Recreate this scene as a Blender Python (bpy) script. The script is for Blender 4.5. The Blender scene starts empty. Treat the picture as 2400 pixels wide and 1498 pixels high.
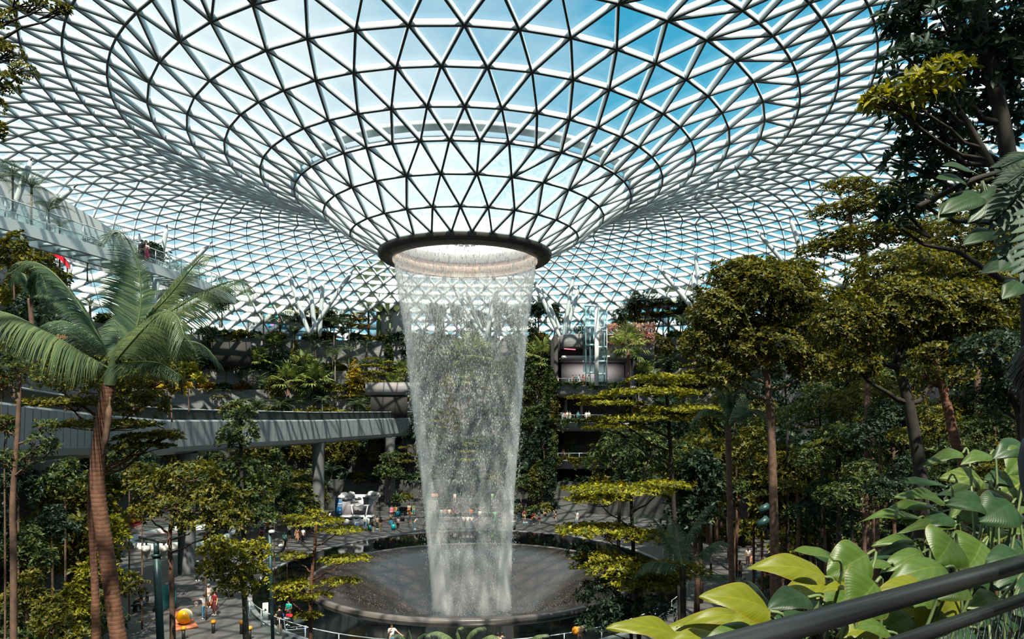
import bpy, math, random
import numpy as np
from mathutils import Vector, Matrix, Euler

# ------------------------------------------------------------------ camera, sky, sun, exposure
SC = bpy.context.scene
COL = SC.collection
F, HY, CZ = 1605.0, 976.0, 13.7          # focal length in pixels of the 2400 frame, horizon row, eye height
cam_data = bpy.data.cameras.new('camera')
cam_data.sensor_width = 36.0
cam_data.lens = 36.0 * F / 2400.0
cam_data.shift_y = (HY - 749.0) / 2400.0
cam_data.clip_start, cam_data.clip_end = 0.05, 600.0
cam = bpy.data.objects.new('camera', cam_data)
COL.objects.link(cam)
cam.location = (0, 0, CZ)
cam.rotation_euler = (math.pi / 2, 0, 0)
SC.camera = cam

SC.view_settings.view_transform = 'Standard'
SC.view_settings.look = 'None'
SC.view_settings.gamma = 1.0
SC.view_settings.use_curve_mapping = False
SC.view_settings.exposure = 0.0
cy = SC.cycles
cy.max_bounces = 10
cy.diffuse_bounces = 2
cy.glossy_bounces = 3
cy.transmission_bounces = 4
cy.transparent_max_bounces = 24
cy.volume_bounces = 2
cy.caustics_reflective = False
cy.caustics_refractive = False
cy.sample_clamp_indirect = 4.0
cy.use_denoising = True
cy.use_adaptive_sampling = True
cy.adaptive_threshold = 0.02

def nodes_of(idb):
    idb.use_nodes = True
    t = idb.node_tree
    t.nodes.clear()
    return t, t.nodes.new, t.links.new

SUN_AZ, SUN_EL = math.radians(-9.0), math.radians(57.0)   # heading of the light, height of the sun (behind the camera)
world = bpy.data.worlds.new('sky')
SC.world = world
t, N, L = nodes_of(world)
tc = N('ShaderNodeTexCoord')
sep = N('ShaderNodeSeparateXYZ'); L(tc.outputs['Generated'], sep.inputs[0])
mp = N('ShaderNodeMapping'); mp.inputs['Scale'].default_value = (1.0, 1.0, 2.2)
L(tc.outputs['Generated'], mp.inputs[0])
n1 = N('ShaderNodeTexNoise'); n1.inputs['Scale'].default_value = 1.7; n1.inputs['Detail'].default_value = 7; n1.inputs['Roughness'].default_value = 0.62
L(mp.outputs[0], n1.inputs['Vector'])
# cloud cover thickens towards the west (-x)
bias = N('ShaderNodeMath'); bias.operation = 'MULTIPLY_ADD'
L(sep.outputs[0], bias.inputs[0]); bias.inputs[1].default_value = -0.72; bias.inputs[2].default_value = 0.02
addn = N('ShaderNodeMath'); addn.operation = 'ADD'
L(n1.outputs['Fac'], addn.inputs[0]); L(bias.outputs[0], addn.inputs[1])
cr = N('ShaderNodeValToRGB')
cr.color_ramp.elements[0].position = 0.40; cr.color_ramp.elements[0].color = (0, 0, 0, 1)
cr.color_ramp.elements[1].position = 0.80; cr.color_ramp.elements[1].color = (1, 1, 1, 1)
L(addn.outputs[0], cr.inputs[0])
blue = N('ShaderNodeValToRGB')
blue.color_ramp.elements[0].position = 0.02; blue.color_ramp.elements[0].color = (0.27, 0.70, 0.79, 1)
_e = blue.color_ramp.elements.new(0.28); _e.color = (0.05, 0.52, 0.71, 1)
blue.color_ramp.elements[1].position = 0.62; blue.color_ramp.elements[1].color = (0.006, 0.36, 0.64, 1)
L(sep.outputs[2], blue.inputs[0])
mx = N('ShaderNodeMix'); mx.data_type = 'RGBA'
# towards the horizon the clouds thin into pale turquoise haze
hz_ = N('ShaderNodeMapRange'); hz_.interpolation_type = 'SMOOTHSTEP'; L(sep.outputs[2], hz_.inputs[0])
hz_.inputs['From Min'].default_value = 0.12; hz_.inputs['From Max'].default_value = 0.42; hz_.inputs['To Min'].default_value = 0.18
cm = N('ShaderNodeMath'); cm.operation = 'MULTIPLY'; L(cr.outputs[0], cm.inputs[0]); L(hz_.outputs[0], cm.inputs[1])
L(cm.outputs[0], mx.inputs['Factor']); L(blue.outputs[0], mx.inputs['A']); mx.inputs['B'].default_value = (0.88, 0.97, 1.0, 1)
bg = N('ShaderNodeBackground'); L(mx.outputs['Result'], bg.inputs['Color']); bg.inputs['Strength'].default_value = 1.0
ow = N('ShaderNodeOutputWorld'); L(bg.outputs[0], ow.inputs[0])
world.cycles.sampling_method = 'MANUAL'
world.cycles.sample_map_resolution = 512

sun_data = bpy.data.lights.new('sun', 'SUN')
sun_data.energy = 10.5
sun_data.angle = math.radians(0.6)
sun_data.color = (1.0, 0.88, 0.70)
sun = bpy.data.objects.new('sun', sun_data)
COL.objects.link(sun)
sd = Vector((math.sin(SUN_AZ) * math.cos(SUN_EL), math.cos(SUN_AZ) * math.cos(SUN_EL), -math.sin(SUN_EL)))
sun.rotation_euler = sd.to_track_quat('-Z', 'Y').to_euler()
sun.location = (0, -40, 80)

R = np.random.default_rng(7)
random.seed(7)
PI = math.pi
AX, AY = -4.0, 58.8                        # axis of the rain vortex

def at(px, py, d):
    return Vector(((px - 1200.0) * d / F, d, CZ - (py - HY) * d / F))

def gx(px, d):
    return (px - 1200.0) * d / F

def to_px(v):
    return (1200 + v[0] * F / max(v[1], .1), HY + (CZ - v[2]) * F / max(v[1], .1))

# ------------------------------------------------------------------ materials
def mat_simple(name, col, rough=0.6, metal=0.0, spec=0.5, noise=0.0, nscale=3.0, emit=None, estr=0.0):
    m = bpy.data.materials.new(name)
    t, N, L = nodes_of(m)
    b = N('ShaderNodeBsdfPrincipled')
    o = N('ShaderNodeOutputMaterial'); L(b.outputs[0], o.inputs[0])
    b.inputs['Roughness'].default_value = rough
    b.inputs['Metallic'].default_value = metal
    b.inputs['Specular IOR Level'].default_value = spec
    c = (*col, 1)
    if noise:
        g = N('ShaderNodeNewGeometry')
        n = N('ShaderNodeTexNoise'); n.inputs['Scale'].default_value = nscale; n.inputs['Detail'].default_value = 5
        L(g.outputs['Position'], n.inputs['Vector'])
        r = N('ShaderNodeValToRGB')
        r.color_ramp.elements[0].position = 0.3; r.color_ramp.elements[1].position = 0.7
        r.color_ramp.elements[0].color = (*[max(0, x * (1 - noise)) for x in col], 1)
        r.color_ramp.elements[1].color = (*[min(1, x * (1 + noise)) for x in col], 1)
        L(n.outputs['Fac'], r.inputs[0]); L(r.outputs[0], b.inputs['Base Color'])
    else:
        b.inputs['Base Color'].default_value = c
    if emit:
        b.inputs['Emission Color'].default_value = (*emit, 1)
        b.inputs['Emission Strength'].default_value = estr
    return m

def mat_leaf(name, cols, trans=0.38, rough=0.5, spec=0.022):
    """Each leaf (mesh island) takes its own tint from the ramp."""
    m = bpy.data.materials.new(name)
    t, N, L = nodes_of(m)
    g = N('ShaderNodeNewGeometry')
    r = N('ShaderNodeValToRGB')
    els = r.color_ramp.elements
    els[0].position, els[0].color = 0.0, (*cols[0], 1)
    els[1].position, els[1].color = 1.0, (*cols[-1], 1)
    for i, c in enumerate(cols[1:-1]):
        e = els.new((i + 1) / (len(cols) - 1)); e.color = (*c, 1)
    L(g.outputs['Random Per Island'], r.inputs[0])
    d = N('ShaderNodeBsdfDiffuse'); L(r.outputs[0], d.inputs['Color'])
    tr = N('ShaderNodeBsdfTranslucent')
    hs = N('ShaderNodeHueSaturation'); hs.inputs['Value'].default_value = 1.25; hs.inputs['Hue'].default_value = 0.49
    L(r.outputs[0], hs.inputs['Color']); L(hs.outputs[0], tr.inputs['Color'])
    m1 = N('ShaderNodeMixShader'); m1.inputs[0].default_value = trans
    L(d.outputs[0], m1.inputs[1]); L(tr.outputs[0], m1.inputs[2])
    gl = N('ShaderNodeBsdfGlossy'); gl.inputs['Roughness'].default_value = rough
    gl.inputs['Color'].default_value = (0.9, 0.95, 0.95, 1)
    m2 = N('ShaderNodeMixShader'); m2.inputs[0].default_value = spec
    L(m1.outputs[0], m2.inputs[1]); L(gl.outputs[0], m2.inputs[2])
    o = N('ShaderNodeOutputMaterial'); L(m2.outputs[0], o.inputs[0])
    return m

def mat_blocks(name, c1, c2, mortar, sx=1.2, sy=0.45, rough=0.75, vertical=True, wet=0.0):
    """Stone blocks on walls (vertical) or pavers on the ground."""
    m = bpy.data.materials.new(name)
    t, N, L = nodes_of(m)
    g = N('ShaderNodeNewGeometry')
    sp = N('ShaderNodeSeparateXYZ'); L(g.outputs['Position'], sp.inputs[0])
    cb = N('ShaderNodeCombineXYZ')
    if vertical:
        a = N('ShaderNodeMath'); a.operation = 'MULTIPLY_ADD'; a.inputs[1].default_value = 0.6
        L(sp.outputs[1], a.inputs[0]); L(sp.outputs[0], a.inputs[2])
        L(a.outputs[0], cb.inputs[0]); L(sp.outputs[2], cb.inputs[1])
    else:
        L(sp.outputs[0], cb.inputs[0]); L(sp.outputs[1], cb.inputs[1])
    br = N('ShaderNodeTexBrick')
    br.inputs['Scale'].default_value = 1.0
    br.inputs['Brick Width'].default_value = sx; br.inputs['Row Height'].default_value = sy
    br.inputs['Mortar Size'].default_value = 0.012
    br.inputs['Color1'].default_value = (*c1, 1); br.inputs['Color2'].default_value = (*c2, 1); br.inputs['Mortar'].default_value = (*mortar, 1)
    L(cb.outputs[0], br.inputs['Vector'])
    n = N('ShaderNodeTexNoise'); n.inputs['Scale'].default_value = 0.6; n.inputs['Detail'].default_value = 6
    L(g.outputs['Position'], n.inputs['Vector'])
    mu = N('ShaderNodeMix'); mu.data_type = 'RGBA'; mu.blend_type = 'MULTIPLY'; mu.inputs['Factor'].default_value = 0.55
    L(br.outputs['Color'], mu.inputs['A']); L(n.outputs['Color'], mu.inputs['B'])
    hs = N('ShaderNodeHueSaturation'); hs.inputs['Saturation'].default_value = 0.55; hs.inputs['Value'].default_value = 1.3
    L(mu.outputs['Result'], hs.inputs['Color'])
    b = N('ShaderNodeBsdfPrincipled'); b.inputs['Roughness'].default_value = rough
    L(hs.outputs[0], b.inputs['Base Color'])
    o = N('ShaderNodeOutputMaterial'); L(b.outputs[0], o.inputs[0])
    return m

def mat_glass(name, tint, gloss=0.06, rough=0.05, haze=0.0, hazecol=(0.8, 0.9, 0.92)):
    m = bpy.data.materials.new(name)
    t, N, L = nodes_of(m)
    tr = N('ShaderNodeBsdfTransparent'); tr.inputs['Color'].default_value = (*tint, 1)
    gl = N('ShaderNodeBsdfGlossy'); gl.inputs['Roughness'].default_value = rough
    mxs = N('ShaderNodeMixShader'); mxs.inputs[0].default_value = gloss
    L(tr.outputs[0], mxs.inputs[1]); L(gl.outputs[0], mxs.inputs[2])
    last = mxs
    if haze:
        g = N('ShaderNodeNewGeometry')
        n = N('ShaderNodeTexNoise'); n.inputs['Scale'].default_value = 1.5; n.inputs['Detail'].default_value = 6; n.inputs['Distortion'].default_value = 1.5
        L(g.outputs['Position'], n.inputs['Vector'])
        mr = N('ShaderNodeMapRange'); mr.inputs['From Min'].default_value = 0.3; mr.inputs['From Max'].default_value = 0.7
        mr.inputs['To Min'].default_value = haze * 0.55; mr.inputs['To Max'].default_value = haze * 1.3
        L(n.outputs['Fac'], mr.inputs[0])
        tl = N('ShaderNodeBsdfTranslucent'); tl.inputs['Color'].default_value = (*hazecol, 1)
        m3 = N('ShaderNodeMixShader'); L(mr.outputs[0], m3.inputs[0]); L(mxs.outputs[0], m3.inputs[1]); L(tl.outputs[0], m3.inputs[2])
        last = m3
    o = N('ShaderNodeOutputMaterial'); L(last.outputs[0], o.inputs[0])
    return m

M = {}
M['beam'] = mat_simple('beam_white', (0.66, 0.72, 0.76), 0.45)
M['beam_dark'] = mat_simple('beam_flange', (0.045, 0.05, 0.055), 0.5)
M['steel'] = mat_simple('painted_steel', (0.55, 0.60, 0.63), 0.35, 0.2)
M['white'] = mat_simple('white_paint', (0.80, 0.81, 0.82), 0.5)
M['offwhite'] = mat_simple('grey_white_paint', (0.52, 0.53, 0.55), 0.6)
M['glass'] = mat_glass('dome_glass', (0.90, 0.985, 1.0), 0.05)
M['glass_wet'] = mat_glass('wet_funnel_glass', (0.84, 0.96, 0.97), 0.06, haze=0.34)
M['rail_glass'] = mat_glass('rail_glass', (0.80, 0.92, 0.93), 0.10)
M['lift_glass'] = mat_glass('lift_glass', (0.70, 0.86, 0.88), 0.16)
M['dark_rim'] = mat_simple('dark_bronze_panel', (0.058, 0.050, 0.046), 0.55, 0.1)
M['seam'] = mat_simple('seam_black', (0.01, 0.01, 0.01), 0.6)
M['inner_warm'] = mat_simple('pale_stone_lining', (0.86, 0.68, 0.56), 0.35)
M['inner_slot'] = mat_simple('slot_lining', (0.26, 0.18, 0.17), 0.5)
M['stone'] = mat_blocks('stone_wall', (0.17, 0.162, 0.178), (0.25, 0.235, 0.25), (0.08, 0.08, 0.09))
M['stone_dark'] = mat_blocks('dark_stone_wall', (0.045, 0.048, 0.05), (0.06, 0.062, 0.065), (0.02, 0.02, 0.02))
M['plaza'] = mat_blocks('plaza_paving', (0.070, 0.065, 0.070), (0.10, 0.092, 0.097), (0.04, 0.037, 0.039), 1.4, 0.35, 0.6, vertical=False)
M['soil'] = mat_simple('planting_soil', (0.022, 0.022, 0.016), 0.9, noise=0.4)
M['pool'] = mat_simple('black_water', (0.002, 0.003, 0.004), 0.05, 0.0, 0.25)
M['bowl'] = mat_simple('wet_bowl', (0.026, 0.016, 0.014), 0.20, 0.0, 0.9, noise=0.25, nscale=0.8)
M['bowl_rim'] = mat_simple('bowl_rim', (0.16, 0.14, 0.135), 0.3, 0.3)
M['concrete'] = mat_simple('concrete', (0.15, 0.155, 0.165), 0.7, noise=0.12, nscale=0.5)
M['fascia'] = mat_simple('bridge_cladding', (0.33, 0.37, 0.40), 0.42, 0.25, noise=0.06, nscale=0.7)
M['fascia_dark'] = mat_simple('bridge_parapet', (0.035, 0.045, 0.05), 0.35, 0.2)
M['black'] = mat_simple('black_paint', (0.012, 0.012, 0.013), 0.5)
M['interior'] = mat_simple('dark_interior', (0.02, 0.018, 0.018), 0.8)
M['ceiling_white'] = mat_simple('hall_ceiling', (0.55, 0.53, 0.54), 0.7)
M['rail_black'] = mat_simple('handrail_black', (0.020, 0.022, 0.024), 0.36, 0.3)
M['wire'] = mat_simple('steel_wire', (0.38, 0.42, 0.47), 0.3, 0.9)
M['pole_green'] = mat_simple('dark_green_pole', (0.020, 0.055, 0.058), 0.4, 0.2)
M['chrome'] = mat_simple('polished_silver', (0.72, 0.74, 0.76), 0.22, 1.0)
def mat_ringed(name, c1, c2, scale):
    m = mat_simple(name, c1, .85, noise=.4, nscale=9); t = m.node_tree; N, L = t.nodes.new, t.links.new
    b = next(n for n in t.nodes if n.type == 'BSDF_PRINCIPLED'); src = b.inputs['Base Color'].links[0].from_socket
    g = N('ShaderNodeNewGeometry'); w = N('ShaderNodeTexWave'); w.bands_direction = 'Z'; w.inputs['Scale'].default_value = scale; w.inputs['Distortion'].default_value = 1.2; w.inputs['Detail'].default_value = 3
    L(g.outputs['Position'], w.inputs['Vector']); r = N('ShaderNodeMapRange'); r.inputs['From Min'].default_value = .72; r.inputs['From Max'].default_value = .95; r.inputs['To Max'].default_value = .45; L(w.outputs['Fac'], r.inputs[0])
    x = N('ShaderNodeMix'); x.data_type = 'RGBA'; L(r.outputs[0], x.inputs['Factor']); L(src, x.inputs['A']); x.inputs['B'].default_value = (*c2, 1); L(x.outputs['Result'], b.inputs['Base Color'])
    bu = N('ShaderNodeBump'); bu.inputs['Strength'].default_value = .16; bu.inputs['Distance'].default_value = .02; bu.invert = True; L(w.outputs['Fac'], bu.inputs['Height']); L(bu.outputs[0], b.inputs['Normal'])
    return m
M['bark_red'] = mat_ringed('red_brown_bark', (0.135, 0.058, 0.034), (0.03, 0.014, 0.010), 3.1)
M['bark_brown'] = mat_simple('brown_bark', (0.11, 0.062, 0.042), 0.85, noise=0.5, nscale=7)
M['bark_grey'] = mat_simple('grey_bark', (0.17, 0.15, 0.12), 0.85, noise=0.4, nscale=6)
M['bark_dark'] = mat_simple('dark_bark', (0.022, 0.018, 0.015), 0.9, noise=0.4, nscale=7)
M['stem_green'] = mat_simple('green_stem', (0.10, 0.14, 0.05), 0.5)
M['stem_dark'] = mat_simple('dark_green_stem', (0.03, 0.05, 0.02), 0.5)

LEAF = {
    'yellow': [(0.040, 0.060, 0.004), (0.14, 0.150, 0.005), (0.27, 0.250, 0.005), (0.40, 0.35, 0.008)],
    'olive':  [(0.020, 0.034, 0.005), (0.055, 0.066, 0.006), (0.12, 0.112, 0.006), (0.22, 0.175, 0.006)],
    'mid':    [(0.011, 0.028, 0.012), (0.026, 0.050, 0.017), (0.056, 0.078, 0.017), (0.125, 0.125, 0.016)],
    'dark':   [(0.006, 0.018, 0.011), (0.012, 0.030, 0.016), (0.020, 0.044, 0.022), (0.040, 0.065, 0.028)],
    'blue':   [(0.020, 0.048, 0.030), (0.036, 0.075, 0.046), (0.065, 0.115, 0.070), (0.10, 0.15, 0.09)],
    'gold':   [(0.14, 0.105, 0.004), (0.30, 0.215, 0.004), (0.42, 0.30, 0.006), (0.50, 0.36, 0.010)],
    'rust':   [(0.075, 0.040, 0.010), (0.14, 0.070, 0.012), (0.20, 0.095, 0.012), (0.13, 0.10, 0.015)],
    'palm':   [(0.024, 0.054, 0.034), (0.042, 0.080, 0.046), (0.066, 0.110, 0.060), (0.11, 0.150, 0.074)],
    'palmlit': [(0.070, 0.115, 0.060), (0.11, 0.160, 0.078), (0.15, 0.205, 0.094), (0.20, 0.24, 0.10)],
    'fan':    [(0.035, 0.055, 0.014), (0.070, 0.090, 0.022), (0.11, 0.125, 0.032), (0.16, 0.16, 0.042)],
    'pink':   [(0.55, 0.16, 0.22), (0.65, 0.30, 0.30), (0.45, 0.30, 0.10), (0.12, 0.14, 0.03)],
}
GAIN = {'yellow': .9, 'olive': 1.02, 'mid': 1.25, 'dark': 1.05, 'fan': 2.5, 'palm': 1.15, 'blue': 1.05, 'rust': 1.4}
for k, c in LEAF.items():
    f = GAIN.get(k, 1.0)
    M['leaf_' + k] = mat_leaf('leaf_' + k, [tuple(x * f for x in q) for q in c])
M['oculus_glass'] = mat_glass('oculus_glass', (0.95, 0.98, 1.0), 0.03, haze=0.8, hazecol=(0.95, 0.95, 0.97))
_paint = {}
def paint(r, g, b, rough=0.7):
    """A plain cloth, skin or plastic colour given as 0-255 sRGB."""
    key = (r, g, b, rough)
    if key not in _paint:
        lin = [((c / 255 + 0.055) / 1.055) ** 2.4 if c > 10 else c / 255 / 12.92 for c in (r, g, b)]
        _paint[key] = mat_simple('cloth_%d_%d_%d' % (r, g, b), lin, rough)
    return _paint[key]

# ------------------------------------------------------------------ mesh helpers
class Geo:
    """Collects vertices with triangles and quads, then builds ONE mesh."""
    def __init__(self):
        self.v, self.t, self.q, self.tm, self.qm, self.n = [], [], [], [], [], 0
    def add(self, v, tris=None, quads=None, mat=0):
        v = np.asarray(v, dtype=np.float32).reshape(-1, 3)
        if tris is not None and len(tris):
            a = np.asarray(tris, dtype=np.int32).reshape(-1, 3) + self.n
            self.t.append(a); self.tm.append(np.full(len(a), mat, np.int32))
        if quads is not None and len(quads):
            a = np.asarray(quads, dtype=np.int32).reshape(-1, 4) + self.n
            self.q.append(a); self.qm.append(np.full(len(a), mat, np.int32))
        self.v.append(v); self.n += len(v)
        return self
    def box(self, c, s, rz=0.0, mat=0, rot=None):
        x, y, z = [k / 2 for k in s]
        v = np.array([[i * x, j * y, k * z] for k in (-1, 1) for j in (-1, 1) for i in (-1, 1)], dtype=np.float64)
        m = np.array((rot or Euler((0, 0, rz)).to_matrix()))
        v = v @ m.T + np.array(c)
        return self.add(v, quads=[[0, 2, 3, 1], [4, 5, 7, 6], [0, 1, 5, 4], [2, 6, 7, 3], [0, 4, 6, 2], [1, 3, 7, 5]], mat=mat)
    def tube(self, pts, rad, sides=6, mat=0, cap=True):
        P = np.asarray([tuple(p) for p in pts], dtype=np.float64)
        k = len(P)
        rad = np.broadcast_to(np.asarray(rad, dtype=np.float64), (k,))
        T = np.gradient(P, axis=0)
        T /= np.linalg.norm(T, axis=1)[:, None] + 1e-9
        ref = np.array([0.0, 0, 1]) if abs(T[:, 2]).mean() < 0.8 else np.array([1.0, 0.03, 0])
        A = np.cross(T, ref); A /= np.linalg.norm(A, axis=1)[:, None] + 1e-9
        B = np.cross(A, T)
        an = np.arange(sides) * 2 * PI / sides
        V = P[:, None, :] + rad[:, None, None] * (np.cos(an)[None, :, None] * A[:, None, :] + np.sin(an)[None, :, None] * B[:, None, :])
        i = np.arange(k - 1)[:, None] * sides; j = np.arange(sides)[None, :]; jn = (j + 1) % sides
        q = np.stack([i + j, i + sides + j, i + sides + jn, i + jn], -1).reshape(-1, 4)
        tr = []
        V = V.reshape(-1, 3)
        if cap:
            V = np.vstack([V, P[0], P[-1]])
            c0, c1 = k * sides, k * sides + 1
            for s in range(sides):
                tr.append([c0, s, (s + 1) % sides]); tr.append([c1, (k - 1) * sides + (s + 1) % sides, (k - 1) * sides + s])
        return self.add(V, tr, q, mat)
    def lathe(self, prof, c=(0, 0, 0), seg=48, mat=0, a0=0.0, a1=2 * PI, sx=1.0, sy=1.0):
        prof = np.asarray(prof, dtype=np.float64)
        full = abs(a1 - a0 - 2 * PI) < 1e-6
        an = a0 + (a1 - a0) * np.arange(seg + (0 if full else 1)) / seg
        m = len(an)
        V = np.stack([np.outer(prof[:, 0], np.cos(an)) * sx + c[0], np.outer(prof[:, 0], np.sin(an)) * sy + c[1], np.repeat(prof[:, 1][:, None], m, 1) + c[2]], -1)
        i = np.arange(len(prof) - 1)[:, None] * m; j = np.arange(m if full else m - 1)[None, :]; jn = (j + 1) % m
        q = np.stack([i + j, i + jn, i + m + jn, i + m + j], -1).reshape(-1, 4)
        return self.add(V.reshape(-1, 3), None, q, mat)
    def ball(self, c, r, seg=12, rings=8, mat=0):
        r = np.broadcast_to(np.asarray(r, dtype=np.float64), (3,))
        th = np.linspace(0, PI, rings + 1)
        an = np.arange(seg) * 2 * PI / seg
        V = np.stack([np.outer(np.sin(th), np.cos(an)) * r[0] + c[0], np.outer(np.sin(th), np.sin(an)) * r[1] + c[1], np.repeat(np.cos(th)[:, None], seg, 1) * r[2] + c[2]], -1).reshape(-1, 3)
        i = np.arange(rings)[:, None] * seg; j = np.arange(seg)[None, :]; jn = (j + 1) % seg
        q = np.stack([i + j, i + seg + j, i + seg + jn, i + jn], -1).reshape(-1, 4)
        return self.add(V, None, q, mat)
    def poly(self, pts2, z0, z1, mat=0, plane='xy', off=0.0):
        """Extruded outline (fan caps: outline should be star shaped about its mean)."""
        P = np.asarray(pts2, dtype=np.float64); n = len(P)
        c = P.mean(0)
        def lift(Q, h):
            return np.column_stack([Q[:, 0], Q[:, 1], np.full(len(Q), h)]) if plane == 'xy' else np.column_stack([Q[:, 0], np.full(len(Q), h), Q[:, 1]])
        V = np.vstack([lift(P, z0), lift(P, z1), lift(c[None], z0), lift(c[None], z1)])
        k = np.arange(n); kn = (k + 1) % n
        q = np.stack([k, kn, n + kn, n + k], -1)
        tr = np.vstack([np.stack([np.full(n, 2 * n), kn, k], -1), np.stack([np.full(n, 2 * n + 1), n + k, n + kn], -1)])
        return self.add(V, tr, q, mat)
    def strip(self, A, B, mat=0):
        """Quads between two polylines of equal length."""
        n = len(A)
        V = np.vstack([np.asarray([tuple(p) for p in A]), np.asarray([tuple(p) for p in B])])
        k = np.arange(n - 1)
        return self.add(V, None, np.stack([k, k + 1, n + k + 1, n + k], -1), mat)
    def mesh(self, name, mats, smooth=False):
        me = bpy.data.meshes.new(name)
        V = np.vstack(self.v).astype(np.float32)
        T = np.vstack(self.t) if self.t else np.zeros((0, 3), np.int32)
        Q = np.vstack(self.q) if self.q else np.zeros((0, 4), np.int32)
        me.vertices.add(len(V)); me.vertices.foreach_set('co', V.ravel())
        loops = np.concatenate([T.ravel(), Q.ravel()]).astype(np.int32)
        me.loops.add(len(loops)); me.loops.foreach_set('vertex_index', loops)
        nt, nq = len(T), len(Q)
        me.polygons.add(nt + nq)
        st = np.concatenate([np.arange(nt) * 3, nt * 3 + np.arange(nq) * 4]).astype(np.int32)
        me.polygons.foreach_set('loop_start', st)
        mi = np.concatenate(self.tm + self.qm) if (self.tm or self.qm) else np.zeros(0, np.int32)
        me.polygons.foreach_set('material_index', mi.astype(np.int32))
        if smooth:
            me.polygons.foreach_set('use_smooth', np.ones(nt + nq, dtype=bool))
        for m in (mats if isinstance(mats, (list, tuple)) else [mats]):
            me.materials.append(m)
        me.update(calc_edges=True)
        me.validate()
        return me

def link(name, data, parent=None, loc=(0, 0, 0)):
    o = bpy.data.objects.new(name, data)
    COL.objects.link(o)
    o.location = loc
    if parent:
        o.parent = parent
    return o

def tag(o, label, cat, group=None, kind=None):
    o['label'] = label; o['category'] = cat
    if group: o['group'] = group
    if kind: o['kind'] = kind
    return o

def thing(name, label, cat, loc=(0, 0, 0), rz=0.0, group=None, sc=1.0):
    o = link(name, None, None, loc)
    o.rotation_euler = (0, 0, rz); o.scale = (sc, sc, sc)
    o.empty_display_size = 0.2
    return tag(o, label, cat, group)

def part(name, geo, mats, parent, smooth=False):
    return link(name, geo.mesh(name, mats, smooth), parent)

def struct(name, geo, mats, smooth=False, parent=None):
    o = link(name, geo.mesh(name, mats, smooth), parent)
    if parent is None:
        o['kind'] = 'structure'
    return o

ORD = ['first', 'second', 'third', 'fourth', 'fifth', 'sixth', 'seventh', 'eighth', 'ninth', 'tenth', 'eleventh', 'twelfth', 'thirteenth', 'fourteenth',
       'fifteenth', 'sixteenth', 'seventeenth', 'eighteenth', 'nineteenth', 'twentieth'] + [a + '-' + b for a in ('twenty', 'thirty', 'forty', 'fifty', 'sixty')
       for b in ('first', 'second', 'third', 'fourth', 'fifth', 'sixth', 'seventh', 'eighth', 'ninth', 'tenth')]
RANK = {}     # group -> [(object, words, anchor)]; ordered by distance in the view from the waterfall, labelled at the end
def rank(o, desc, group, cat, anchor='from the waterfall'):
    o['category'] = cat; o['group'] = group; o['label'] = desc
    RANK.setdefault((group, desc, anchor), []).append(o)
    return o
def finish_ranks():
    for (group, desc, anchor), obs in RANK.items():
        if len(obs) == 1:
            continue
        def key(o):
            x, _ = to_px(o.matrix_basis.translation)
            return abs(x - 1090)
        for i, o in enumerate(sorted(obs, key=key)):
            o['label'] = '%s, %s %s' % (desc, ORD[i], anchor)
# ------------------------------------------------------------------ the glass dome
PR = np.array([[6.9, 13.95], [9.5, 15.35], [11.6, 16.95], [13.85, 18.4], [16.4, 19.5], [18.95, 20.7], [21.5, 21.65], [24.0, 22.55], [26.4, 23.2], [28.9, 23.7],
               [31.2, 24.05], [36, 24.5], [40, 24.35], [45, 23.6], [50, 22.4], [55, 20.7], [60, 18.6], [65, 16.0], [70, 12.9], [72.5, 11.2]])
def prof(r):
    return np.interp(r, PR[:, 0], PR[:, 1]) + CZ
rings = [7.25, 9.5, 11.6, 13.85, 16.4, 18.95, 21.5, 24.0, 26.4, 28.9, 31.2]
r_ = 33.5
while r_ < 72.6:
    rings.append(r_); r_ += 2.4
counts = [30, 30, 30, 45, 45, 45, 45, 45] + [90 if r < 37 else 120 for r in rings[8:]]
DV, base_i, angs = [], [], []
nv = 0
for k, (r, n) in enumerate(zip(rings, counts)):
    a = (np.arange(n) + (0.5 if k % 2 else 0.0)) * 2 * PI / n + 0.03
    base_i.append(nv); angs.append(a); nv += n
    DV.append(np.stack([AX + r * np.cos(a), AY + r * np.sin(a), np.full(n, float(prof(r)))], -1))
DV = np.vstack(DV)
edges, tris, tri_ring = [], [], []
for k in range(len(rings)):
    n = counts[k]
    for j in range(n):
        edges.append((base_i[k] + j, base_i[k] + (j + 1) % n))
    if k + 1 < len(rings):
        m = counts[k + 1]; A, B = angs[k], angs[k + 1]
        i = j = 0
        # start on the outer ring at the node nearest the first inner node
        j0 = int(np.argmin(np.abs((B - A[0] + PI) % (2 * PI) - PI)))
        dev0 = (B[j0] - A[0] + PI) % (2 * PI) - PI
        ua = np.arange(n + 1) * 2 * PI / n
        ub = dev0 + np.arange(m + 1) * 2 * PI / m
        edges.append((base_i[k], base_i[k + 1] + j0))
        while i < n or j < m:
            ia, jb = base_i[k] + i % n, base_i[k + 1] + (j0 + j) % m
            if j >= m or (i < n and ua[i + 1] < ub[j + 1]):
                ni = base_i[k] + (i + 1) % n; tris.append((ia, jb, ni)); i += 1; ia = ni
            else:
                nj = base_i[k + 1] + (j0 + j + 1) % m; tris.append((ia, jb, nj)); j += 1; jb = nj
            tri_ring.append(k)
            if i < n or j < m:
                edges.append((ia, jb))
edges = np.array(edges); tris = np.array(tris); tri_ring = np.array(tri_ring)
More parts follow.
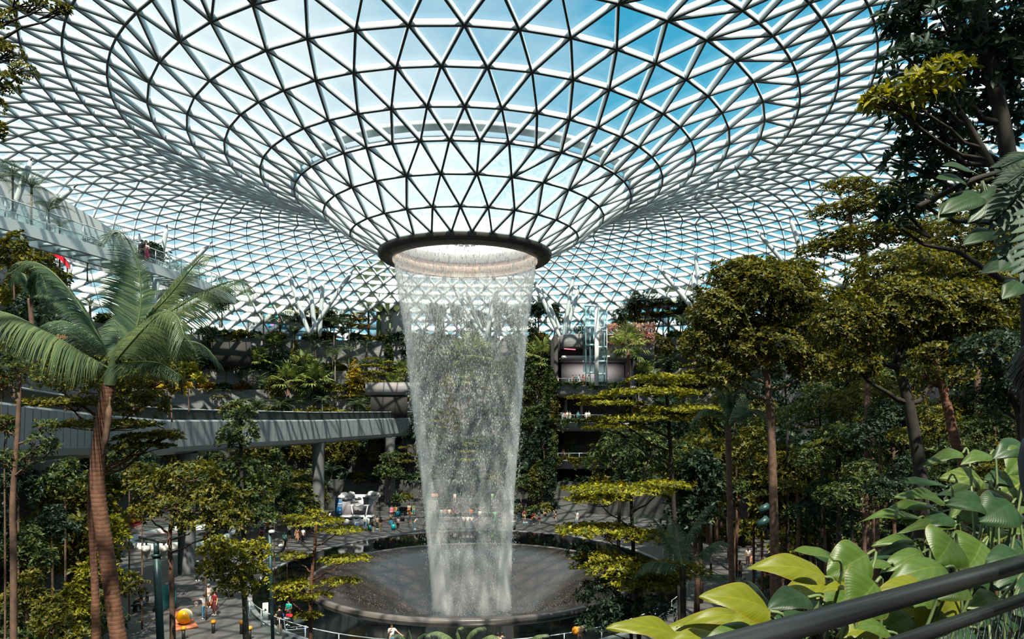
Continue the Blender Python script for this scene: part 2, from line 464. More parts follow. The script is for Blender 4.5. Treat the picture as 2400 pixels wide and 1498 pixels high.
# surface normals
def dome_normal(P):
    d = P[:, :2] - np.array([AX, AY]); r = np.linalg.norm(d, axis=1)
    sl = (prof(r + 0.6) - prof(r - 0.6)) / 1.2
    n = np.stack([-sl * d[:, 0] / r, -sl * d[:, 1] / r, np.ones(len(r))], -1)
    return n / np.linalg.norm(n, axis=1)[:, None]
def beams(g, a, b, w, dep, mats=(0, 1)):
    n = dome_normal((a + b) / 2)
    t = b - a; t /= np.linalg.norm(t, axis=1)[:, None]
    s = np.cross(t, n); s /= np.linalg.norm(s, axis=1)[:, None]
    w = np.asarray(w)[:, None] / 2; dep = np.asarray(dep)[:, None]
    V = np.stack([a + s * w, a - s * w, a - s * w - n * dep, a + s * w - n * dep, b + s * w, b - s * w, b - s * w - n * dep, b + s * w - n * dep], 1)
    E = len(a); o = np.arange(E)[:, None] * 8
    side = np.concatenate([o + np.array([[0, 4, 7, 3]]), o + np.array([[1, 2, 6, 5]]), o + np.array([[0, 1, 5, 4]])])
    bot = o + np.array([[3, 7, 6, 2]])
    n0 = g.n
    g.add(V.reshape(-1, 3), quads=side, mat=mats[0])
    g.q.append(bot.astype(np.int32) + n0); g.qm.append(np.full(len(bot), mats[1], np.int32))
a, b = DV[edges[:, 0]], DV[edges[:, 1]]
rm = np.linalg.norm((a + b)[:, :2] / 2 - np.array([AX, AY]), axis=1)
w = np.interp(rm, [7, 30, 45, 72], [0.14, 0.13, 0.065, 0.05])
dep = np.interp(rm, [7, 14, 24, 30, 47, 52, 60, 72], [0.32, 0.44, 0.50, 0.46, 0.46, 0.70, 1.15, 1.2])
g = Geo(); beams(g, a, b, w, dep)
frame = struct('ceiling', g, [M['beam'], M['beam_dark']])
g = Geo(); g.add(DV + dome_normal(DV) * 0.02, tris[tri_ring >= 3]); struct('window_1', g, [M['glass']])
g = Geo(); g.add(DV + dome_normal(DV) * 0.02, tris[tri_ring < 3]); struct('window_2', g, [M['glass_wet']])
# gutter ring lying on the outside of the funnel glass, and the wall the dome stands on
g = Geo(); g.lathe([[13.9, 18.75], [14.35, 18.95], [14.4, 19.25], [13.95, 19.05], [13.9, 18.75]], (AX, AY, CZ), 96, 0)
struct('trim_1', g, [M['offwhite']])
g = Geo(); g.lathe([[72.3, -CZ], [72.3, 11.3], [72.7, 11.3], [72.7, -CZ]], (AX, AY, CZ), 96, 0)
struct('wall_outer', g, [M['concrete']])
def hit_dome(px, py, d0=25.0):
    for d in np.arange(d0, 150, 0.25):
        p = at(px, py, d)
        r = math.hypot(p.x - AX, p.y - AY)
        if r > 9 and p.z > prof(r) - 0.55:
            return p
    return at(px, py, 110)

# oculus: the dark ring the water falls from
oc = thing('oculus_ring', 'dark bronze ring at the throat of the glass funnel, the water falling from it', 'roof ring', (AX, AY, CZ + 13.2))
g = Geo()
g.lathe([[7.25, 0.95], [7.42, 0.62], [7.30, 0.30], [7.12, 0.20]], seg=96, mat=0)
g.lathe([[7.12, 0.20], [7.12, 0.16], [7.08, 0.16]], seg=96, mat=1)
g.lathe([[7.08, 0.16], [6.65, -0.02], [6.22, 0.05], [6.18, 0.12]], seg=96, mat=0)
for k in range(30):
    an = 2 * PI * (k + .5) / 30
    for (ra, za, rb, zb) in ((7.43, .62, 7.31, .30), (7.12, .17, 6.66, -.03)):
        c = Vector(((ra + rb) / 2 * math.cos(an), (ra + rb) / 2 * math.sin(an), (za + zb) / 2))
        tdir = Vector(((rb - ra) * math.cos(an), (rb - ra) * math.sin(an), zb - za))
        g.tube([c - tdir / 2, c + tdir / 2], 0.012, 4, 1)
part('soffit', g, [M['dark_rim'], M['seam']], oc)
g = Geo()
g.lathe([[6.18, 0.0], [6.12, 0.42], [6.05, 0.46], [6.05, 0.95]], seg=96, mat=0)
g.lathe([[6.05, 0.95], [6.10, 1.0], [6.10, 1.3]], seg=96, mat=1)
g.lathe([[6.10, 1.3], [6.0, 1.34], [5.9, 2.1]], seg=96, mat=2)
part('inner_lining', g, [M['inner_warm'], M['inner_slot'], M['white']], oc)
g = Geo()
for k in range(14):
    a0 = 2 * PI * k / 14; a1 = a0 + 2 * PI / 14 * .72
    g.tube([(1.25 * math.cos(x), 1.25 * math.sin(x), 1.75) for x in np.linspace(a0, a1, 4)], 0.07, 5, 0)
part('lamp_ring', g, [M['black']], oc)
g = Geo()
for k in range(10):
    an = 2 * PI * k / 10
    g.tube([(1.25 * math.cos(an), 1.25 * math.sin(an), 1.78), (5.95 * math.cos(an), 5.95 * math.sin(an), 2.0)], 0.010, 4, 0)
part('stay_cable', g, [M['steel']], oc)
g = Geo(); g.lathe([[0.0, 0.15], [0.3, 0.12], [0.3, -.2], [0.0, -.25]], (0, 0, 1.75), 16); part('nozzle', g, [M['white']], oc, True)
g = Geo(); g.lathe([[0.0, 2.14], [6.6, 2.10]], seg=64); part('cover_pane', g, [M['oculus_glass']], oc)

# ------------------------------------------------------------------ ground, basin, bowl
BX, BY = -3.4, 58.8
g = Geo(); g.lathe([[13.75, 0.0], [24, 0], [40, 0], [75, 0]], (BX, BY, 0), 96); g.q[-1] = g.q[-1]
struct('floor', g, [M['plaza']])
g = Geo(); g.box((0, 60, -6.5), (170, 170, .4)); struct('floor_lower', g, [M['soil']])
EXC, EYC, ERX, ERY = -3.5, 60.3, 17.6, 21.4
def ell(a, k=1.0):
    return (EXC + ERX * k * math.cos(a), EYC + ERY * k * math.sin(a))
n = 96
inn = [(BX + 13.78 * math.cos(2 * PI * k / n), BY + 13.78 * math.sin(2 * PI * k / n), 0.05) for k in range(n + 1)]
out = [(*ell(2 * PI * k / n), 0.05) for k in range(n + 1)]
pool = thing('reflecting_pool', 'still black water surrounding the round fountain bowl', 'pool', (BX, BY, 0))
g = Geo(); g.strip([(x - BX, y - BY, z) for x, y, z in inn], [(x - BX, y - BY, z) for x, y, z in out]); part('water', g, [M['pool']], pool)
g = Geo()
kerb = [[(ell(2 * PI * k / n, s)[0] - BX, ell(2 * PI * k / n, s)[1] - BY, z) for k in range(n + 1)] for s, z in ((1.0, 0.02), (1.0, 0.12), (1.018, 0.12), (1.018, 0.0))]
for i in range(3): g.strip(kerb[i], kerb[i + 1])
part('kerb', g, [M['stone']], pool)
fb = thing('fountain_bowl', 'wide round bowl that catches the falling water', 'fountain', (BX, BY, 0))
g = Geo(); g.lathe([[13.35, 0.26], [12.6, .12], [11.4, -.12], [10.2, -.5], [9.0, -1.15], [7.6, -2.2], [6.0, -3.4], [4, -4.5], [1.5, -4.9], [0, -5.0]], seg=96); part('basin', g, [M['bowl']], fb, True)
g = Geo(); g.lathe([[13.35, 0.26], [13.4, 0.33], [13.62, 0.34], [13.76, 0.24], [13.8, -0.1]], seg=128); part('rim', g, [M['bowl_rim']], fb, True)

# ------------------------------------------------------------------ the falling water
def curtain(z):                           # radius and sideways drift with height
    h = np.clip((26.9 - z) / 27.0, 0, 1.2)
    return np.interp(h, [0, .06, .22, .45, .7, 1.0, 1.2], [6.02, 5.85, 5.2, 4.65, 3.9, 3.25, 3.0]), 0.45 * h ** 1.5
wf = thing('waterfall', 'white curtain of water falling from the roof ring into the bowl', 'waterfall', (AX, AY, 0))
wf['kind'] = 'stuff'
nd = 40000
zz = 26.9 - 31.0 * R.random(nd) ** 0.92
th = R.random(nd) * 2 * PI
dens = 0.5 + 0.5 * np.sin(th * 9 + 1.3) * np.sin(th * 4.0 + .7)
keep = (R.random(nd) < 0.45 + 0.55 * dens)
zz, th = zz[keep], th[keep]; nd = len(zz)
rr, dx = curtain(zz)
fall = np.clip((26.9 - zz) / 27, 0, 1)
rr = rr + R.normal(0, 1, nd) * (0.03 + 0.42 * fall) - np.abs(R.normal(0, 1, nd)) * 0.25 * fall
rad = (0.010 + 0.010 * R.random(nd) + 0.012 * (R.random(nd) < .2)) * (1.15 - .5 * fall)
ln = (0.08 + 0.16 * R.random(nd)) * (1.5 - 0.8 * fall)
cx = dx + rr * np.cos(th); cyy = rr * np.sin(th)
an3 = np.arange(3) * 2 * PI / 3
V = np.zeros((nd, 5, 3))
V[:, 0] = np.stack([cx, cyy, zz + ln / 2], -1); V[:, 4] = np.stack([cx, cyy, zz - ln / 2], -1)
for k in range(3):
    V[:, 1 + k] = np.stack([cx + rad * math.cos(an3[k]), cyy + rad * math.sin(an3[k]), zz - ln * .15], -1)
o5 = np.arange(nd)[:, None] * 5
tr = np.concatenate([o5 + np.array([x]) for x in ([0, 1, 2], [0, 2, 3], [0, 3, 1], [4, 2, 1], [4, 3, 2], [4, 1, 3])])
def mat_water():
    m = bpy.data.materials.new('white_water')
    t, N, L = nodes_of(m)
    d = N('ShaderNodeBsdfDiffuse'); d.inputs['Color'].default_value = (0.90, 0.93, 0.95, 1)
    tl = N('ShaderNodeBsdfTranslucent'); tl.inputs['Color'].default_value = (0.92, 0.95, 0.97, 1)
    mm = N('ShaderNodeMixShader'); mm.inputs[0].default_value = 0.5
    L(d.outputs[0], mm.inputs[1]); L(tl.outputs[0], mm.inputs[2])
    o = N('ShaderNodeOutputMaterial'); L(mm.outputs[0], o.inputs[0])
    return m
M['water'] = mat_water()
def mat_sheet(name, dens, zscale, lo, hi, zfade0, zfade1):
    """A thin water film broken into streaks: noise stretched along the fall decides where there is water."""
    m = bpy.data.materials.new(name)
    t, N, L = nodes_of(m)
    g = N('ShaderNodeTexCoord')
    mp = N('ShaderNodeMapping'); mp.inputs['Scale'].default_value = (dens, dens, zscale)
    L(g.outputs['Object'], mp.inputs[0])
    n = N('ShaderNodeTexNoise'); n.inputs['Scale'].default_value = 1.0; n.inputs['Detail'].default_value = 5; n.inputs['Roughness'].default_value = 0.7
    L(mp.outputs[0], n.inputs['Vector'])
    sp = N('ShaderNodeSeparateXYZ'); L(g.outputs['Object'], sp.inputs[0])
    mr = N('ShaderNodeMapRange'); L(sp.outputs[2], mr.inputs[0])
    mr.inputs['From Min'].default_value = zfade0; mr.inputs['From Max'].default_value = zfade1
    mr.inputs['To Min'].default_value = -0.16; mr.inputs['To Max'].default_value = 0.06
    ad = N('ShaderNodeMath'); ad.operation = 'ADD'; L(n.outputs['Fac'], ad.inputs[0]); L(mr.outputs[0], ad.inputs[1])
    m2 = N('ShaderNodeMapRange'); L(ad.outputs[0], m2.inputs[0])
    m2.inputs['From Min'].default_value = lo; m2.inputs['From Max'].default_value = hi
    m2.inputs['To Max'].default_value = 0.66
    tr = N('ShaderNodeBsdfTransparent')
    d = N('ShaderNodeBsdfDiffuse'); d.inputs['Color'].default_value = (0.80, 0.84, 0.86, 1)
    tl = N('ShaderNodeBsdfTranslucent'); tl.inputs['Color'].default_value = (0.92, 0.95, 0.97, 1)
    mm = N('ShaderNodeMixShader'); mm.inputs[0].default_value = 0.5
    L(d.outputs[0], mm.inputs[1]); L(tl.outputs[0], mm.inputs[2])
    m3 = N('ShaderNodeMixShader'); L(m2.outputs[0], m3.inputs[0]); L(tr.outputs[0], m3.inputs[1]); L(mm.outputs[0], m3.inputs[2])
    o = N('ShaderNodeOutputMaterial'); L(m3.outputs[0], o.inputs[0])
    return m
g = Geo(); g.add(V.reshape(-1, 3), tr); o = part('droplets', g, [M['water']], wf); o['kind'] = 'stuff'
zs = np.linspace(26.95, -3.6, 44)
g = Geo(); an = np.linspace(0, 2 * PI, 73)
def shell(g, off, zs, flip=False):
    Vs = []
    for z in zs:
        rc, dc = curtain(z); o_ = off(z) if callable(off) else off
        Vs.append(np.stack([dc + (rc + o_) * np.cos(an[:-1]), (rc + o_) * np.sin(an[:-1]), np.full(72, z)], -1))
    k = np.arange(len(zs) - 1)[:, None] * 72; j = np.arange(72)[None, :]; jn = (j + 1) % 72
    q = np.stack([k + j, k + 72 + j, k + 72 + jn, k + jn], -1).reshape(-1, 4)
    g.add(np.array(Vs).reshape(-1, 3), None, q[:, ::-1] if flip else q)
shell(g, 0.0, zs)
part('water_sheet', g, [mat_sheet('water_film', 9.0, 0.35, 0.42, 0.66, 18.5, 25.0)], wf, True)['kind'] = 'stuff'
# fine mist carried with the fall (a hollow tube of it) and hanging in the bowl
def mat_mist(name, dens, col=(.93, .97, 1.0)):
    m = bpy.data.materials.new(name); t, N, L = nodes_of(m)
    v = N('ShaderNodeVolumeScatter'); v.inputs['Color'].default_value = (*col, 1); v.inputs['Density'].default_value = dens; v.inputs['Anisotropy'].default_value = -0.25
    o = N('ShaderNodeOutputMaterial'); L(v.outputs[0], o.inputs['Volume'])
    return m
for i, (z1, z0, o0, o1, dn) in enumerate(((26.5, 13.0, -.16, .08, .34), (13.0, -2.6, -.20, .14, .26))):
    g = Geo(); zm = np.linspace(z1, z0, 20)
    shell(g, o1, zm); shell(g, o0, zm[::-1])
    k_ = np.arange(72); kn_ = (k_ + 1) % 72; m_ = len(zm)
    ot, ob_, ib, it = 0, (m_ - 1) * 72, m_ * 72, (2 * m_ - 1) * 72
    g.q.append(np.stack([ot + k_, ot + kn_, it + kn_, it + k_], -1).astype(np.int32)); g.qm.append(np.zeros(72, np.int32))
    g.q.append(np.stack([ob_ + k_, ib + k_, ib + kn_, ob_ + kn_], -1).astype(np.int32)); g.qm.append(np.zeros(72, np.int32))
    part('mist', g, [mat_mist('fall_mist_%d' % i, dn)], wf)['kind'] = 'stuff'
# heavier streams where the flow gathers
for i, (a_, r_s, dn, zt) in enumerate(((PI * .97, .62, .62, 22.0), (PI * .03, .58, .62, 22.0), (PI * 1.28, .5, .22, 14.0), (PI * 1.62, .5, .2, 12.0), (PI * .55, .6, .2, 13.0))):
    zm = np.linspace(zt, -3.0, 16); cpts = []
    for z in zm:
        rc, dc = curtain(z); cpts.append((dc + (rc - r_s * .55) * math.cos(a_), (rc - r_s * .55) * math.sin(a_), z))
    g = Geo(); g.tube(cpts, np.linspace(r_s * .35, r_s * 1.15, 16), 12); part('stream', g, [mat_mist('stream_%d' % i, dn)], wf)['kind'] = 'stuff'
g = Geo(); g.lathe([[0, -4.6], [3.6, -4.3], [6.2, -3.0], [8.8, -1.0], [10.8, .0], [11.6, .4], [9.5, 1.0], [6, 1.8], [3, 2.4], [0, 2.6]], (BX - AX, BY - AY, 0), 48)
part('bowl_mist', g, [mat_mist('bowl_mist', .005)], wf)['kind'] = 'stuff'
# spray drifting in the bowl: very small drops
ns = 2600
rs = 12.2 * np.sqrt(R.random(ns)); ts = R.random(ns) * 2 * PI
zsp = np.interp(rs, [0, 4, 6.5, 9, 11, 13], [-4.8, -4.4, -3.0, -1.1, -.2, .2]) + R.exponential(0.55, ns) * np.clip(1.4 - rs / 12, .2, 1.4)
rd = 0.010 + 0.012 * R.random(ns)
C3 = np.stack([BX - AX + rs * np.cos(ts), rs * np.sin(ts), zsp], -1)
T4 = np.array([[1, 1, 1], [1, -1, -1], [-1, 1, -1], [-1, -1, 1]]) * .8
V = C3[:, None, :] + rd[:, None, None] * T4[None]
o4 = np.arange(ns)[:, None] * 4
g = Geo(); g.add(V.reshape(-1, 3), np.concatenate([o4 + np.array([x]) for x in ([0, 1, 2], [0, 3, 1], [0, 2, 3], [1, 3, 2])]))
part('spray', g, [M['water']], wf)['kind'] = 'stuff'

# ------------------------------------------------------------------ planted terraces around the valley
LZ = [4.0, 9.0, 13.5, 17.4, 20.6, 25.9]
LT = [0.0, 0.25, 0.45, 0.60, 0.78, 1.0]
C_IN = [(-34, 0), (-35, 45), (-37, 58), (-41, 68), (-48.5, 79), (-50, 91), (-42, 100.5), (-28, 100), (-4, 98.8), (13, 95.5), (26, 83), (31, 62), (31, 40), (32, 0)]
C_OUT = [(-37, 0), (-37.5, 45), (-39, 58), (-43.5, 67), (-52, 77), (-56, 92), (-48, 107), (-33, 113), (-4, 114.5), (20, 111), (42, 98), (49, 70), (49, 40), (49, 0)]
def catmull(P, n=9):
    P = [np.array(p, float) for p in P]; out = []
    for i in range(len(P) - 1):
        p0, p1, p2, p3 = P[max(i - 1, 0)], P[i], P[i + 1], P[min(i + 2, len(P) - 1)]
        for s in np.arange(n) / n:
            out.append(0.5 * (2 * p1 + (p2 - p0) * s + (2 * p0 - 5 * p1 + 4 * p2 - p3) * s * s + (3 * p1 - p0 - 3 * p2 + p3) * s ** 3))
    out.append(P[-1]); return np.array(out)
def level_curve(t, off=0.0):
    c = catmull([tuple(np.array(a) * (1 - t) + np.array(b) * t) for a, b in zip(C_IN, C_OUT)])
    if off:
        tg = np.gradient(c, axis=0); tg /= np.linalg.norm(tg, axis=1)[:, None]
        c = c + np.stack([-tg[:, 1], tg[:, 0]], -1) * off
    return c
LC = [level_curve(t) for t in LT]
LC.append(catmull([(-70, -2), (-74, 45), (-75, 58), (-75, 67), (-72, 80), (-66, 96), (-52, 112), (-38, 123), (-4, 131), (24, 125), (50, 106), (66, 76), (68, 40), (60, 0)]))
g_w, g_f, g_l = Geo(), Geo(), Geo()
for k in range(6):
    c = LC[k]; z0 = 0.0 if k == 0 else LZ[k - 1]; z1 = LZ[k]
    def ln3(cc, z): return np.column_stack([cc, np.full(len(cc), z)])
    inner = level_curve(LT[k], off=0.35)
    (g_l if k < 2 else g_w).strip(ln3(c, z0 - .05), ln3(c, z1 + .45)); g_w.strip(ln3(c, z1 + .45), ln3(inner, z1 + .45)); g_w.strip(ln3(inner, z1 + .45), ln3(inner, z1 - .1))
    g_f.strip(ln3(c, z1), ln3(LC[k + 1], z1))
struct('wall_terraces', g_w, [M['stone']])
struct('wall_lower_terraces', g_l, [M['stone_dark']])  # darker stone here: shade under the viaduct put into the wall colour
struct('floor_planting_beds', g_f, [M['soil']])
def level_of(x, y):
    """Height of the bed at a place in the terraces."""
    z = 0.0
    for k in range(6):
        c = LC[k]
        i = int(np.argmin((c[:, 0] - x) ** 2 + (c[:, 1] - y) ** 2))
        i = min(max(i, 1), len(c) - 2)
        tg = c[i + 1] - c[i - 1]; s = tg[0] * (y - c[i, 1]) - tg[1] * (x - c[i, 0])
        if s > 0: z = LZ[k]
    return z
# slope under the viewpoint: planted bed falling from the terrace to the plaza
def slope_z(d):
    return float(np.interp(d, [4, 6, 14, 22, 31], [11.9, 11.2, 7.5, 3.6, 0.0]))
g = Geo()
ys = [2.9, 4, 6, 10, 14, 18, 22, 27, 31]
g.add([(x, y, slope_z(y)) for y in ys for x in (-40, -20, 0, 20, 40)], None, [[i * 5 + j, i * 5 + j + 1, (i + 1) * 5 + j + 1, (i + 1) * 5 + j] for i in range(8) for j in range(4)])
struct('floor_planting_slope', g, [M['soil']])
g = Geo(); g.box((0, -3.4, CZ - 1.6 - .2), (16, 9.6, .4)); struct('floor_terrace', g, [M['concrete']])
g = Geo(); g.box((0, 1.45, CZ - 2.6), (16, .3, 2.2)); struct('wall_terrace_front', g, [M['concrete']])

# stone seating steps at the far side of the pool
g = Geo()
for i, (dz, off) in enumerate(((0.5, -5.2), (1.0, -4.1), (1.5, -3.0), (2.0, -1.9))):
    c = level_curve(0.0, off); c = c[(c[:, 0] > -22) & (c[:, 0] < 3.5) & (c[:, 1] > 80)]
    c2 = level_curve(0.0, off + 1.2); c2 = c2[(c2[:, 0] > -22) & (c2[:, 0] < 3.5) & (c2[:, 1] > 80)]
    m_ = min(len(c), len(c2)); c, c2 = c[:m_], c2[:m_]
    g.strip(ln3(c, dz - .5), ln3(c, dz)); g.strip(ln3(c, dz), ln3(c2, dz))
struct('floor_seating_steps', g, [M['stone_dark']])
# dark ramp climbing to the tunnel beside the green wall
g = Geo(); g.add([(2.5, 89, .02), (9.5, 88, .02), (8.0, 112, 6.2), (13.0, 112, 6.2)], None, [[0, 1, 3, 2]]); struct('floor_ramp', g, [M['stone_dark']])

# ------------------------------------------------------------------ viaduct crossing behind the water
bc = catmull([(-16, 12), (-24, 32), (-27.4, 55), (-22.7, 80), (-15.5, 104), (-10, 120)], 12)
bz = np.interp(np.arange(len(bc)), np.arange(6) * 12, [14.9, 14.4, 13.4, 13.25, 13.45, 13.6])
tg = np.gradient(bc, axis=0); tg /= np.linalg.norm(tg, axis=1)[:, None]
nr = np.stack([tg[:, 1], -tg[:, 0]], -1)         # to the right of travel: towards the pool
def rail_line(off, dz): return np.column_stack([bc + nr * off, bz + dz])
vi = thing('viaduct', 'grey curved railway viaduct passing behind the waterfall on round columns', 'bridge', (0, 0, 0))
g = Geo()
sec = [(-4.4, 0), (-4.4, -2.2), (-4.0, -2.75), (-.9, -2.85), (-.25, -2.62), (-.05, -2.2), (0, -.12), (-.05, 0), (-.35, 0.02)]
for (o1, z1), (o2, z2) in zip(sec[:-1], sec[1:]): g.strip(rail_line(o1, z1), rail_line(o2, z2))
part('girder', g, [M['fascia']], vi)
g = Geo(); g.strip(rail_line(-.35, .02), rail_line(-4.4, .02)); part('deck', g, [M['concrete']], vi)
g = Geo()
for (o1, z1), (o2, z2) in (((-.45, .02), (-.45, .86)), ((-.45, .86), (-.75, .9)), ((-.75, .9), (-.75, .02)), ((-4.3, .02), (-4.3, .9))): g.strip(rail_line(o1, z1), rail_line(o2, z2))
part('parapet', g, [M['fascia_dark']], vi)
g = Geo(); L_ = rail_line(-.45, .92); g.tube(L_, 0.05, 5); part('handrail', g, [M['steel']], vi)
for i in range(2, len(bc) - 2):
    for f_ in (0, .5):
        g = Geo(); p = bc[i] * (1 - f_) + bc[i + 1] * f_ + nr[i] * .004
        g.add([(p[0] + nr[i, 0] * .006, p[1] + nr[i, 1] * .006, bz[i] - .14), (p[0] + tg[i, 0] * .035 + nr[i, 0] * .006, p[1] + tg[i, 1] * .035 + nr[i, 1] * .006, bz[i] - .14),
               (p[0] - nr[i, 0] * .045 + tg[i, 0] * .035, p[1] - nr[i, 1] * .045 + tg[i, 1] * .035, bz[i] - 2.2), (p[0] - nr[i, 0] * .045, p[1] - nr[i, 1] * .045, bz[i] - 2.2)], None, [[0, 1, 2, 3]]); part('cladding_seam', g, [M['fascia_dark']], vi)
for (px, d, zt) in ((746, 82, 10.55), (914, 98, 10.7), (438, 60, 10.5)):
    g = Geo(); X = gx(px, d)
    g.lathe([[.72, 0], [.72, zt - .6], [.95, zt]], (X, d, 0), 28); part('column', g, [M['concrete']], vi, True)

# ------------------------------------------------------------------ white screen wall and canopy walkway, upper left
g = Geo()
A = [at(-60, 345, 60), at(100, 438, 68), at(330, 578, 84), at(440, 640, 92)]
B = [Vector((p.x, p.y, 30)) for p in A]
g.strip(A, B)
g.strip(A, [p + Vector((-1.2, .3, .5)) for p in A])
struct('wall_screen', g, [M['white']])
wk = [(-33.5, 30), (-31.0, 42), (-28.9, 53), (-28.0, 60), (-27.9, 65), (-28.2, 70)]
wc = catmull(wk, 8); wz = 25.9
tg = np.gradient(wc, axis=0); tg /= np.linalg.norm(tg, axis=1)[:, None]; nw = np.stack([tg[:, 1], -tg[:, 0]], -1)
def wl(off, z): return np.column_stack([wc + nw * off, np.full(len(wc), z)])
cb = thing('canopy_walkway', 'slim white footbridge with glass sides hung under the dome above the palms', 'footbridge', (0, 0, 0))
g = Geo()
for (o1, z1), (o2, z2) in (((0, wz), (0, wz - .75)), ((0, wz - .75), (-.3, wz - .75)), ((-.3, wz - .75), (-.3, wz)), ((-2.5, wz), (-2.5, wz - .75)), ((-2.5, wz - .75), (-2.2, wz - .75)), ((-2.2, wz - .75), (-2.2, wz))):
    g.strip(wl(o1, z1), wl(o2, z2))
for i in range(0, len(wc), 1):
    p = wc[i] - nw[i] * 1.25; g.box((p[0], p[1], wz - .5), (2.1, .16, .22), math.atan2(nw[i, 1], nw[i, 0]))
part('girder', g, [M['steel']], cb)
g = Geo(); g.strip(wl(-.3, wz - .1), wl(-2.2, wz - .1)); part('glass_deck', g, [M['lift_glass']], cb)
g = Geo(); g.strip(wl(-.1, wz), wl(-.1, wz + 1.15)); g.strip(wl(-2.4, wz), wl(-2.4, wz + 1.15)); part('glass_side', g, [M['rail_glass']], cb)
g = Geo(); g.tube(wl(-.1, wz + 1.2), .04, 5); g.tube(wl(-2.4, wz + 1.2), .04, 5)
for h in (.35, .7): g.tube(wl(-.08, wz + h), .012, 4); g.tube(wl(-2.42, wz + h), .012, 4)
part('handrail', g, [M['steel']], cb)
for i in range(0, len(wc), 2):
    for off in (-.1, -2.4):
        p = wc[i] + nw[i] * off; g = Geo(); g.box((p[0], p[1], wz + .6), (.05, .05, 1.2)); part('post', g, [M['steel']], cb)
for i in (6, 20):
    g = Geo(); p = wc[i] - nw[i] * 1.25
    g.tube([(p[0] - 2.4, p[1] + 2, 18.0), (p[0], p[1], wz - .7)], .28, 10); part('strut', g, [M['steel']], cb, True)

# ------------------------------------------------------------------ leaning tube columns that carry the dome
COLS = [(75, 368, 30, 495), (182, 432, 112, 492), (326, 548, 350, 690), (392, 526, 366, 680), (498, 566, 440, 625), (676, 641, 708, 735), (721, 614, 735, 745), (757, 655, 752, 740),
        (828, 632, 765, 725), (1248, 650, 1288, 738), (1270, 676, 1300, 745), (1345, 640, 1322, 780), (1357, 670, 1326, 785), (1629, 588, 1640, 690), (1622, 640, 1630, 700), (1700, 622, 1680, 690),
        (1540, 622, 1605, 700), (1772, 540, 1850, 630), (1850, 506, 1890, 630), (1960, 432, 2010, 540), (2262, 270, 2330, 380), (1064, 676, 1108, 752), (1092, 682, 1118, 748), (1152, 700, 1148, 765), (1166, 672, 1146, 760)]
cd = 'leaning grey tube column holding up the dome'
for (x0, y0, x1, y1) in COLS:
    p = hit_dome(x0, y0); q0 = at(x1, y1, p.y)
    dirv = (q0 - p); zb = 25.9 if p.z > 27.5 else p.z - 6
    q = p + dirv * ((zb - p.z) / dirv.z)
    o = thing('dome_column', cd, 'column', q)
    g = Geo(); rad = .27 if p.y < 95 else .33
    v = p - q
    g.tube([v * s for s in (0, .05, .1, .5, .9, .97)], [rad * .5, rad * .85, rad, rad, rad, rad * .55], 12)
    part('shaft', g, [M['steel']], o, True)
    g = Geo(); g.tube([v * .965, v * 1.0], rad * .3, 8); part('pin', g, [M['beam_dark']], o, True)
    rank(o, cd + (' beyond the viaduct' if x0 < 1000 else ' seen through the waterfall' if x0 < 1240 else ' past the waterfall by the lift'), 'leaning columns under the dome rim', 'column')
# ------------------------------------------------------------------ plant builders
def unit(v):
    return v / (np.linalg.norm(v, axis=-1, keepdims=True) + 1e-9)

def leaves(g, P, D, Nn, Ln, W, mat=0, fold=0.18, oval=False, bend=0.0):
    """Folded leaves: rhombs of two faces, or ovals of six faces with a drooping tip."""
    P = np.asarray(P, float); D = unit(np.asarray(D, float)); n = len(P)
    S = unit(np.cross(D, Nn)); U = np.cross(S, D)
    Ln = np.broadcast_to(np.asarray(Ln, float), (n,))[:, None]; W = np.broadcast_to(np.asarray(W, float), (n,))[:, None]
    o = np.arange(n)[:, None]
    if not oval:
        m = P + D * Ln * 0.48
        V = np.stack([P, m + S * W / 2 + U * W * fold, P + D * Ln - U * Ln * bend, m - S * W / 2 + U * W * fold], 1)
        o = o * 4
        g.add(V.reshape(-1, 3), np.concatenate([o + np.array([[0, 2, 1]]), o + np.array([[0, 3, 2]])]), mat=mat)
    else:
        a = P + D * Ln * 0.30 - U * Ln * bend * 0.12; b = P + D * Ln * 0.66 - U * Ln * bend * 0.5; t = P + D * Ln - U * Ln * bend
        V = np.stack([P, a + S * W * .46 + U * W * fold, a, a - S * W * .46 + U * W * fold, b + S * W * .42 + U * W * fold, b, b - S * W * .42 + U * W * fold, t], 1)
        o = o * 8
        g.add(V.reshape(-1, 3), np.concatenate([o + np.array([x]) for x in ([0, 2, 1], [0, 3, 2], [4, 5, 7], [5, 6, 7])]),
              np.concatenate([o + np.array([x]) for x in ([1, 2, 5, 4], [2, 3, 6, 5])]), mat=mat)

def rosettes(g, P, A, leaf, k=5, wr=0.5, spread=0.9, oval=False, jit=0.35, bend=0.1, rng=R):
    """k leaves around each shoot tip P with axis A."""
    n = len(P); A = unit(A)
    ref = unit(rng.normal(0, 1, (n, 3))); X = unit(np.cross(A, ref)); Y = np.cross(A, X)
    Ps, Ds, Ns = [], [], []
    for i in range(k):
        a = 2 * PI * i / k + rng.normal(0, .3, n)
        out = X * np.cos(a)[:, None] + Y * np.sin(a)[:, None]
        sp = spread * (0.75 + 0.5 * rng.random(n))[:, None]
        Ds.append(unit(out * sp + A * (1 - .5 * sp) + rng.normal(0, jit * .4, (n, 3)))); Ns.append(unit(A + rng.normal(0, jit, (n, 3))))
        Ps.append(P + Ds[-1] * leaf * .08)
    m = n * k
    ln = leaf * (0.7 + 0.55 * rng.random(m))
    leaves(g, np.vstack(Ps), np.vstack(Ds), np.vstack(Ns), ln, ln * wr, 0, oval=oval, bend=bend)

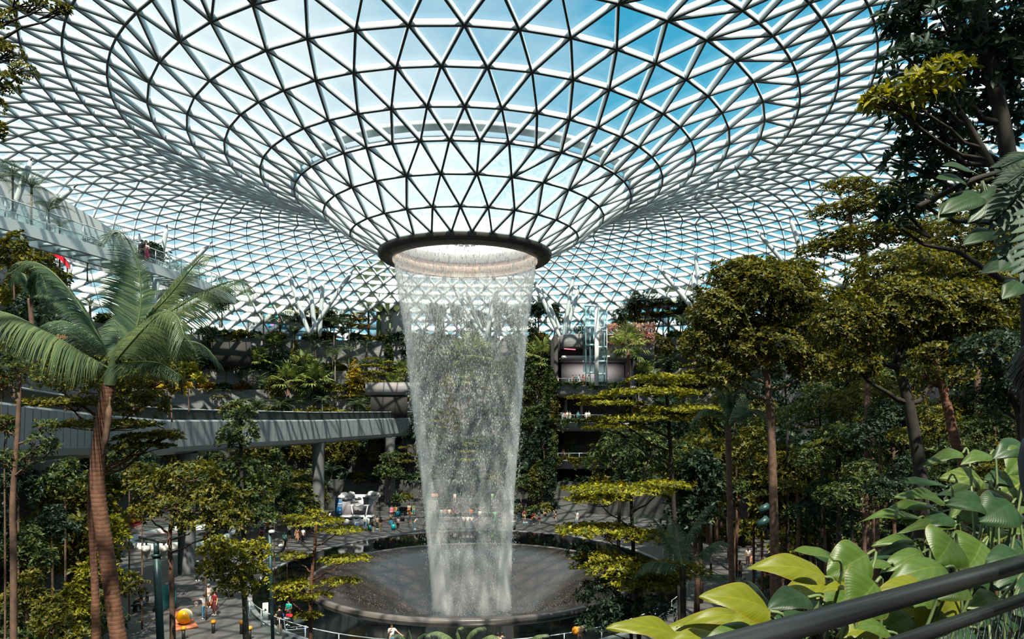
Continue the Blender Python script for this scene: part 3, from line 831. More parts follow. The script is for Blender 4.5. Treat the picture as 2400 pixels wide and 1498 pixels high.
def blob_tips(c, r, n, up=0.25, shell=0.72, rng=R):
    """Shoot tips over an uneven ellipsoid, fewer underneath."""
    d = unit(rng.normal(0, 1, (int(n * 1.6), 3)) + np.array([0, 0, up]))
    lump = 0.86 + 0.14 * np.sin(d[:, 0] * 5.1 + c[0]) * np.sin(d[:, 1] * 4.3 + c[1]) + 0.10 * np.sin(d[:, 2] * 7 + d[:, 0] * 6)
    s = (shell + (1 - shell) * rng.random(len(d))) * lump
    keep = rng.random(len(d)) < np.where(d[:, 2] < -0.35, 0.35, 1.0)
    d, s = d[keep][:n], s[keep][:n]
    return np.array(c) + d * s[:, None] * np.array(r), d

def flat_tips(c, r, n, rng=R, lobes=7):
    """Shoot tips over a flat spreading layer with ragged lobes."""
    a = rng.random(n) * 2 * PI
    ph = c[0] * 3.1 + c[2]
    edge = 0.72 + 0.28 * np.abs(np.sin(a * lobes / 2 + ph)) ** .7
    q = np.sqrt(rng.random(n)) * edge
    z = (0.35 * (1 - q ** 2) + rng.normal(0, .16, n)) * r[2]
    P = np.stack([c[0] + q * np.cos(a) * r[0], c[1] + q * np.sin(a) * r[1], c[2] + z], -1)
    A = np.stack([np.cos(a) * .55 * q, np.sin(a) * .55 * q, np.ones(n)], -1)
    return P, A

def branch(g, a, b, r0, r1, sag=0.0, n=5, sides=6, rng=R, wob=0.04):
    a, b = np.array(a, float), np.array(b, float); L_ = np.linalg.norm(b - a)
    s = np.linspace(0, 1, n)[:, None]
    P = a * (1 - s) + b * s + np.array([0, 0, 1]) * (sag * L_ * 4 * s * (1 - s)); P[1:-1] += rng.normal(0, wob * L_, (n - 2, 3)) * .5
    g.tube(P, np.linspace(r0, r1, n), sides)

# ---- library trees (built once; copies share the meshes). Every entry: list of (part name, mesh, matrix)
def lib_broad(H, cw, ch, nb, tips, leaf, seed, bark='bark_brown', leafm='mid', low=0.0):
    rng = np.random.default_rng(seed)
    gt, gl = Geo(), Geo()
    z0 = H - ch
    gt.tube([(0, 0, -0.3), (0.05, 0, H * .25), (0.1 * rng.normal(), .1 * rng.normal(), H * .55), (0, 0, H * .88)], [.035 * H * .55, .03 * H * .5, .02 * H * .5, .01], 7)
    for i in range(nb):
        a = 2 * PI * i / nb * 1.62 + rng.normal(0, .3); q = rng.random() ** .6 * .62 if i else 0
        zc = z0 + ch * (low + .25 + .6 * rng.random()) if i else H - ch * .3
        c = np.array([q * cw / 2 * math.cos(a), q * cw / 2 * math.sin(a), zc])
        rr = np.array([cw * .27, cw * .27, ch * .24]) * (0.8 + .4 * rng.random())
        P, d = blob_tips(c, rr, tips // nb, rng=rng)
        rosettes(gl, P, d + np.array([0, 0, .6]), leaf, 5, .48, rng=rng)
        branch(gt, (0, 0, z0 + (zc - z0) * .3), c, .012 * H * .5, .01, .05, rng=rng)
    return [('trunk', gt.mesh('trunk', [M[bark]], True), None), ('foliage', gl.mesh('foliage', [M['leaf_' + leafm]]), None)]

def lib_tiered(H, tiers, tips, leaf, seed, bark='bark_brown', leafm='olive'):
    rng = np.random.default_rng(seed); gt, gl = Geo(), Geo()
    gt.tube([(0, 0, -.3), (0, 0, H * .5), (.06, 0, H)], [.014 * H, .010 * H, .02], 7)
    for (zf, rf) in tiers:
        z, r = zf * H, rf
        P, A = flat_tips((0, 0, z), (r, r, .35 + r * .06), int(tips * r * r), rng=rng)
        rosettes(gl, P, A, leaf, 5, .5, rng=rng)
        for i in range(6):
            a = i * PI / 3 + rng.normal(0, .2)
            branch(gt, (0, 0, z - .25), (r * .8 * math.cos(a), r * .8 * math.sin(a), z), .03, .008, .02, rng=rng)
    return [('trunk', gt.mesh('trunk', [M[bark]], True), None), ('foliage', gl.mesh('foliage', [M['leaf_' + leafm]]), None)]

def lib_bush(tips, leaf, seed, leafm='mid', wr=.48, flat=.8, oval=False):
    rng = np.random.default_rng(seed); gl, gs = Geo(), Geo()
    for i in range(5):
        a = i * 2 * PI / 5; c = np.array([.42 * math.cos(a), .42 * math.sin(a), .38]) if i else np.array([0, 0, .55])
        P, d = blob_tips(c, (.52, .52, .45 * flat), tips // 5, up=.7, shell=.6, rng=rng)
        rosettes(gl, P, d + np.array([0, 0, .5]), leaf, 5, wr, rng=rng, oval=oval, bend=.2)
        gs.tube([(0, 0, -.1), c * .5, c], [.02, .015, .006], 5)
    return [('stem', gs.mesh('stem', [M['bark_dark']]), None), ('foliage', gl.mesh('foliage', [M['leaf_' + leafm]]), None)]

def frond_geo(pts, n, ln, wid, droop=.6, vee=.35, taper=1.0, sides=(1, -1), up=(0, 0, 1), seg=3, rach=.012, lean=.55, rng=R, tip=.35, gap=0.0):
    """Feather frond on a curve: leaflets on both sides of the rachis, bending down under their weight."""
    gl, gr = Geo(), Geo()
    P = np.array([tuple(p) for p in pts], float)
    if len(P) < 20: P = catmull3(P, 10)
    cum = np.concatenate([[0], np.cumsum(np.linalg.norm(np.diff(P, axis=0), axis=1))]); tot = cum[-1]
    gr.tube(P[::2], np.linspace(rach, rach * .25, len(P[::2])), 6)
    u = np.linspace(.10, 1.0, n)
    Q = np.stack([np.interp(u * tot, cum, P[:, k]) for k in range(3)], -1)
    T = unit(np.gradient(Q, axis=0)); U0 = np.array(up, float)
    for s in sides:
        S = unit(np.cross(T, U0)) * s
        prof_ = (np.clip(u / .22, .35, 1) * np.clip((1.02 - u) / .55, tip, 1)) ** .8
        Ll = ln * prof_ * (0.9 + .2 * rng.random(n))
        D = unit(S + T * (lean + .5 * u[:, None] ** 3) + U0 * vee)
        Wn = unit(np.cross(D, np.cross(S, T) * 1.0))
        Wd = wid * np.clip(prof_, .5, 1)
        rows = []
        for k in range(seg + 1):
            f = k / seg
            c = Q + D * (Ll * f)[:, None] + np.array([0, 0, -1.0]) * (droop * Ll * f ** 2)[:, None]
            c[:, :2] += rng.normal(0, gap, (n, 2)) * f
            ww = Wd * (1 - f ** 2.2) * (.55 + .9 * min(f * 3, .5)) / 2
            rows.append(c + T * ww[:, None]); rows.append(c - T * ww[:, None])
        V = np.stack(rows, 1).reshape(-1, 3); o = np.arange(n)[:, None] * (2 * (seg + 1))
        q = np.concatenate([o + np.array([[2 * k, 2 * k + 1, 2 * k + 3, 2 * k + 2]]) for k in range(seg)])
        gl.add(V, None, q)
    return gl, gr

def catmull3(P, n):
    P = [np.array(p, float) for p in P]; out = []
    for i in range(len(P) - 1):
        p0, p1, p2, p3 = P[max(i - 1, 0)], P[i], P[i + 1], P[min(i + 2, len(P) - 1)]
        for s in np.arange(n) / n:
            out.append(0.5 * (2 * p1 + (p2 - p0) * s + (2 * p0 - 5 * p1 + 4 * p2 - p3) * s * s + (3 * p1 - p0 - 3 * p2 + p3) * s ** 3))
    out.append(P[-1]); return np.array(out)

def frond_mesh(L_, rise, fall, n, ln, wid, droop, leafm, seed, vee=.3):
    rng = np.random.default_rng(seed)
    s = np.linspace(0, 1, 24)
    pts = np.stack([L_ * (s - .12 * s ** 3), np.zeros(24), rise * L_ * s - fall * L_ * s ** 2.3], -1)
    gl, gr = frond_geo(pts, n, ln, wid, droop, vee, rng=rng, seg=2, rach=.03)
    V = [*gl.v]; g = gl; off = g.n
    for v, q, t_ in zip(gr.v, gr.q, gr.t): g.add(v, t_, q, 1)
    return g.mesh('frond', [M['leaf_' + leafm], M['stem_green']])

def lib_palm(H, nf, meshes, seed, tr=.09, bark='bark_grey', tilt=(.1, 1.0), shaft=True):
    rng = np.random.default_rng(seed); gt = Geo()
    gt.tube([(0, 0, -.3), (.02, .02, H * .4), (.06 * rng.normal(), .06 * rng.normal(), H * .8), (0, 0, H)], [tr * 1.25, tr, tr * .9, tr * .8], 8)
    parts = [('trunk', gt.mesh('trunk', [M[bark]], True), None)]
    if shaft:
        gs = Geo(); gs.tube([(0, 0, H), (0, 0, H + .35), (0, 0, H + .8)], [tr * 1.15, tr * 1.0, tr * .4], 8); parts.append(('crownshaft', gs.mesh('crownshaft', [M['stem_green']], True), None))
    for i in range(nf):
        a = i * 2.39996 + rng.normal(0, .12); el = tilt[0] + (tilt[1] - tilt[0]) * (i / max(nf - 1, 1))
        m = Matrix.Translation((0, 0, H + (.55 if shaft else .0))) @ Matrix.Rotation(a, 4, 'Z') @ Matrix.Rotation(-el, 4, 'Y') @ Matrix.Scale(.85 + .3 * rng.random(), 4)
        parts.append(('frond', meshes[i % len(meshes)], m))
    return parts

def fan_mesh(rad, nb, pet, leafm, seed):
    """Palmate frond: stalk, then pleated blades radiating in a fan with split drooping tips."""
    rng = np.random.default_rng(seed); g = Geo()
    g.tube([(0, 0, 0), (pet * .5, 0, pet * .06), (pet, 0, 0)], [.022, .018, .014], 5, 1)
    for i in range(nb):
        a = (i / (nb - 1) - .5) * math.radians(250)
        d = np.array([math.cos(a), math.sin(a), .12 * math.cos(a * 1.4)]); d /= np.linalg.norm(d)
        s = np.array([-math.sin(a), math.cos(a), 0]); Ls = rad * (.8 + .2 * math.cos(a * .6)) * (.92 + .16 * rng.random()); w = rad * .135
        b = np.array([pet, 0, 0.0])
        V = [b, b + d * Ls * .6 + s * w / 2 + np.array([0, 0, .02]), b + d * Ls * .6 - s * w / 2, b + d * Ls * .6 + np.array([0, 0, .05 * rad]), b + d * Ls - np.array([0, 0, Ls * (.14 + .14 * rng.random())])]
        g.add(V, [[0, 3, 1], [0, 2, 3], [1, 3, 4], [3, 2, 4]])
    return g.mesh('frond', [M['leaf_' + leafm], M['stem_green']])

def lib_fan(H, nf, meshes, seed, tr=.12, bark='bark_brown'):
    rng = np.random.default_rng(seed); gt = Geo()
    gt.tube([(0, 0, -.3), (.03, 0, H * .5), (0, 0, H)], [tr * 1.2, tr, tr], 8)
    parts = [('trunk', gt.mesh('trunk', [M[bark]], True), None)]
    for i in range(nf):
        a = i * 2.39996; f = i / (nf - 1); el = -0.65 + 1.95 * f + rng.normal(0, .1)
        m = Matrix.Translation((0, 0, H)) @ Matrix.Rotation(a, 4, 'Z') @ Matrix.Rotation(-el, 4, 'Y') @ Matrix.Scale(.85 + .25 * rng.random(), 4)
        parts.append(('frond', meshes[i % len(meshes)], m))
    return parts

def lib_sword(H, heads, nl, ln, seed, leafm='dark'):
    """Branching screw pine with heads of long sword leaves."""
    rng = np.random.default_rng(seed); gt, gl = Geo(), Geo()
    for h in range(heads):
        a = 2 * PI * h / heads; q = .35 * H * (0 if h == 0 else .6 + .3 * rng.random())
        top = np.array([q * math.cos(a), q * math.sin(a), H * (.75 + .25 * rng.random())])
        branch(gt, (0, 0, -.2), top, .07, .05, .08, rng=rng)
        d = unit(rng.normal(0, 1, (nl, 3)) + np.array([0, 0, .75]))
        leaves(gl, np.repeat(top[None], nl, 0), d, np.repeat([[0, 0, 1.0]], nl, 0) + rng.normal(0, .2, (nl, 3)), ln * (.7 + .5 * rng.random(nl)), .09, oval=True, bend=.35)
    return [('trunk', gt.mesh('trunk', [M['bark_brown']], True), None), ('foliage', gl.mesh('foliage', [M['leaf_' + leafm]]), None)]

def lib_paddle(H, seed):
    """Traveller's palm: big paddle leaves in one plane."""
    rng = np.random.default_rng(seed); gt = Geo(); gt.tube([(0, 0, -.3), (0, 0, H)], [.16, .13], 8)
    parts = [('trunk', gt.mesh('trunk', [M['stem_green']], True), None)]
    for i, a in enumerate((-.62, -.25, .05, .5)):
        g = Geo(); L_, w = 2.3, .95
        for s in (0,):
            u = np.linspace(0, 1, 9); wv = w / 2 * np.sin(PI * np.clip(u * .93 + .07, 0, 1)) ** .55
            A = np.stack([u * L_ + 1.3, wv, -.22 * u ** 2 + .08], -1); C = np.stack([u * L_ + 1.3, 0 * u, -.22 * u ** 2], -1); B = np.stack([u * L_ + 1.3, -wv, -.22 * u ** 2 + .08], -1)
            g.strip(A, C); g.strip(C, B)
        g.tube([(0, 0, 0), (.7, 0, .02), (1.35, 0, 0)], [.05, .04, .03], 5, 1)
        m = Matrix.Translation((0, 0, H)) @ Matrix.Rotation(-PI / 2 - a * -1, 4, 'Y') @ Matrix.Rotation(PI / 2 * .8, 4, 'X')
        parts.append(('leaf', g.mesh('leaf', [M['leaf_mid'], M['stem_green']]), m))
    return parts

def plant(name, parts, loc, rz=0.0, sc=1.0, leafm=None, szx=None):
    o = link(name, None, None, loc); o.rotation_euler = (0, 0, rz)
    o.scale = (sc, sc, sc) if szx is None else szx
    o.empty_display_size = .2
    for pn, me, mx_ in parts:
        c = link(pn, me, o)
        if mx_ is not None: c.matrix_local = mx_
        if leafm and pn in ('foliage', 'frond', 'leaf'):
            c.material_slots[0].link = 'OBJECT'; c.material_slots[0].material = M['leaf_' + leafm]
    return o

# ---- large single trees, shaped to the crowns the photo shows
GREEN = {'yellow': 'yellow-green', 'olive': 'olive', 'mid': 'mid green', 'dark': 'dark green', 'blue': 'blue-green', 'gold': 'golden', 'rust': 'rust-tinted', 'palm': 'green'}
def big_tree(name, label, trunk, rad, blobs, leaf, leafm, bark='bark_brown', dens=2.2, oval=False, wr=.5, base=None, cat='tree', group=None, k=5, seed=1, twig=True, forks=None, knots=0):
    """trunk: (px, py, depth) points from the foot up; blobs: (px, py, depth, rx, ry[, 'flat']) in pixels of the frame at that depth."""
    rng = np.random.default_rng(seed)
    T = [np.array(at(*p)) for p in trunk]
    d0 = trunk[0][2]
    zb = base if base is not None else (slope_z(d0) if d0 < 31 else level_of(T[0][0], T[0][1]))
    foot = T[0].copy(); foot[2] = zb - .1
    if T[0][2] > zb + .3: T = [foot] + T
    else: T[0][2] = zb - .1
    o = thing(name, label, cat, foot + np.array([0, 0, .1]), 0, group)
    org = foot + np.array([0, 0, .1])
    T = [p - org for p in T]
    gt, gl = Geo(), Geo()
    P = catmull3(T, 6) if len(T) > 2 else np.linspace(T[0], T[1], 8)
    if knots:
        rr_ = np.linspace(rad * 1.15, rad * .7, len(P)) * (1 + .22 * (rng.random(len(P)) < .22))
    else:
        rr_ = np.linspace(rad * 1.15, rad * .6, len(P))
    gt.tube(P, rr_, 9)
    zt = P[:, 2]
    for b in blobs:
        px, py, d, rx, ry = b[:5]; flat = len(b) > 5
        c = np.array(at(px, py, d)) - org; s = d / F
        r = np.array([rx * s, rx * s * .9, ry * s])
        lp = leaf / s
        n = int(dens * 3.0 * rx * (max(ry, .5 * rx) if flat else ry) / lp ** 2)
        n = min(max(n, 30), 7500)
        if flat: tp, ax = flat_tips(c, r, n, rng)
        else:
            tp, ax = blob_tips(c, r, n, rng=rng); ax = ax + np.array([0, 0, .55])
        rosettes(gl, tp, ax, leaf, k, wr, oval=oval, rng=rng, bend=.15)
        i = int(np.argmin(np.abs(zt - (c[2] - .55 * np.linalg.norm((c - P[-1])[:2]) - .1))))
        br = min(rad * .45, .09)
        branch(gt, P[i], c + np.array([0, 0, -.2 * r[2]]), br, br * .3, -.04, 6, rng=rng)
        if twig:
            for q in range(7):
                v = tp[rng.integers(len(tp))]
                branch(gt, c * .75 + P[i] * .25, v, br * .35, .008, 0, 4, 4, rng=rng)
    part('trunk', gt, [M[bark]], o, True)
    part('foliage', gl, [M['leaf_' + leafm]], o)
    return o
# ------------------------------------------------------------------ large trees, near to far
B = big_tree
# the forest on the far side of the viewing rail
B('broadleaf_tree', 'wide rounded olive tree, its crown filling the view above the twin forked dark trunk', [(2160, 1200, 17), (2150, 1060, 17), (2118, 900, 17), (2100, 850, 17)], .17,
  [(2110, 730, 17, 150, 95), (1985, 770, 16.5, 95, 85), (2240, 740, 17, 120, 95), (2120, 640, 18, 150, 60), (2310, 690, 17.5, 110, 80), (2120, 760, 18.5, 170, 90), (2010, 860, 16.5, 60, 40), (2250, 840, 17.5, 90, 50)], .115, 'olive', 'bark_dark', 3.6, seed=3)
B('broadleaf_tree', 'domed olive tree with a knotted brown trunk beside the wide rounded one', [(1818, 1420, 24), (1812, 1150, 24), (1805, 960, 24), (1795, 860, 24)], .16,
  [(1790, 690, 24, 120, 90), (1690, 740, 24, 85, 85), (1880, 740, 24, 90, 90), (1640, 810, 24, 55, 50), (1790, 820, 24, 130, 60), (1740, 650, 24.5, 90, 50), (1860, 660, 24.5, 70, 55), (1760, 770, 26, 140, 100), (1700, 880, 24, 70, 40), (1900, 860, 24, 60, 50)], .15, 'olive', 'bark_brown', 3.8, seed=4, knots=1)
B('feathery_tree', 'tall thin-leaved yellow-green tree behind the domed crowns, rising towards the dome', [(2030, 700, 31), (2000, 560, 31), (1990, 480, 31)], .12,
  [(1985, 500, 31, 90, 40, 'f'), (2090, 470, 31, 110, 45, 'f'), (2040, 560, 31, 130, 40, 'f'), (1950, 590, 31, 90, 40, 'f'), (2150, 545, 31, 110, 45, 'f'), (1990, 440, 31, 70, 25, 'f'), (2200, 620, 31, 120, 60, 'f')], .16, 'olive', 'bark_brown', 1.9, seed=5)
B('feathery_tree', 'tall thin-leaved golden-olive tree whose crown tops the railing end of the forest', [(2290, 800, 27), (2270, 640, 27)], .12,
  [(2260, 560, 27, 120, 60), (2340, 600, 27, 100, 70), (2180, 600, 27, 80, 40), (2320, 470, 27, 110, 60)], .15, 'olive', 'bark_brown', 2.0, seed=6)
B('glossy_leaf_tree', 'dark glossy big-leaved tree hanging over the corner of the view by the dome', [(2420, 520, 8.6), (2375, 420, 8.6), (2345, 260, 8.6), (2300, 60, 8.6), (2290, -80, 8.6)], .105,
  [(2190, 60, 8.6, 110, 75), (2150, 150, 8.4, 80, 60), (2280, 170, 8.8, 120, 90), (2180, 260, 8.2, 100, 55), (2080, 235, 8.2, 50, 22), (2110, 40, 8.6, 50, 60), (2330, 60, 9.0, 110, 90), (2200, 330, 8.6, 85, 50), (2130, 380, 8.6, 60, 55),
   (2330, 280, 9.0, 90, 80), (2240, 400, 9, 70, 40), (2120, 470, 8.6, 60, 40), (2100, 520, 8.6, 45, 45), (2280, -60, 9, 160, 70), (2390, 160, 9, 70, 120)] + [(*to_px((x, y, z)), y, r * F / y, rz * F / y) for x, y, z, r, rz in ((7.6, 4.4, 23.5, 2.4, 1.2), (8.8, 1.6, 24.0, 3.0, 1.4), (7.2, .7, 24.6, 1.9, 1.2), (10.5, 4.0, 23, 2.4, 1.5))], .135, 'dark', 'bark_dark', 3.0, oval=True, wr=.36, seed=7)  # last four blobs are unseen, added above the frame to cast shade below
B('glossy_leaf_tree', 'yellow-green young leaves on a bough before the dark corner tree', [(2400, 560, 7.8), (2330, 400, 7.8), (2250, 260, 7.8)], .05,
  [(2150, 200, 7.7, 75, 26), (2220, 170, 7.7, 60, 30), (2060, 235, 7.7, 34, 14), (2120, 235, 7.7, 50, 16)], .125, 'yellow', 'bark_dark', 2.2, oval=True, wr=.34, seed=8)
B('slender_tree', 'slender tree with a bare red-brown trunk leaning beside the dark forked one', [(2262, 1130, 15.5), (2240, 1040, 15.5), (2212, 920, 15.5), (2195, 860, 15.5)], .125,
  [(2190, 830, 15.5, 60, 30), (2160, 880, 15.5, 55, 24), (2250, 880, 15.5, 70, 26)], .11, 'olive', 'bark_red', 1.8, seed=9)
B('slender_tree', 'dark double-stemmed tree leaning in at the edge beyond the rail', [(2400, 1040, 14), (2350, 900, 14), (2320, 800, 14)], .10,
  [(2340, 830, 14, 110, 60), (2390, 900, 14, 90, 60), (2330, 940, 14.5, 60, 40)], .11, 'dark', 'bark_dark', 2.0, seed=10)
mids = [(1920, 960, 38, 'mid', 120, 60), (2040, 930, 36, 'olive', 120, 50), (1960, 1060, 34, 'mid', 110, 70), (2090, 1000, 30, 'dark', 110, 70), (2200, 1010, 28, 'olive', 120, 60), (2330, 1000, 26, 'mid', 110, 80), (1880, 1110, 44, 'olive', 90, 60),
        (2020, 1150, 27, 'mid', 110, 70), (2130, 1130, 24, 'dark', 100, 60), (1760, 1060, 50, 'olive', 90, 60), (1660, 1040, 58, 'mid', 90, 70), (1720, 960, 56, 'olive', 110, 60), (1600, 1090, 62, 'olive', 80, 40), (1780, 1130, 46, 'mid', 70, 50),
        (2250, 1090, 22, 'mid', 110, 60), (2370, 1100, 20, 'olive', 90, 70), (1990, 860, 40, 'olive', 120, 60), (2140, 880, 38, 'mid', 120, 60), (1840, 900, 44, 'dark', 100, 60), (2380, 820, 34, 'olive', 100, 90), (1580, 1000, 66, 'dark', 90, 60), (1930, 1190, 36, 'dark', 90, 70), (1700, 1140, 66, 'olive', 80, 30)]
for i, (px, py, d, lm, rx, ry) in enumerate(mids):
    o = B('understorey_tree', '', [(px + 6, py + 150, d), (px, py, d)], .09, [(px, py, d, rx * .62, ry * .8), (px - rx * .55, py + ry * .3, d, rx * .5, ry * .55), (px + rx * .55, py + ry * .25, d, rx * .5, ry * .6), (px, py - ry * .6, d, rx * .45, ry * .45)], max(.13, .0052 * d), lm, 'bark_brown' if i % 2 else 'bark_dark', 1.7, seed=20 + i, twig=False)
    rank(o, GREEN[lm] + ' understorey tree in the shaded forest behind the handrail', 'understorey trees behind the handrail', 'tree')
# tiered yellow trees before the tunnel
B('tiered_tree', 'bright yellow-green tiered tree nearest the pool, four flat layers of leaves', [(1498, 1500, 33), (1485, 1300, 33), (1478, 1130, 33)], .12,
  [(1450, 1150, 33, 135, 16, 'f'), (1560, 1140, 33.5, 75, 14, 'f'), (1400, 1172, 32.5, 80, 18, 'f'), (1400, 1245, 32.6, 105, 22, 'f'), (1500, 1260, 33, 90, 20, 'f'), (1450, 1330, 32, 115, 28, 'f'), (1560, 1340, 32.5, 110, 24, 'f'), (1400, 1310, 32, 60, 18, 'f'), (1500, 1365, 32, 100, 18, 'f')], .21, 'yellow', 'bark_dark', 2.1, seed=61)
B('tiered_tree', 'tall yellow-green tiered tree whose top layer crosses the view of the lift landing', [(1594, 1420, 38), (1580, 1200, 38), (1568, 1000, 38), (1560, 900, 38)], .14,
  [(1520, 925, 38, 120, 20, 'f'), (1430, 950, 37.5, 85, 14, 'f'), (1370, 935, 37.2, 45, 8, 'f'), (1590, 965, 38, 120, 20, 'f'), (1500, 985, 38, 120, 18, 'f'), (1440, 1005, 37.5, 80, 12, 'f'), (1560, 890, 38.4, 90, 16, 'f'), (1640, 975, 38, 60, 14, 'f')], .22, 'yellow', 'bark_dark', 2.0, seed=62)
B('broadleaf_tree', 'dense dark tree just under the top layer of the tall tiered tree', [(1450, 1250, 46), (1460, 1060, 46)], .15, [(1460, 1050, 46, 75, 50), (1410, 1090, 46, 45, 40), (1530, 1050, 46, 60, 50), (1500, 1100, 46, 70, 40), (1590, 1080, 47, 60, 50)], .26, 'mid', 'bark_dark', 2.0, seed=63)
B('broadleaf_tree', 'low dark tree leaning over the rim of the bowl beneath the tiered tree', [(1480, 1500, 31.5), (1470, 1440, 31.5)], .10, [(1400, 1400, 31.5, 55, 45), (1450, 1440, 31, 60, 40), (1360, 1295, 32.2, 40, 22), (1390, 1465, 31, 45, 25), (1530, 1430, 31, 60, 40)], .22, 'dark', 'bark_dark', 1.6, seed=64)
for i, (px, y0, y1, d, rad, bk) in enumerate(((1868, 1345, 1150, 40, .12, 'bark_red'), (1967, 1280, 1050, 34, .10, 'bark_dark'), (1727, 1285, 1110, 60, .20, 'bark_red'), (2060, 1200, 1000, 32, .10, 'bark_brown'), (1607, 1240, 1090, 62, .16, 'bark_red'))):
    o = B('slender_tree', '', [(px - 4, y0, d), (px + 3, (y0 + y1) / 2, d), (px, y1, d)], rad, [(px - 20, y1 - 10, d, 45, 18, 'f'), (px + 30, y1 + 5, d, 50, 16, 'f')], .18 + .002 * d, 'olive', bk, 1.6, seed=70 + i)
    rank(o, 'thin straight bare-stemmed tree on the plaza beds behind the tiered trees', 'thin stems behind the tiered trees', 'tree')
# ---- the near planting opposite
B('spreading_tree', 'dark flat-branched tree spreading across the viaduct behind the big palm', [(226, 1510, 17.4), (222, 1350, 17.4), (214, 1180, 17.4), (222, 1080, 17.4), (240, 980, 17.4)], .095,
  [(160, 950, 17.4, 110, 26, 'f'), (240, 905, 17.8, 130, 40), (110, 880, 17.6, 80, 36), (330, 950, 17.4, 80, 40), (350, 1030, 17.2, 80, 20, 'f'), (250, 1000, 17, 120, 22, 'f'), (330, 1050, 17, 80, 14, 'f'), (390, 1020, 17, 40, 16, 'f'), (380, 890, 18.5, 60, 36)], .115, 'olive', 'bark_red', 2.0, seed=81, knots=1)
B('young_tree', 'young tree with a forked brown stem and bronze shoots before the viaduct', [(32, 1330, 12.5), (30, 1180, 12.5), (38, 1060, 12.5), (44, 960, 12.5), (46, 880, 12.5)], .055,
  [(40, 870, 12.5, 50, 36), (10, 905, 12.5, 40, 26), (10, 1000, 12.5, 32, 26), (95, 1035, 12.4, 34, 30), (110, 1000, 12.5, 30, 16), (70, 1075, 12.3, 32, 20), (15, 1080, 12.5, 24, 24), (120, 1050, 12.4, 24, 22)], .085, 'mid', 'bark_brown', 1.2, oval=True, wr=.38, seed=82)
B('young_tree', 'bronze new leaves on the thin sapling beside the forked stem', [(12, 1300, 12.8), (10, 1050, 12.8)], .02, [(12, 990, 12.8, 22, 16), (6, 900, 12.8, 16, 14), (22, 1005, 12.8, 16, 10)], .09, 'rust', 'bark_brown', 1.2, oval=True, seed=83)
B('columnar_tree', 'narrow dark tree in stacked clumps standing before the viaduct girder', [(575, 1500, 30), (572, 1300, 30), (566, 1100, 30), (562, 980, 30)], .11,
  [(555, 970, 30, 48, 34), (560, 1020, 30, 56, 32), (545, 1040, 30, 44, 20), (570, 1100, 30.5, 75, 36), (520, 1140, 30.5, 80, 40), (600, 1150, 30.5, 70, 36), (560, 1200, 30.3, 90, 30), (610, 1210, 30, 50, 26)], .20, 'mid', 'bark_dark', 2.0, seed=84)
B('broadleaf_tree', 'broad green tree with a straight brown stem rising between the two lamp posts', [(405, 1510, 24), (402, 1350, 24), (398, 1250, 24), (420, 1160, 24)], .10,
  [(440, 1120, 24, 90, 45), (360, 1150, 24, 70, 40), (500, 1170, 24, 85, 46), (420, 1190, 23.6, 100, 36), (340, 1200, 23.8, 50, 24), (540, 1220, 24, 60, 40), (470, 1230, 23.6, 70, 30), (330, 1120, 24.5, 50, 36)], .155, 'olive', 'bark_brown', 2.1, seed=85)
B('broadleaf_tree', 'lower yellow-green tree with grey stem in front of the broad green one', [(578, 1510, 27), (572, 1400, 27), (560, 1330, 27)], .115,
  [(560, 1310, 27, 75, 44), (510, 1290, 27, 50, 36), (590, 1350, 26.6, 48, 34), (500, 1340, 27, 46, 28), (560, 1375, 26.6, 60, 26), (600, 1290, 27.3, 40, 26)], .17, 'yellow', 'bark_grey', 2.1, seed=86)
B('tiered_tree', 'small golden tiered tree standing alone before the bowl', [(728, 1510, 32), (729, 1380, 32), (738, 1280, 32), (742, 1215, 32)], .10,
  [(735, 1225, 32, 75, 12, 'f'), (800, 1245, 31.6, 60, 10, 'f'), (690, 1215, 32, 45, 8, 'f'), (740, 1205, 32.3, 25, 10), (690, 1305, 32, 48, 10, 'f'), (810, 1312, 31.6, 64, 10, 'f'), (690, 1375, 32, 62, 16, 'f'), (800, 1365, 31.6, 50, 10, 'f'), (670, 1400, 31.8, 35, 18, 'f'), (740, 1400, 31.5, 45, 12, 'f'), (725, 1445, 31.8, 36, 10, 'f')], .16, 'yellow', 'bark_red', 1.5, seed=87)
B('overhanging_branch', 'leafy bough hanging in at the top corner against the dome', [(-120, 500, 9.5), (-110, 200, 9.5), (-60, 60, 9.5), (0, 20, 9.5)], .06,
  [(110, 10, 9.5, 55, 14), (60, 5, 9.5, 40, 14), (20, 50, 9.5, 20, 30), (30, 130, 9.5, 35, 22), (55, 165, 9.5, 36, 12), (15, 200, 9.5, 34, 34), (5, 110, 9.5, 22, 22), (5, 310, 9.5, 10, 26), (150, 22, 9.5, 18, 8), (0, 250, 9.5, 15, 20)], .058, 'olive', 'bark_dark', 1.6, seed=88, cat='tree')
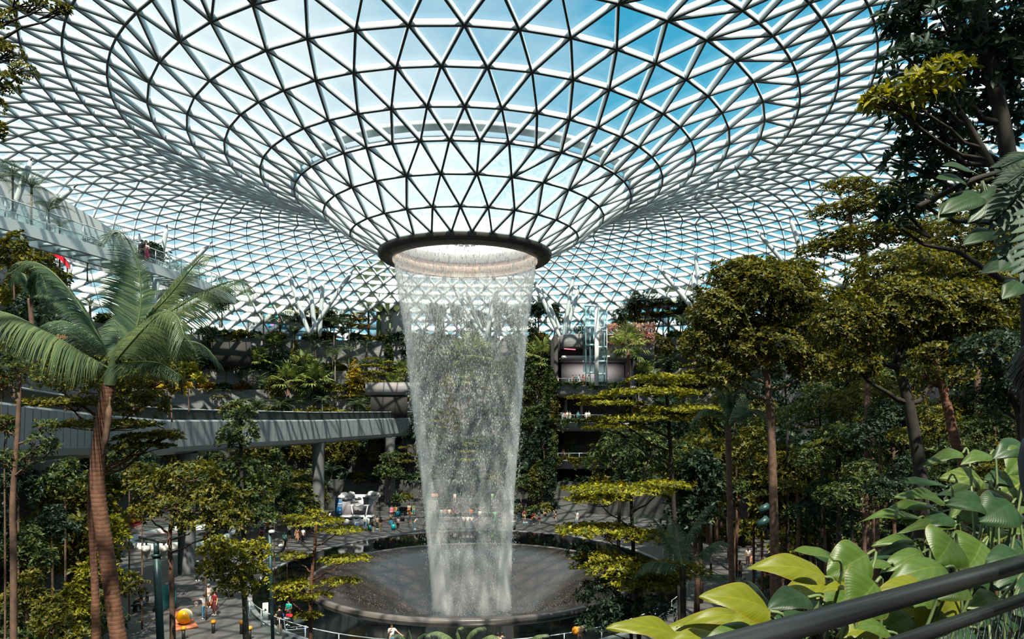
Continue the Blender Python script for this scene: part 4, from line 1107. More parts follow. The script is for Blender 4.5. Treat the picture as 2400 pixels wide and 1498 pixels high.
lefts = [(60, 1290, 24, 'mid', 80, 60), (40, 1130, 28, 'dark', 60, 60), (150, 1120, 32, 'mid', 70, 50), (120, 1230, 27, 'dark', 70, 50), (60, 1400, 20, 'olive', 90, 70), (165, 1420, 21, 'yellow', 80, 60), (230, 1330, 26, 'yellow', 55, 50), (120, 1480, 18.5, 'olive', 110, 60), (20, 1480, 17, 'mid', 60, 70),
         (230, 1450, 22, 'mid', 70, 50), (260, 1250, 34, 'yellow', 50, 45), (330, 1100, 44, 'dark', 80, 40), (300, 1060, 46, 'mid', 60, 40), (480, 1110, 46, 'olive', 60, 30), (640, 1100, 60, 'mid', 50, 50), (670, 1180, 62, 'mid', 45, 45), (90, 640, 40, 'olive', 80, 50), (30, 600, 38, 'olive', 70, 60), (60, 740, 36, 'dark', 90, 60), (150, 860, 38, 'dark', 80, 40), (30, 830, 30, 'mid', 50, 40), (400, 900, 46, 'gold', 50, 26), (440, 880, 48, 'yellow', 50, 30), (390, 880, 50, 'olive', 60, 36), (200, 830, 44, 'olive', 80, 40), (310, 870, 44, 'olive', 60, 40), (20, 690, 40, 'yellow', 60, 40)]
for i, (px, py, d, lm, rx, ry) in enumerate(lefts):
    o = B('shrub_tree', '', [(px + 3, py + 80, d), (px, py, d)], .05, [(px, py, d, rx * .6, ry * .7), (px - rx * .5, py + ry * .4, d, rx * .5, ry * .6), (px + rx * .5, py + ry * .35, d, rx * .5, ry * .6), (px + rx * .1, py - ry * .5, d, rx * .4, ry * .5)], max(.11, .0062 * d), lm, 'bark_brown', 1.9, seed=100 + i, twig=False,
          base=(None if py > 1000 else at(px, py + ry + 60, d).z))
    rank(o, GREEN[lm] + (' bushy tree around the big palm foot' if py > 1000 else ' bushy tree on ledges above the viaduct'), 'bushy trees near the big palm' if py > 1000 else 'bushy trees above the viaduct', 'tree')

# ---- the big feather palm, frond by frond
D0 = 16.0
def pp(px, py, dd=0.0): return np.array(at(px, py, D0 + dd))
foot = np.array([gx(292, D0), D0, slope_z(D0)])
bp = thing('feather_palm', 'tall palm with a red-brown ringed trunk and huge arching feather fronds', 'palm tree', foot)
g = Geo(); P = catmull3([foot + np.array([.35, 0, -.1]), pp(300, 1600), pp(278, 1498), pp(250, 1300), pp(228, 1130), pp(238, 1000), pp(256, 900)], 14) - foot
rg = np.linspace(.19, .14, len(P)) * (1 + .035 * (np.arange(len(P)) % 2)); g.tube(P, rg, 14); part('trunk', g, [M['bark_red']], bp, True)
g = Geo(); P = catmull3([pp(256, 905), pp(262, 870), pp(272, 830), pp(282, 790)], 6) - foot; g.tube(P, np.linspace(.15, .05, len(P)), 12); part('crownshaft', g, [M['stem_dark']], bp, True)
g = Geo(); P = catmull3([pp(240, 1070, -.16), pp(252, 1000, -.18), pp(258, 930, -.17)], 6) - foot; g.tube(P, [.02] * 3 + [.07] * (len(P) - 6) + [.02] * 3, 8); part('dry_sheath', g, [M['bark_brown']], bp, True)
FR = [  # curve, leaflet length, droop, spread up, material
    ([(262, 868, 0), (200, 832, -.4), (110, 778, -.9), (20, 735, -1.3), (-70, 720, -1.6)], 1.30, .95, .05, 'palmlit'),
    ([(264, 850, 0), (232, 790, -.1), (180, 705, -.2), (125, 640, -.3), (75, 614, -.4), (38, 632, -.5)], 1.15, .55, .10, 'palm'),
    ([(278, 840, 0), (322, 760, .1), (330, 670, .1), (315, 595, 0), (285, 545, -.1), (258, 542, -.2)], 1.25, .22, .05, 'palm'),
    ([(280, 810, 0), (330, 760, .2), (390, 700, .3), (440, 640, .3), (475, 602, .2), (490, 612, .1)], .85, .45, .15, 'palmlit'),
    ([(280, 815, 0), (350, 762, -.1), (430, 712, -.4), (510, 670, -.7), (565, 658, -.9), (595, 690, -1.0)], .92, .75, .05, 'palmlit'),
    ([(275, 835, 0), (340, 815, .3), (410, 800, .5), (470, 806, .6), (510, 845, .7)], .95, .6, .10, 'palm'),
    ([(268, 850, 0), (300, 812, -.6), (340, 768, -1.2), (382, 732, -1.7), (415, 742, -2.0), (432, 790, -2.2)], .95, .95, .0, 'palmlit'),
    ([(268, 850, 0), (240, 812, .5), (190, 770, .9), (140, 752, 1.2), (100, 770, 1.4)], .9, .6, .1, 'palm'),
    ([(270, 850, 0), (285, 800, .6), (305, 740, 1.1), (345, 690, 1.5), (380, 680, 1.8)], .9, .5, .1, 'palm'),
    ([(266, 860, 0), (310, 850, -.5), (370, 850, -.9), (420, 880, -1.1)], .8, .7, .1, 'palm')]
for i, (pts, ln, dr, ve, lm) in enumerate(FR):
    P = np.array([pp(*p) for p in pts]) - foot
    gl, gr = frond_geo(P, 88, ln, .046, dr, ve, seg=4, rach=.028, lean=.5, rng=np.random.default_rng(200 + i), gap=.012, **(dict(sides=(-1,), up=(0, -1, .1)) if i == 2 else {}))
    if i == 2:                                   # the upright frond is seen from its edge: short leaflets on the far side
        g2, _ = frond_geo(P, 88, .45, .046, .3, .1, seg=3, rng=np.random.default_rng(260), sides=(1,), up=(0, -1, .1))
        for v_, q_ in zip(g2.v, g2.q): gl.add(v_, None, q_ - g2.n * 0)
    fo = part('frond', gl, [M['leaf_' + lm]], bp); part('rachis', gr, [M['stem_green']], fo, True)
# ---- smaller feather palms posed by hand
def posed_palm(name, label, base_px, d, crown, fronds, ln, tr, bark='bark_brown', n=46, wid=.07, base=None, lm='palm'):
    zb = base if base is not None else (slope_z(d) if d < 31 else level_of(gx(base_px[0], d), d))
    ft = np.array([gx(base_px[0], d), d, zb]); o = thing(name, label, 'palm tree', ft)
    c = np.array(at(*crown, d)); b2 = np.array(at(*base_px, d))
    g = Geo()
    P = [ft + [0, 0, -.1], b2, c] if b2[2] > zb + .5 else [ft + [0, 0, -.1], (ft + c) / 2, c]
    g.tube(catmull3([p - ft for p in P], 8), tr, 9); part('trunk', g, [M[bark]], o, True)
    for i, pts in enumerate(fronds):
        P = np.array([c] + [np.array(at(p[0], p[1], d + (p[2] if len(p) > 2 else 0))) for p in pts]) - ft
        gl, gr = frond_geo(P, n, ln, wid, .6, .15, seg=3, rach=.03, rng=np.random.default_rng(int(base_px[0]) + i))
        fo = part('frond', gl, [M['leaf_' + lm]], o); part('rachis', gr, [M['stem_green']], fo, True)
    return o
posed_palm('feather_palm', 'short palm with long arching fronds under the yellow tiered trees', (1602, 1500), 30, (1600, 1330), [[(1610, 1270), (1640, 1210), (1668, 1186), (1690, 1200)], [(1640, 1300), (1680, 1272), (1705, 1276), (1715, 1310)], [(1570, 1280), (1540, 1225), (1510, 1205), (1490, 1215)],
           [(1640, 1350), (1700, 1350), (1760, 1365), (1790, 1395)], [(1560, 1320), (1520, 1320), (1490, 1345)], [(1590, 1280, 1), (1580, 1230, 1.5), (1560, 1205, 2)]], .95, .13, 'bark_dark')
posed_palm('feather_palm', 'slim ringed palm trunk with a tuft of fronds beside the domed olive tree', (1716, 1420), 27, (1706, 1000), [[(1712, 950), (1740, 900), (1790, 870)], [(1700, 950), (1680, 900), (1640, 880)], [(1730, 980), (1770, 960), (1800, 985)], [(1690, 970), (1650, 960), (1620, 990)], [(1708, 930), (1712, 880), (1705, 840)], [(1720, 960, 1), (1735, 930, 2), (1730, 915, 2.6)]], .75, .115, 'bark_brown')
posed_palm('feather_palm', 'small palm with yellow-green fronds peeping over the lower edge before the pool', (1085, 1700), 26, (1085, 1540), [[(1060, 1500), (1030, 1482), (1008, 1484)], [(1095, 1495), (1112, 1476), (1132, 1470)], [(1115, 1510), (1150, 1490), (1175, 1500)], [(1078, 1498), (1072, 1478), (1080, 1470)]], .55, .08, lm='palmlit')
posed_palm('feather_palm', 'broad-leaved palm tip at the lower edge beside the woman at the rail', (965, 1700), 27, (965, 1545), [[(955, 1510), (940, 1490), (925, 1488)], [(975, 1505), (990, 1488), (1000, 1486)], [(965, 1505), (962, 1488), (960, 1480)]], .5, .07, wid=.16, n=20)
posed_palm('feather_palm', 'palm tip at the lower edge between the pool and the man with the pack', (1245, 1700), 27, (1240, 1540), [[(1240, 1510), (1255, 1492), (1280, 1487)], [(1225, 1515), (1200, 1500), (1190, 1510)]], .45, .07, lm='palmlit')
posed_palm('feather_palm', 'dark fan of fronds on the terrace edge behind the big palm', (80, 800), 24, (70, 700), [[(90, 640), (110, 690), (100, 760)], [(60, 650), (40, 640), (20, 670)], [(110, 690), (150, 710), (170, 750)], [(80, 660), (85, 640), (95, 630)]], .6, .08, base=16.0)
# ------------------------------------------------------------------ buildings at the far side
def bx(g, x0, x1, y0, y1, z0, z1, mat=0): g.box(((x0 + x1) / 2, (y0 + y1) / 2, (z0 + z1) / 2), (x1 - x0, y1 - y0, z1 - z0), mat=mat)
g = Geo()
bx(g, 6.5, 17.5, 97, 112, 16.5, 18.0); bx(g, 6.2, 16.5, 96.6, 112, 11.6, 12.8); bx(g, 5.6, 15.0, 96.4, 112, 6.3, 7.4)
bx(g, 12.4, 21.0, 101, 103, 22.2, 25.7)
struct('wall_gallery_slabs', g, [M['stone']])
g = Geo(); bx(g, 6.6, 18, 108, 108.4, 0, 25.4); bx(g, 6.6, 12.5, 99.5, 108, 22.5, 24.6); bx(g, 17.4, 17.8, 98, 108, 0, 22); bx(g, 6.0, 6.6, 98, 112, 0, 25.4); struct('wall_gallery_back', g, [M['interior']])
g = Geo(); bx(g, 7.2, 17.4, 98.6, 107.8, 22.0, 22.45); bx(g, 7.6, 17.3, 105.5, 105.8, 18.0, 22.0); struct('ceiling_gallery', g, [M['ceiling_white']])
g = Geo(); bx(g, 7.8, 8.3, 103, 103.3, 13, 16.2); bx(g, 10.2, 10.6, 102.6, 103, 13, 16.2); struct('wall_gallery_piers', g, [M['ceiling_white']])
g = Geo()
pr_ = [[0, 23.5], [1.9, 23.5], [2.0, 23.65], [2.05, 25.4], [1.9, 25.45], [0, 25.45]]
g.lathe(pr_, (9.0, 99.4, 0), 32, 0, PI, 2 * PI); bx(g, 6.95, 11.05, 99.4, 108, 23.5, 25.42)
struct('floor_balcony', g, [M['stone']], True)
ld = bpy.data.lights.new('gallery_lamp', 'AREA'); ld.shape = 'RECTANGLE'; ld.size, ld.size_y = 8.0, 3.0; ld.energy = 420; ld.color = (1, .92, .88)
lo_ = bpy.data.objects.new('gallery_lamp', ld); COL.objects.link(lo_); lo_.location = (12.2, 102.5, 21.9)
bt = thing('balcony_light', 'pink light tube on the underside of the round stone balcony', 'light', (8.4, 98.6, 23.4))
g = Geo(); g.tube([(-.9, -.3, 0), (.9, 1.0, 0)], .06, 6); part('tube', g, [mat_simple('pink_tube', (.9, .2, .25), .5, emit=(1, .22, .28), estr=2.2)], bt)
def railing(name, label, pts, h, group=None, glass=True, step=1.5):
    """Rail with posts and a glass or barred infill along 3-D points."""
    P = np.array([tuple(p) for p in pts], float); o = thing(name, label, 'railing', P[0], group=group); Q = P - P[0]
    g = Geo(); g.tube(Q + [0, 0, h], .03, 6); part('handrail', g, [M['steel']], o)
    if glass:
        g = Geo(); g.strip(Q + [0, 0, .05], Q + [0, 0, h - .08]); part('glass_panel', g, [M['rail_glass']], o)
    cum = np.concatenate([[0], np.cumsum(np.linalg.norm(np.diff(Q, axis=0), axis=1))])
    for s in np.linspace(0, cum[-1], max(2, int(cum[-1] / step) + 1)):
        c = [np.interp(s, cum, Q[:, k]) for k in range(3)]
        g = Geo(); g.box((c[0], c[1], c[2] + h / 2), (.045, .045, h)); part('post', g, [M['steel']], o)
    return o
railing('glass_railing', 'glass railing round the curved stone balcony beside the lift', [(9 + 1.9 * math.cos(a), 99.4 + 1.9 * math.sin(a), 25.45) for a in np.linspace(PI, 2 * PI, 15)], 1.1)
railing('glass_railing', 'glass railing along the gallery landing at the foot of the lift', [(5.0, 97.2, 18.0), (17.3, 97.2, 18.0)], 1.1)
railing('glass_railing', 'glass railing of the middle gallery, one floor under the lift landing', [(5.4, 96.9, 12.8), (15.6, 96.9, 12.8)], 1.1)
railing('glass_railing', 'glass railing of the low gallery just above the tunnel', [(5.0, 96.7, 7.4), (14.0, 96.7, 7.4)], 1.1)
# lift tower
lt = thing('lift_tower', 'glass lift shaft in a white steel frame above the gallery landing', 'lift', (gx(1398, 96.2), 96.2, 18.0))
g = Geo(); bx(g, -.28, .28, -.3, .3, 0, 11.3); part('mast', g, [M['white']], lt)
for i, (z, x0, x1) in enumerate(((11.1, -1.7, .3), (9.2, -1.5, .3), (8.2, -1.6, .3), (5.6, -1.5, .3), (1.7, -1.5, .3), (10.6, .2, 1.3), (7.6, .2, 1.3), (5.3, .2, 1.4), (3.3, .2, 1.4), (1.5, .2, 1.2))):
    g = Geo(); bx(g, x0, x1, -.15, .15, z, z + .26); part('cross_beam', g, [M['white']], lt)
for x in (-1.5, -.9, 1.1, 1.45):
    g = Geo(); bx(g, x - .06, x + .06, -.06, .06, 0, 11.1 if x < 0 else 10.6); part('guide_rail', g, [M['steel']], lt)
g = Geo(); bx(g, -1.75, -.3, -.3, 1.5, 2, 11.3); part('glass_shaft', g, [M['lift_glass']], lt)
g = Geo(); bx(g, -1.55, -.45, .0, 1.3, 5.9, 8.1); part('cabin', g, [M['beam_dark']], lt)
g = Geo(); bx(g, .35, 1.4, -.2, 1.3, 0, 10.6); part('glass_side', g, [M['lift_glass']], lt)
# pale lift-core wall by the traveller's palm, shop front and screen on the upper terrace
g = Geo(); bx(g, gx(882, 116), gx(958, 116), 116, 119, 25.5, 37.0); struct('wall_core', g, [M['offwhite']])
sc_ = thing('video_screen', 'large turquoise screen with pink blossom behind the terrace palms', 'screen', at(652, 735, 119))
g = Geo(); bx(g, -2.4, 2.4, -.1, .2, -2.2, 2.2); part('panel', g, [mat_simple('screen_blue', (.01, .45, .6), .4, emit=(.01, .5, .72), estr=.8)], sc_)
g = Geo()
for i in range(9): g.ball((.4 + 1.6 * math.sin(i * 2.1), -.12, -1.3 + .55 * math.cos(i * 1.3)), (.42, .03, .40), 10, 6)
part('blossom', g, [mat_simple('screen_pink', (.8, .2, .5), .4, emit=(.85, .18, .5), estr=.7)], sc_)
g = Geo(); bx(g, gx(585, 121), gx(700, 121), 120.4, 121, 25.5, 33.5); struct('wall_screen_back', g, [M['concrete']])
# dark portal of the viaduct in the terrace
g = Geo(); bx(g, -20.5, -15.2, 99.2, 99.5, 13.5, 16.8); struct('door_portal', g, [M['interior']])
g = Geo(); bx(g, -21.2, -13.5, 99.0, 100.2, 16.8, 18.6); struct('wall_portal_lintel', g, [M['stone']])
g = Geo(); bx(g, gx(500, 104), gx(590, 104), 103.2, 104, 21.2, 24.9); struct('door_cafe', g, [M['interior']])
# red slide and railing on the near upper terrace, cafe sign below
rs = thing('red_slide', 'bright red curved play slide at the edge of the upper terrace', 'slide', at(140, 640, 58))
g = Geo(); a = np.linspace(.2, 2.3, 14)
g.strip([(1.7 * math.cos(x) - .6, -.5, 1.9 * math.sin(x)) for x in a], [(1.15 * math.cos(x) - .6, .9, 1.5 * math.sin(x)) for x in a]); g.strip([(1.7 * math.cos(x) - .6, -.5, 1.9 * math.sin(x)) for x in a], [(1.72 * math.cos(x) - .6, -.55, 1.9 * math.sin(x) - .55) for x in a])
part('chute', g, [paint(215, 15, 40, .4)], rs, True)
g = Geo(); g.tube([(.95, 0, -.2), (.98, 0, .7)], .06, 6); g.tube([(-1.6, 0, -.2), (-1.5, 0, 1.4)], .06, 6); part('leg', g, [M['steel']], rs)
lc = LC[5]; sel = [p for p in lc if 44 < p[1] < 74 and p[0] < -30]
railing('terrace_railing', 'white railing on top of the grey stone wall beside the red slide', [(p[0] + .3, p[1], 26.35) for p in sel], 1.0, glass=False)
def text_on(parent, s, loc, size, mt, rot=(PI / 2, 0, 0), depth=.01, name='lettering'):
    c = bpy.data.curves.new(name, 'FONT'); c.body = s; c.size = size; c.extrude = depth; c.align_x = 'CENTER'; c.align_y = 'CENTER'
    c.materials.append(mt); tmp = bpy.data.objects.new('tmp', c); COL.objects.link(tmp)
    me = bpy.data.meshes.new_from_object(tmp.evaluated_get(bpy.context.evaluated_depsgraph_get())); bpy.data.objects.remove(tmp)
    o = link(name, me, parent, loc); o.rotation_euler = rot; return o
sg = thing('cafe_sign', 'dark cafe fascia with small glowing white lettering behind the palm fronds', 'sign', at(142, 772, 48))
g = Geo(); bx(g, -1.4, 1.4, 0, .2, -.9, .7); part('board', g, [M['black']], sg)
M['sign_white'] = mat_simple('lit_white', (.9, .9, .9), .5, emit=(1, .97, .92), estr=1.0); M['sign_amber'] = mat_simple('lit_amber', (.9, .4, .1), .5, emit=(1, .36, .1), estr=1.0)
text_on(sg, 'Arugas', (0, -.03, .15), .62, M['sign_white'], (PI / 2, math.radians(12), 0)); text_on(sg, 'caffe', (.15, -.03, -.5), .42, M['sign_amber'], (PI / 2, math.radians(12), 0))

# ------------------------------------------------------------------ planting on the terraces
TERR = ['lowest', 'second', 'third', 'fourth', 'fifth', 'topmost']
FRM = [frond_mesh(2.3, .35, .75, 24, .62, .075, .5, 'palm', s) for s in (1, 2)]
FRS = [frond_mesh(1.5, .5, .8, 18, .45, .07, .5, 'palm', s) for s in (3, 4)]
FAN = [fan_mesh(1.05, 17, 1.05, 'fan', s) for s in (5, 6)]
LIB = {
    'broad': [lib_broad(6, 4.4, 4.2, 9, 430, .34, s, leafm='mid') for s in (11, 12, 13)],
    'tall': [lib_broad(9, 4.2, 6.0, 11, 520, .34, s, leafm='mid') for s in (14, 15)],
    'column': [lib_broad(7, 2.0, 6.2, 11, 420, .28, s, leafm='mid') for s in (16, 17)],
    'tiered': [lib_tiered(6, [(.55, 2.3), (.74, 2.0), (.93, 1.4)], 26, .32, s) for s in (18, 19)],
    'bush': [lib_bush(150, .30, s) for s in (20, 21, 22)] + [lib_bush(110, .48, 23, wr=.30, oval=True)],
    'bushn': [lib_bush(1100, .085, s) for s in (24, 25)] + [lib_bush(700, .12, 26, wr=.34, oval=True)],
    'feather': [lib_palm(6.5, 11, FRM, 31, .10), lib_palm(5.0, 9, FRM, 32, .09, 'bark_brown'), lib_palm(8.0, 10, FRM, 33, .10)],
    'clump': [lib_palm(.8, 13, FRS, 34, .06, 'stem_green', (.3, 1.25), False)],
    'fan': [lib_fan(5.5, 26, FAN, 35), lib_fan(3.2, 17, FAN, 36)],
    'sword': [lib_sword(5, 5, 60, 1.5, 37), lib_sword(2.2, 3, 60, 1.5, 38)],
    'paddle': [lib_paddle(3.6, 39)],
}
NAMES = {'broad': ('broadleaf_tree', 'round-headed tree', 'tree'), 'tall': ('broadleaf_tree', 'tall leafy tree', 'tree'), 'column': ('columnar_tree', 'narrow upright tree', 'tree'), 'tiered': ('tiered_tree', 'flat-layered tree', 'tree'),
         'bush': ('bush', 'bush', 'bush'), 'bushn': ('bush', 'leafy bush', 'bush'), 'feather': ('feather_palm', 'feather palm', 'palm tree'), 'clump': ('palm_clump', 'low palm clump', 'palm'), 'fan': ('fan_palm', 'fan palm', 'palm tree'), 'sword': ('screw_pine', 'screw pine', 'tree'), 'paddle': ('paddle_palm', 'paddle-leaved palm', 'palm tree')}
rp = np.random.default_rng(99)
def put(kind, loc, sc, leafm, where, v=None, rz=None):
    lib = LIB[kind]; pr = lib[int(rp.integers(len(lib))) if v is None else v]
    nm, w_, cat = NAMES[kind]
    o = plant(nm, pr, loc, rp.random() * 6.28 if rz is None else rz, sc, leafm)
    g_ = GREEN.get(leafm, '') if leafm else 'green'
    return rank(o, (g_ + ' ' + w_ + ' ' + where).strip(), w_ + ' group ' + where, cat)
def on_level(px, k, off=1.0):
    c = level_curve(LT[k], off); ok = c[:, 1] > 62
    q = np.where(ok, 1200 + c[:, 0] * F / np.maximum(c[:, 1], 1), 1e6)
    # refine between curve points
    i = int(np.argmin(np.abs(q - px))); j = i + 1 if (i + 1 < len(q) and (q[i] - px) * (q[i + 1] - px) <= 0) else max(i - 1, 0)
    f = 0 if q[i] == q[j] else (px - q[i]) / (q[j] - q[i]); p = c[i] * (1 - f) + c[j] * f
    return (p[0], p[1], LZ[k])
def where_of(k, px):
    side = 'by the gallery' if px > 1240 else 'behind the water' if px > 930 else 'above the viaduct' if k > 1 else 'under the viaduct'
    return 'on the %s terrace %s' % (TERR[k], side)
# walk along each terrace: bushes at the edge, trees behind
for k in range(6):
    c = level_curve(LT[k], 0.9); seg = np.linalg.norm(np.diff(c, axis=0), axis=1); cum = np.concatenate([[0], np.cumsum(seg)])
    s = 0.0
    while s < cum[-1]:
        x, y = np.interp(s, cum, c[:, 0]), np.interp(s, cum, c[:, 1]); px = 1200 + x * F / max(y, 1)
        vis = y > 45 and -60 < px < 2460
        dense = 430 < px < 1640 and y > 80
        if k == 5 and x < 0 and y < 68: vis = False
        if vis and not (k and 6.0 < x < 17.8) and not (k == 2 and -21 < x < -14):
            r_h = rp.random()
            kind = 'clump' if r_h < .16 else 'bush'
            lm = ['mid', 'dark', 'olive', 'yellow', 'blue', 'mid', 'olive', 'rust'][int(rp.integers(8))] if k > 1 else ['mid', 'dark', 'olive', 'dark'][int(rp.integers(4))]
            if kind == 'clump': lm = 'palm' if r_h < .1 else 'palmlit'
            put(kind, (x, y, LZ[k]), (1.25 + .8 * rp.random()), lm, where_of(k, px))
        s += (1.9 + 1.0 * rp.random()) * (1.0 if dense else 2.2)
    c = level_curve(LT[k], 2.1); s = 1.5
    while s < cum[-1]:
        x, y = np.interp(s, cum, c[:, 0]), np.interp(s, cum, c[:, 1]); px = 1200 + x * F / max(y, 1)
        vis = y > 48 and -60 < px < 2460
        dense = 430 < px < 1640 and y > 80
        if vis and not (k and 5.0 < x < 18.5) and not (k == 5 and (612 < px < 692 or (x < 0 and y < 68))):
            q = rp.random()
            kind = 'broad' if q < .34 else 'tiered' if q < .52 else 'column' if q < .66 else 'feather' if q < .86 else 'fan'
            if k > 1 and px < 960: kind = 'broad' if q < .22 else 'tiered' if q < .38 else 'column' if q < .50 else 'feather' if q < .90 else 'fan'
            if k < 2 and kind in ('fan',): kind = 'tall'
            lm = {'broad': ['mid', 'olive', 'dark'], 'tiered': ['olive', 'yellow', 'olive'], 'column': ['mid', 'yellow', 'dark'], 'tall': ['mid', 'dark', 'olive'], 'feather': ['palmlit', 'palm', 'palmlit'], 'fan': ['fan']}[kind]
            sc = {'feather': .85, 'fan': .95, 'column': .85, 'tall': .75}.get(kind, 1.0) * (.85 + .35 * rp.random())
            put(kind, (x, y, LZ[k]), sc * (1.15 if k == 5 else 1), lm[int(rp.integers(len(lm)))], where_of(k, px))
        s += (2.2 + 1.5 * rp.random()) * (1.0 if dense else 1.9)
# plants the photo shows singly
FEAT = [('fan', 657, 5, 1.5, 'fan', 1), ('fan', 676, 2, 1.75, 'fan', 1), ('fan', 738, 2, 1.8, 'fan', 1), ('fan', 712, 3, 1.4, 'fan', 1), ('feather', 515, 5, 1.35, 'palmlit', 0), ('feather', 617, 4, 1.3, 'palmlit', 2), ('feather', 688, 4, 1.0, 'palmlit', 0),
        ('feather', 783, 4, 1.15, 'palmlit', 0), ('feather', 786, 2, 1.15, 'palmlit', 2), ('feather', 576, 4, .7, 'palmlit', 1), ('feather', 530, 3, 1.0, 'palmlit', 0), ('feather', 610, 3, 1.0, 'palmlit', 2), ('clump', 604, 2, 1.7, 'palmlit', 0), ('column', 829, 2, 1.25, 'gold', 0), ('tiered', 842, 5, .9, 'gold', 0), ('tiered', 806, 5, 1.0, 'olive', 1), ('tiered', 722, 5, 1.35, 'olive', 0), ('tiered', 690, 5, 1.3, 'olive', 1),
        ('tiered', 760, 5, 1.15, 'olive', 0), ('tall', 596, 5, .95, 'dark', 0), ('feather', 736, 5, .9, 'palmlit', 1), ('paddle', 914, 5, 1.15, None, 0), ('paddle', 888, 5, 2.0, None, 0), ('feather', 740, 4, 1.2, 'palmlit', 1), ('broad', 440, 3, 1.0, 'olive', 1),
        ('tall', 1262, 5, 1.0, 'dark', 0), ('tall', 1300, 5, .8, 'mid', 1), ('fan', 1268, 3, 1.8, 'fan', 1), ('column', 1250, 4, 1.2, 'mid', 0), ('column', 1292, 3, 1.1, 'dark', 1), ('column', 1245, 2, 1.2, 'mid', 1), ('column', 1285, 1, 1.1, 'mid', 0), ('column', 1270, 2, 1.2, 'mid', 1), ('column', 1262, 0, 1.0, 'mid', 0), ('column', 1240, 0, 1.0, 'dark', 1),
        ('tiered', 1262, 4, 1.1, 'rust', 1), ('sword', 1500, 5, 1.5, 'dark', 0), ('sword', 1530, 5, 1.7, 'dark', 0), ('fan', 1567, 5, 1.35, 'fan', 0), ('broad', 1450, 5, .9, 'mid', 0), ('column', 1488, 5, 1.3, 'olive', 0), ('sword', 1362, 5, 1.1, 'dark', 1), ('tall', 1615, 5, 1.0, 'olive', 0), ('feather', 1600, 4, 1.1, 'palmlit', 0),
        ('tall', 1020, 5, .9, 'mid', 0), ('tall', 1070, 5, .75, 'dark', 1), ('broad', 1120, 5, 1.0, 'mid', 0), ('tall', 1170, 5, .85, 'mid', 1), ('fan', 1105, 3, 2.0, 'fan', 1), ('tall', 985, 4, .8, 'dark', 0), ('feather', 1150, 4, 1.1, 'palmlit', 0), ('feather', 1035, 3, 1.1, 'palmlit', 1), ('tiered', 1015, 4, 1.0, 'olive', 0), ('tall', 1210, 4, .8, 'mid', 0), ('tall', 1190, 2, .8, 'olive', 1), ('column', 1050, 2, 1.0, 'yellow', 0)]
for i, (kind, px, k, sc, lm, v) in enumerate(FEAT):
    put(kind, on_level(px, k, 1.3 + .4 * (i % 3)), sc, lm, where_of(k, px), v, rz=(0.25 if kind == 'paddle' else None))
# upper palms near the white screen wall, palm by the lift, tree by the seating
for px, py, d, kind, sc, v in ((30, 585, 55, 'feather', .85, 2), (74, 590, 56, 'feather', .92, 0), (114, 600, 58, 'feather', .95, 1), (-8, 600, 54, 'feather', .9, 0), (140, 600, 60, 'feather', .8, 1), (95, 600, 57, 'clump', 1.3, 0), (140, 660, 60, 'feather', .55, 1), (205, 660, 61, 'broad', .62, 0), (345, 700, 68, 'broad', .9, 1), (415, 700, 78, 'feather', .8, 1), (520, 720, 92, 'broad', .9, 2), (430, 690, 80, 'broad', .7, 0)):
    p = at(px, py, d); p.z = 25.9
    put(kind, p, sc, 'palm' if kind == 'feather' else 'dark', 'on the high terrace by the footbridge', v)
put('fan', at(1472, 905, 96.6), 1.75, 'fan', 'rooted in front of the lift landing', 1)
put('broad', (gx(912, 95), 95, 2.4), 1.1, 'mid', 'beside the seating steps under the viaduct', 0)
put('broad', (gx(1222, 94.5), 94.5, 1.0), .8, 'mid', 'at the foot of the green wall', 1)
for i, (px, d, s) in enumerate(((1255, 92.5, 1.5), (1275, 93, 1.8), (1240, 93, 1.3), (1290, 94, 1.7), (930, 93, 1.2), (950, 94, 1.3), (1215, 94, 1.4))):
    put('bush', (gx(px, d), d, .2 + (1.8 if px < 1000 else 0)), s, ['mid', 'olive', 'mid', 'dark'][i % 4], 'at the foot of the green wall', i % 4)
for i, (px, d, z, s, k) in enumerate(((1268, 94.8, 0, 1.05, 'column'), (1288, 95.2, 0, 1.15, 'column'), (1250, 95, 0, .95, 'column'), (1296, 96, 3.5, 1.1, 'column'), (1275, 96, 6.5, 1.1, 'column'), (1300, 97, 9, 1.0, 'column'), (1292, 97, 13.5, 1.0, 'column'), (1258, 96, 4, 1.1, 'column'))):
    put(k, (gx(px, d), d, z), s, ['mid', 'dark', 'olive'][i % 3], 'on the green wall beside the tunnel', i % 2)
# filling of the forest floor, both sides
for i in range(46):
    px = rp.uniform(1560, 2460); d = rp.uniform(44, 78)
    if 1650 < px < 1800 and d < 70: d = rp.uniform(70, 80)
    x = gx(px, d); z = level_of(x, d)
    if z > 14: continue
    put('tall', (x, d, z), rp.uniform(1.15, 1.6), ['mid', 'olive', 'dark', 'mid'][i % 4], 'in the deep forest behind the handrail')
for i in range(34):
    px = rp.uniform(1640, 2440); d = rp.uniform(62, 84)
    if 1640 < px < 1800 and d < 70: d = rp.uniform(71, 84)
    x = gx(px, d)
    if level_of(x, d) > 14: continue
    put('bush', (x, d, level_of(x, d)), rp.uniform(1.4, 2.6), ['mid', 'olive', 'dark', 'yellow'][i % 4], 'on the forest floor behind the bare stems')
for i in range(30):
    px = rp.uniform(1820, 2440); d = rp.uniform(34, 56); x = gx(px, d)
    put('bushn', (x, d, level_of(x, d)), rp.uniform(1.8, 3.0), ['mid', 'olive', 'dark', 'mid'][i % 4], 'low in the forest under the domed trees')
for i in range(40):
    px = rp.uniform(-40, 270); d = rp.uniform(15, 34)
    if px > 200 and d > 28: d = 24.0
    put('bushn', (gx(px, d), d, slope_z(d)), rp.uniform(1.3, 2.0), ['yellow', 'olive', 'mid', 'yellow', 'dark'][i % 5], 'in the thicket around the big palm')
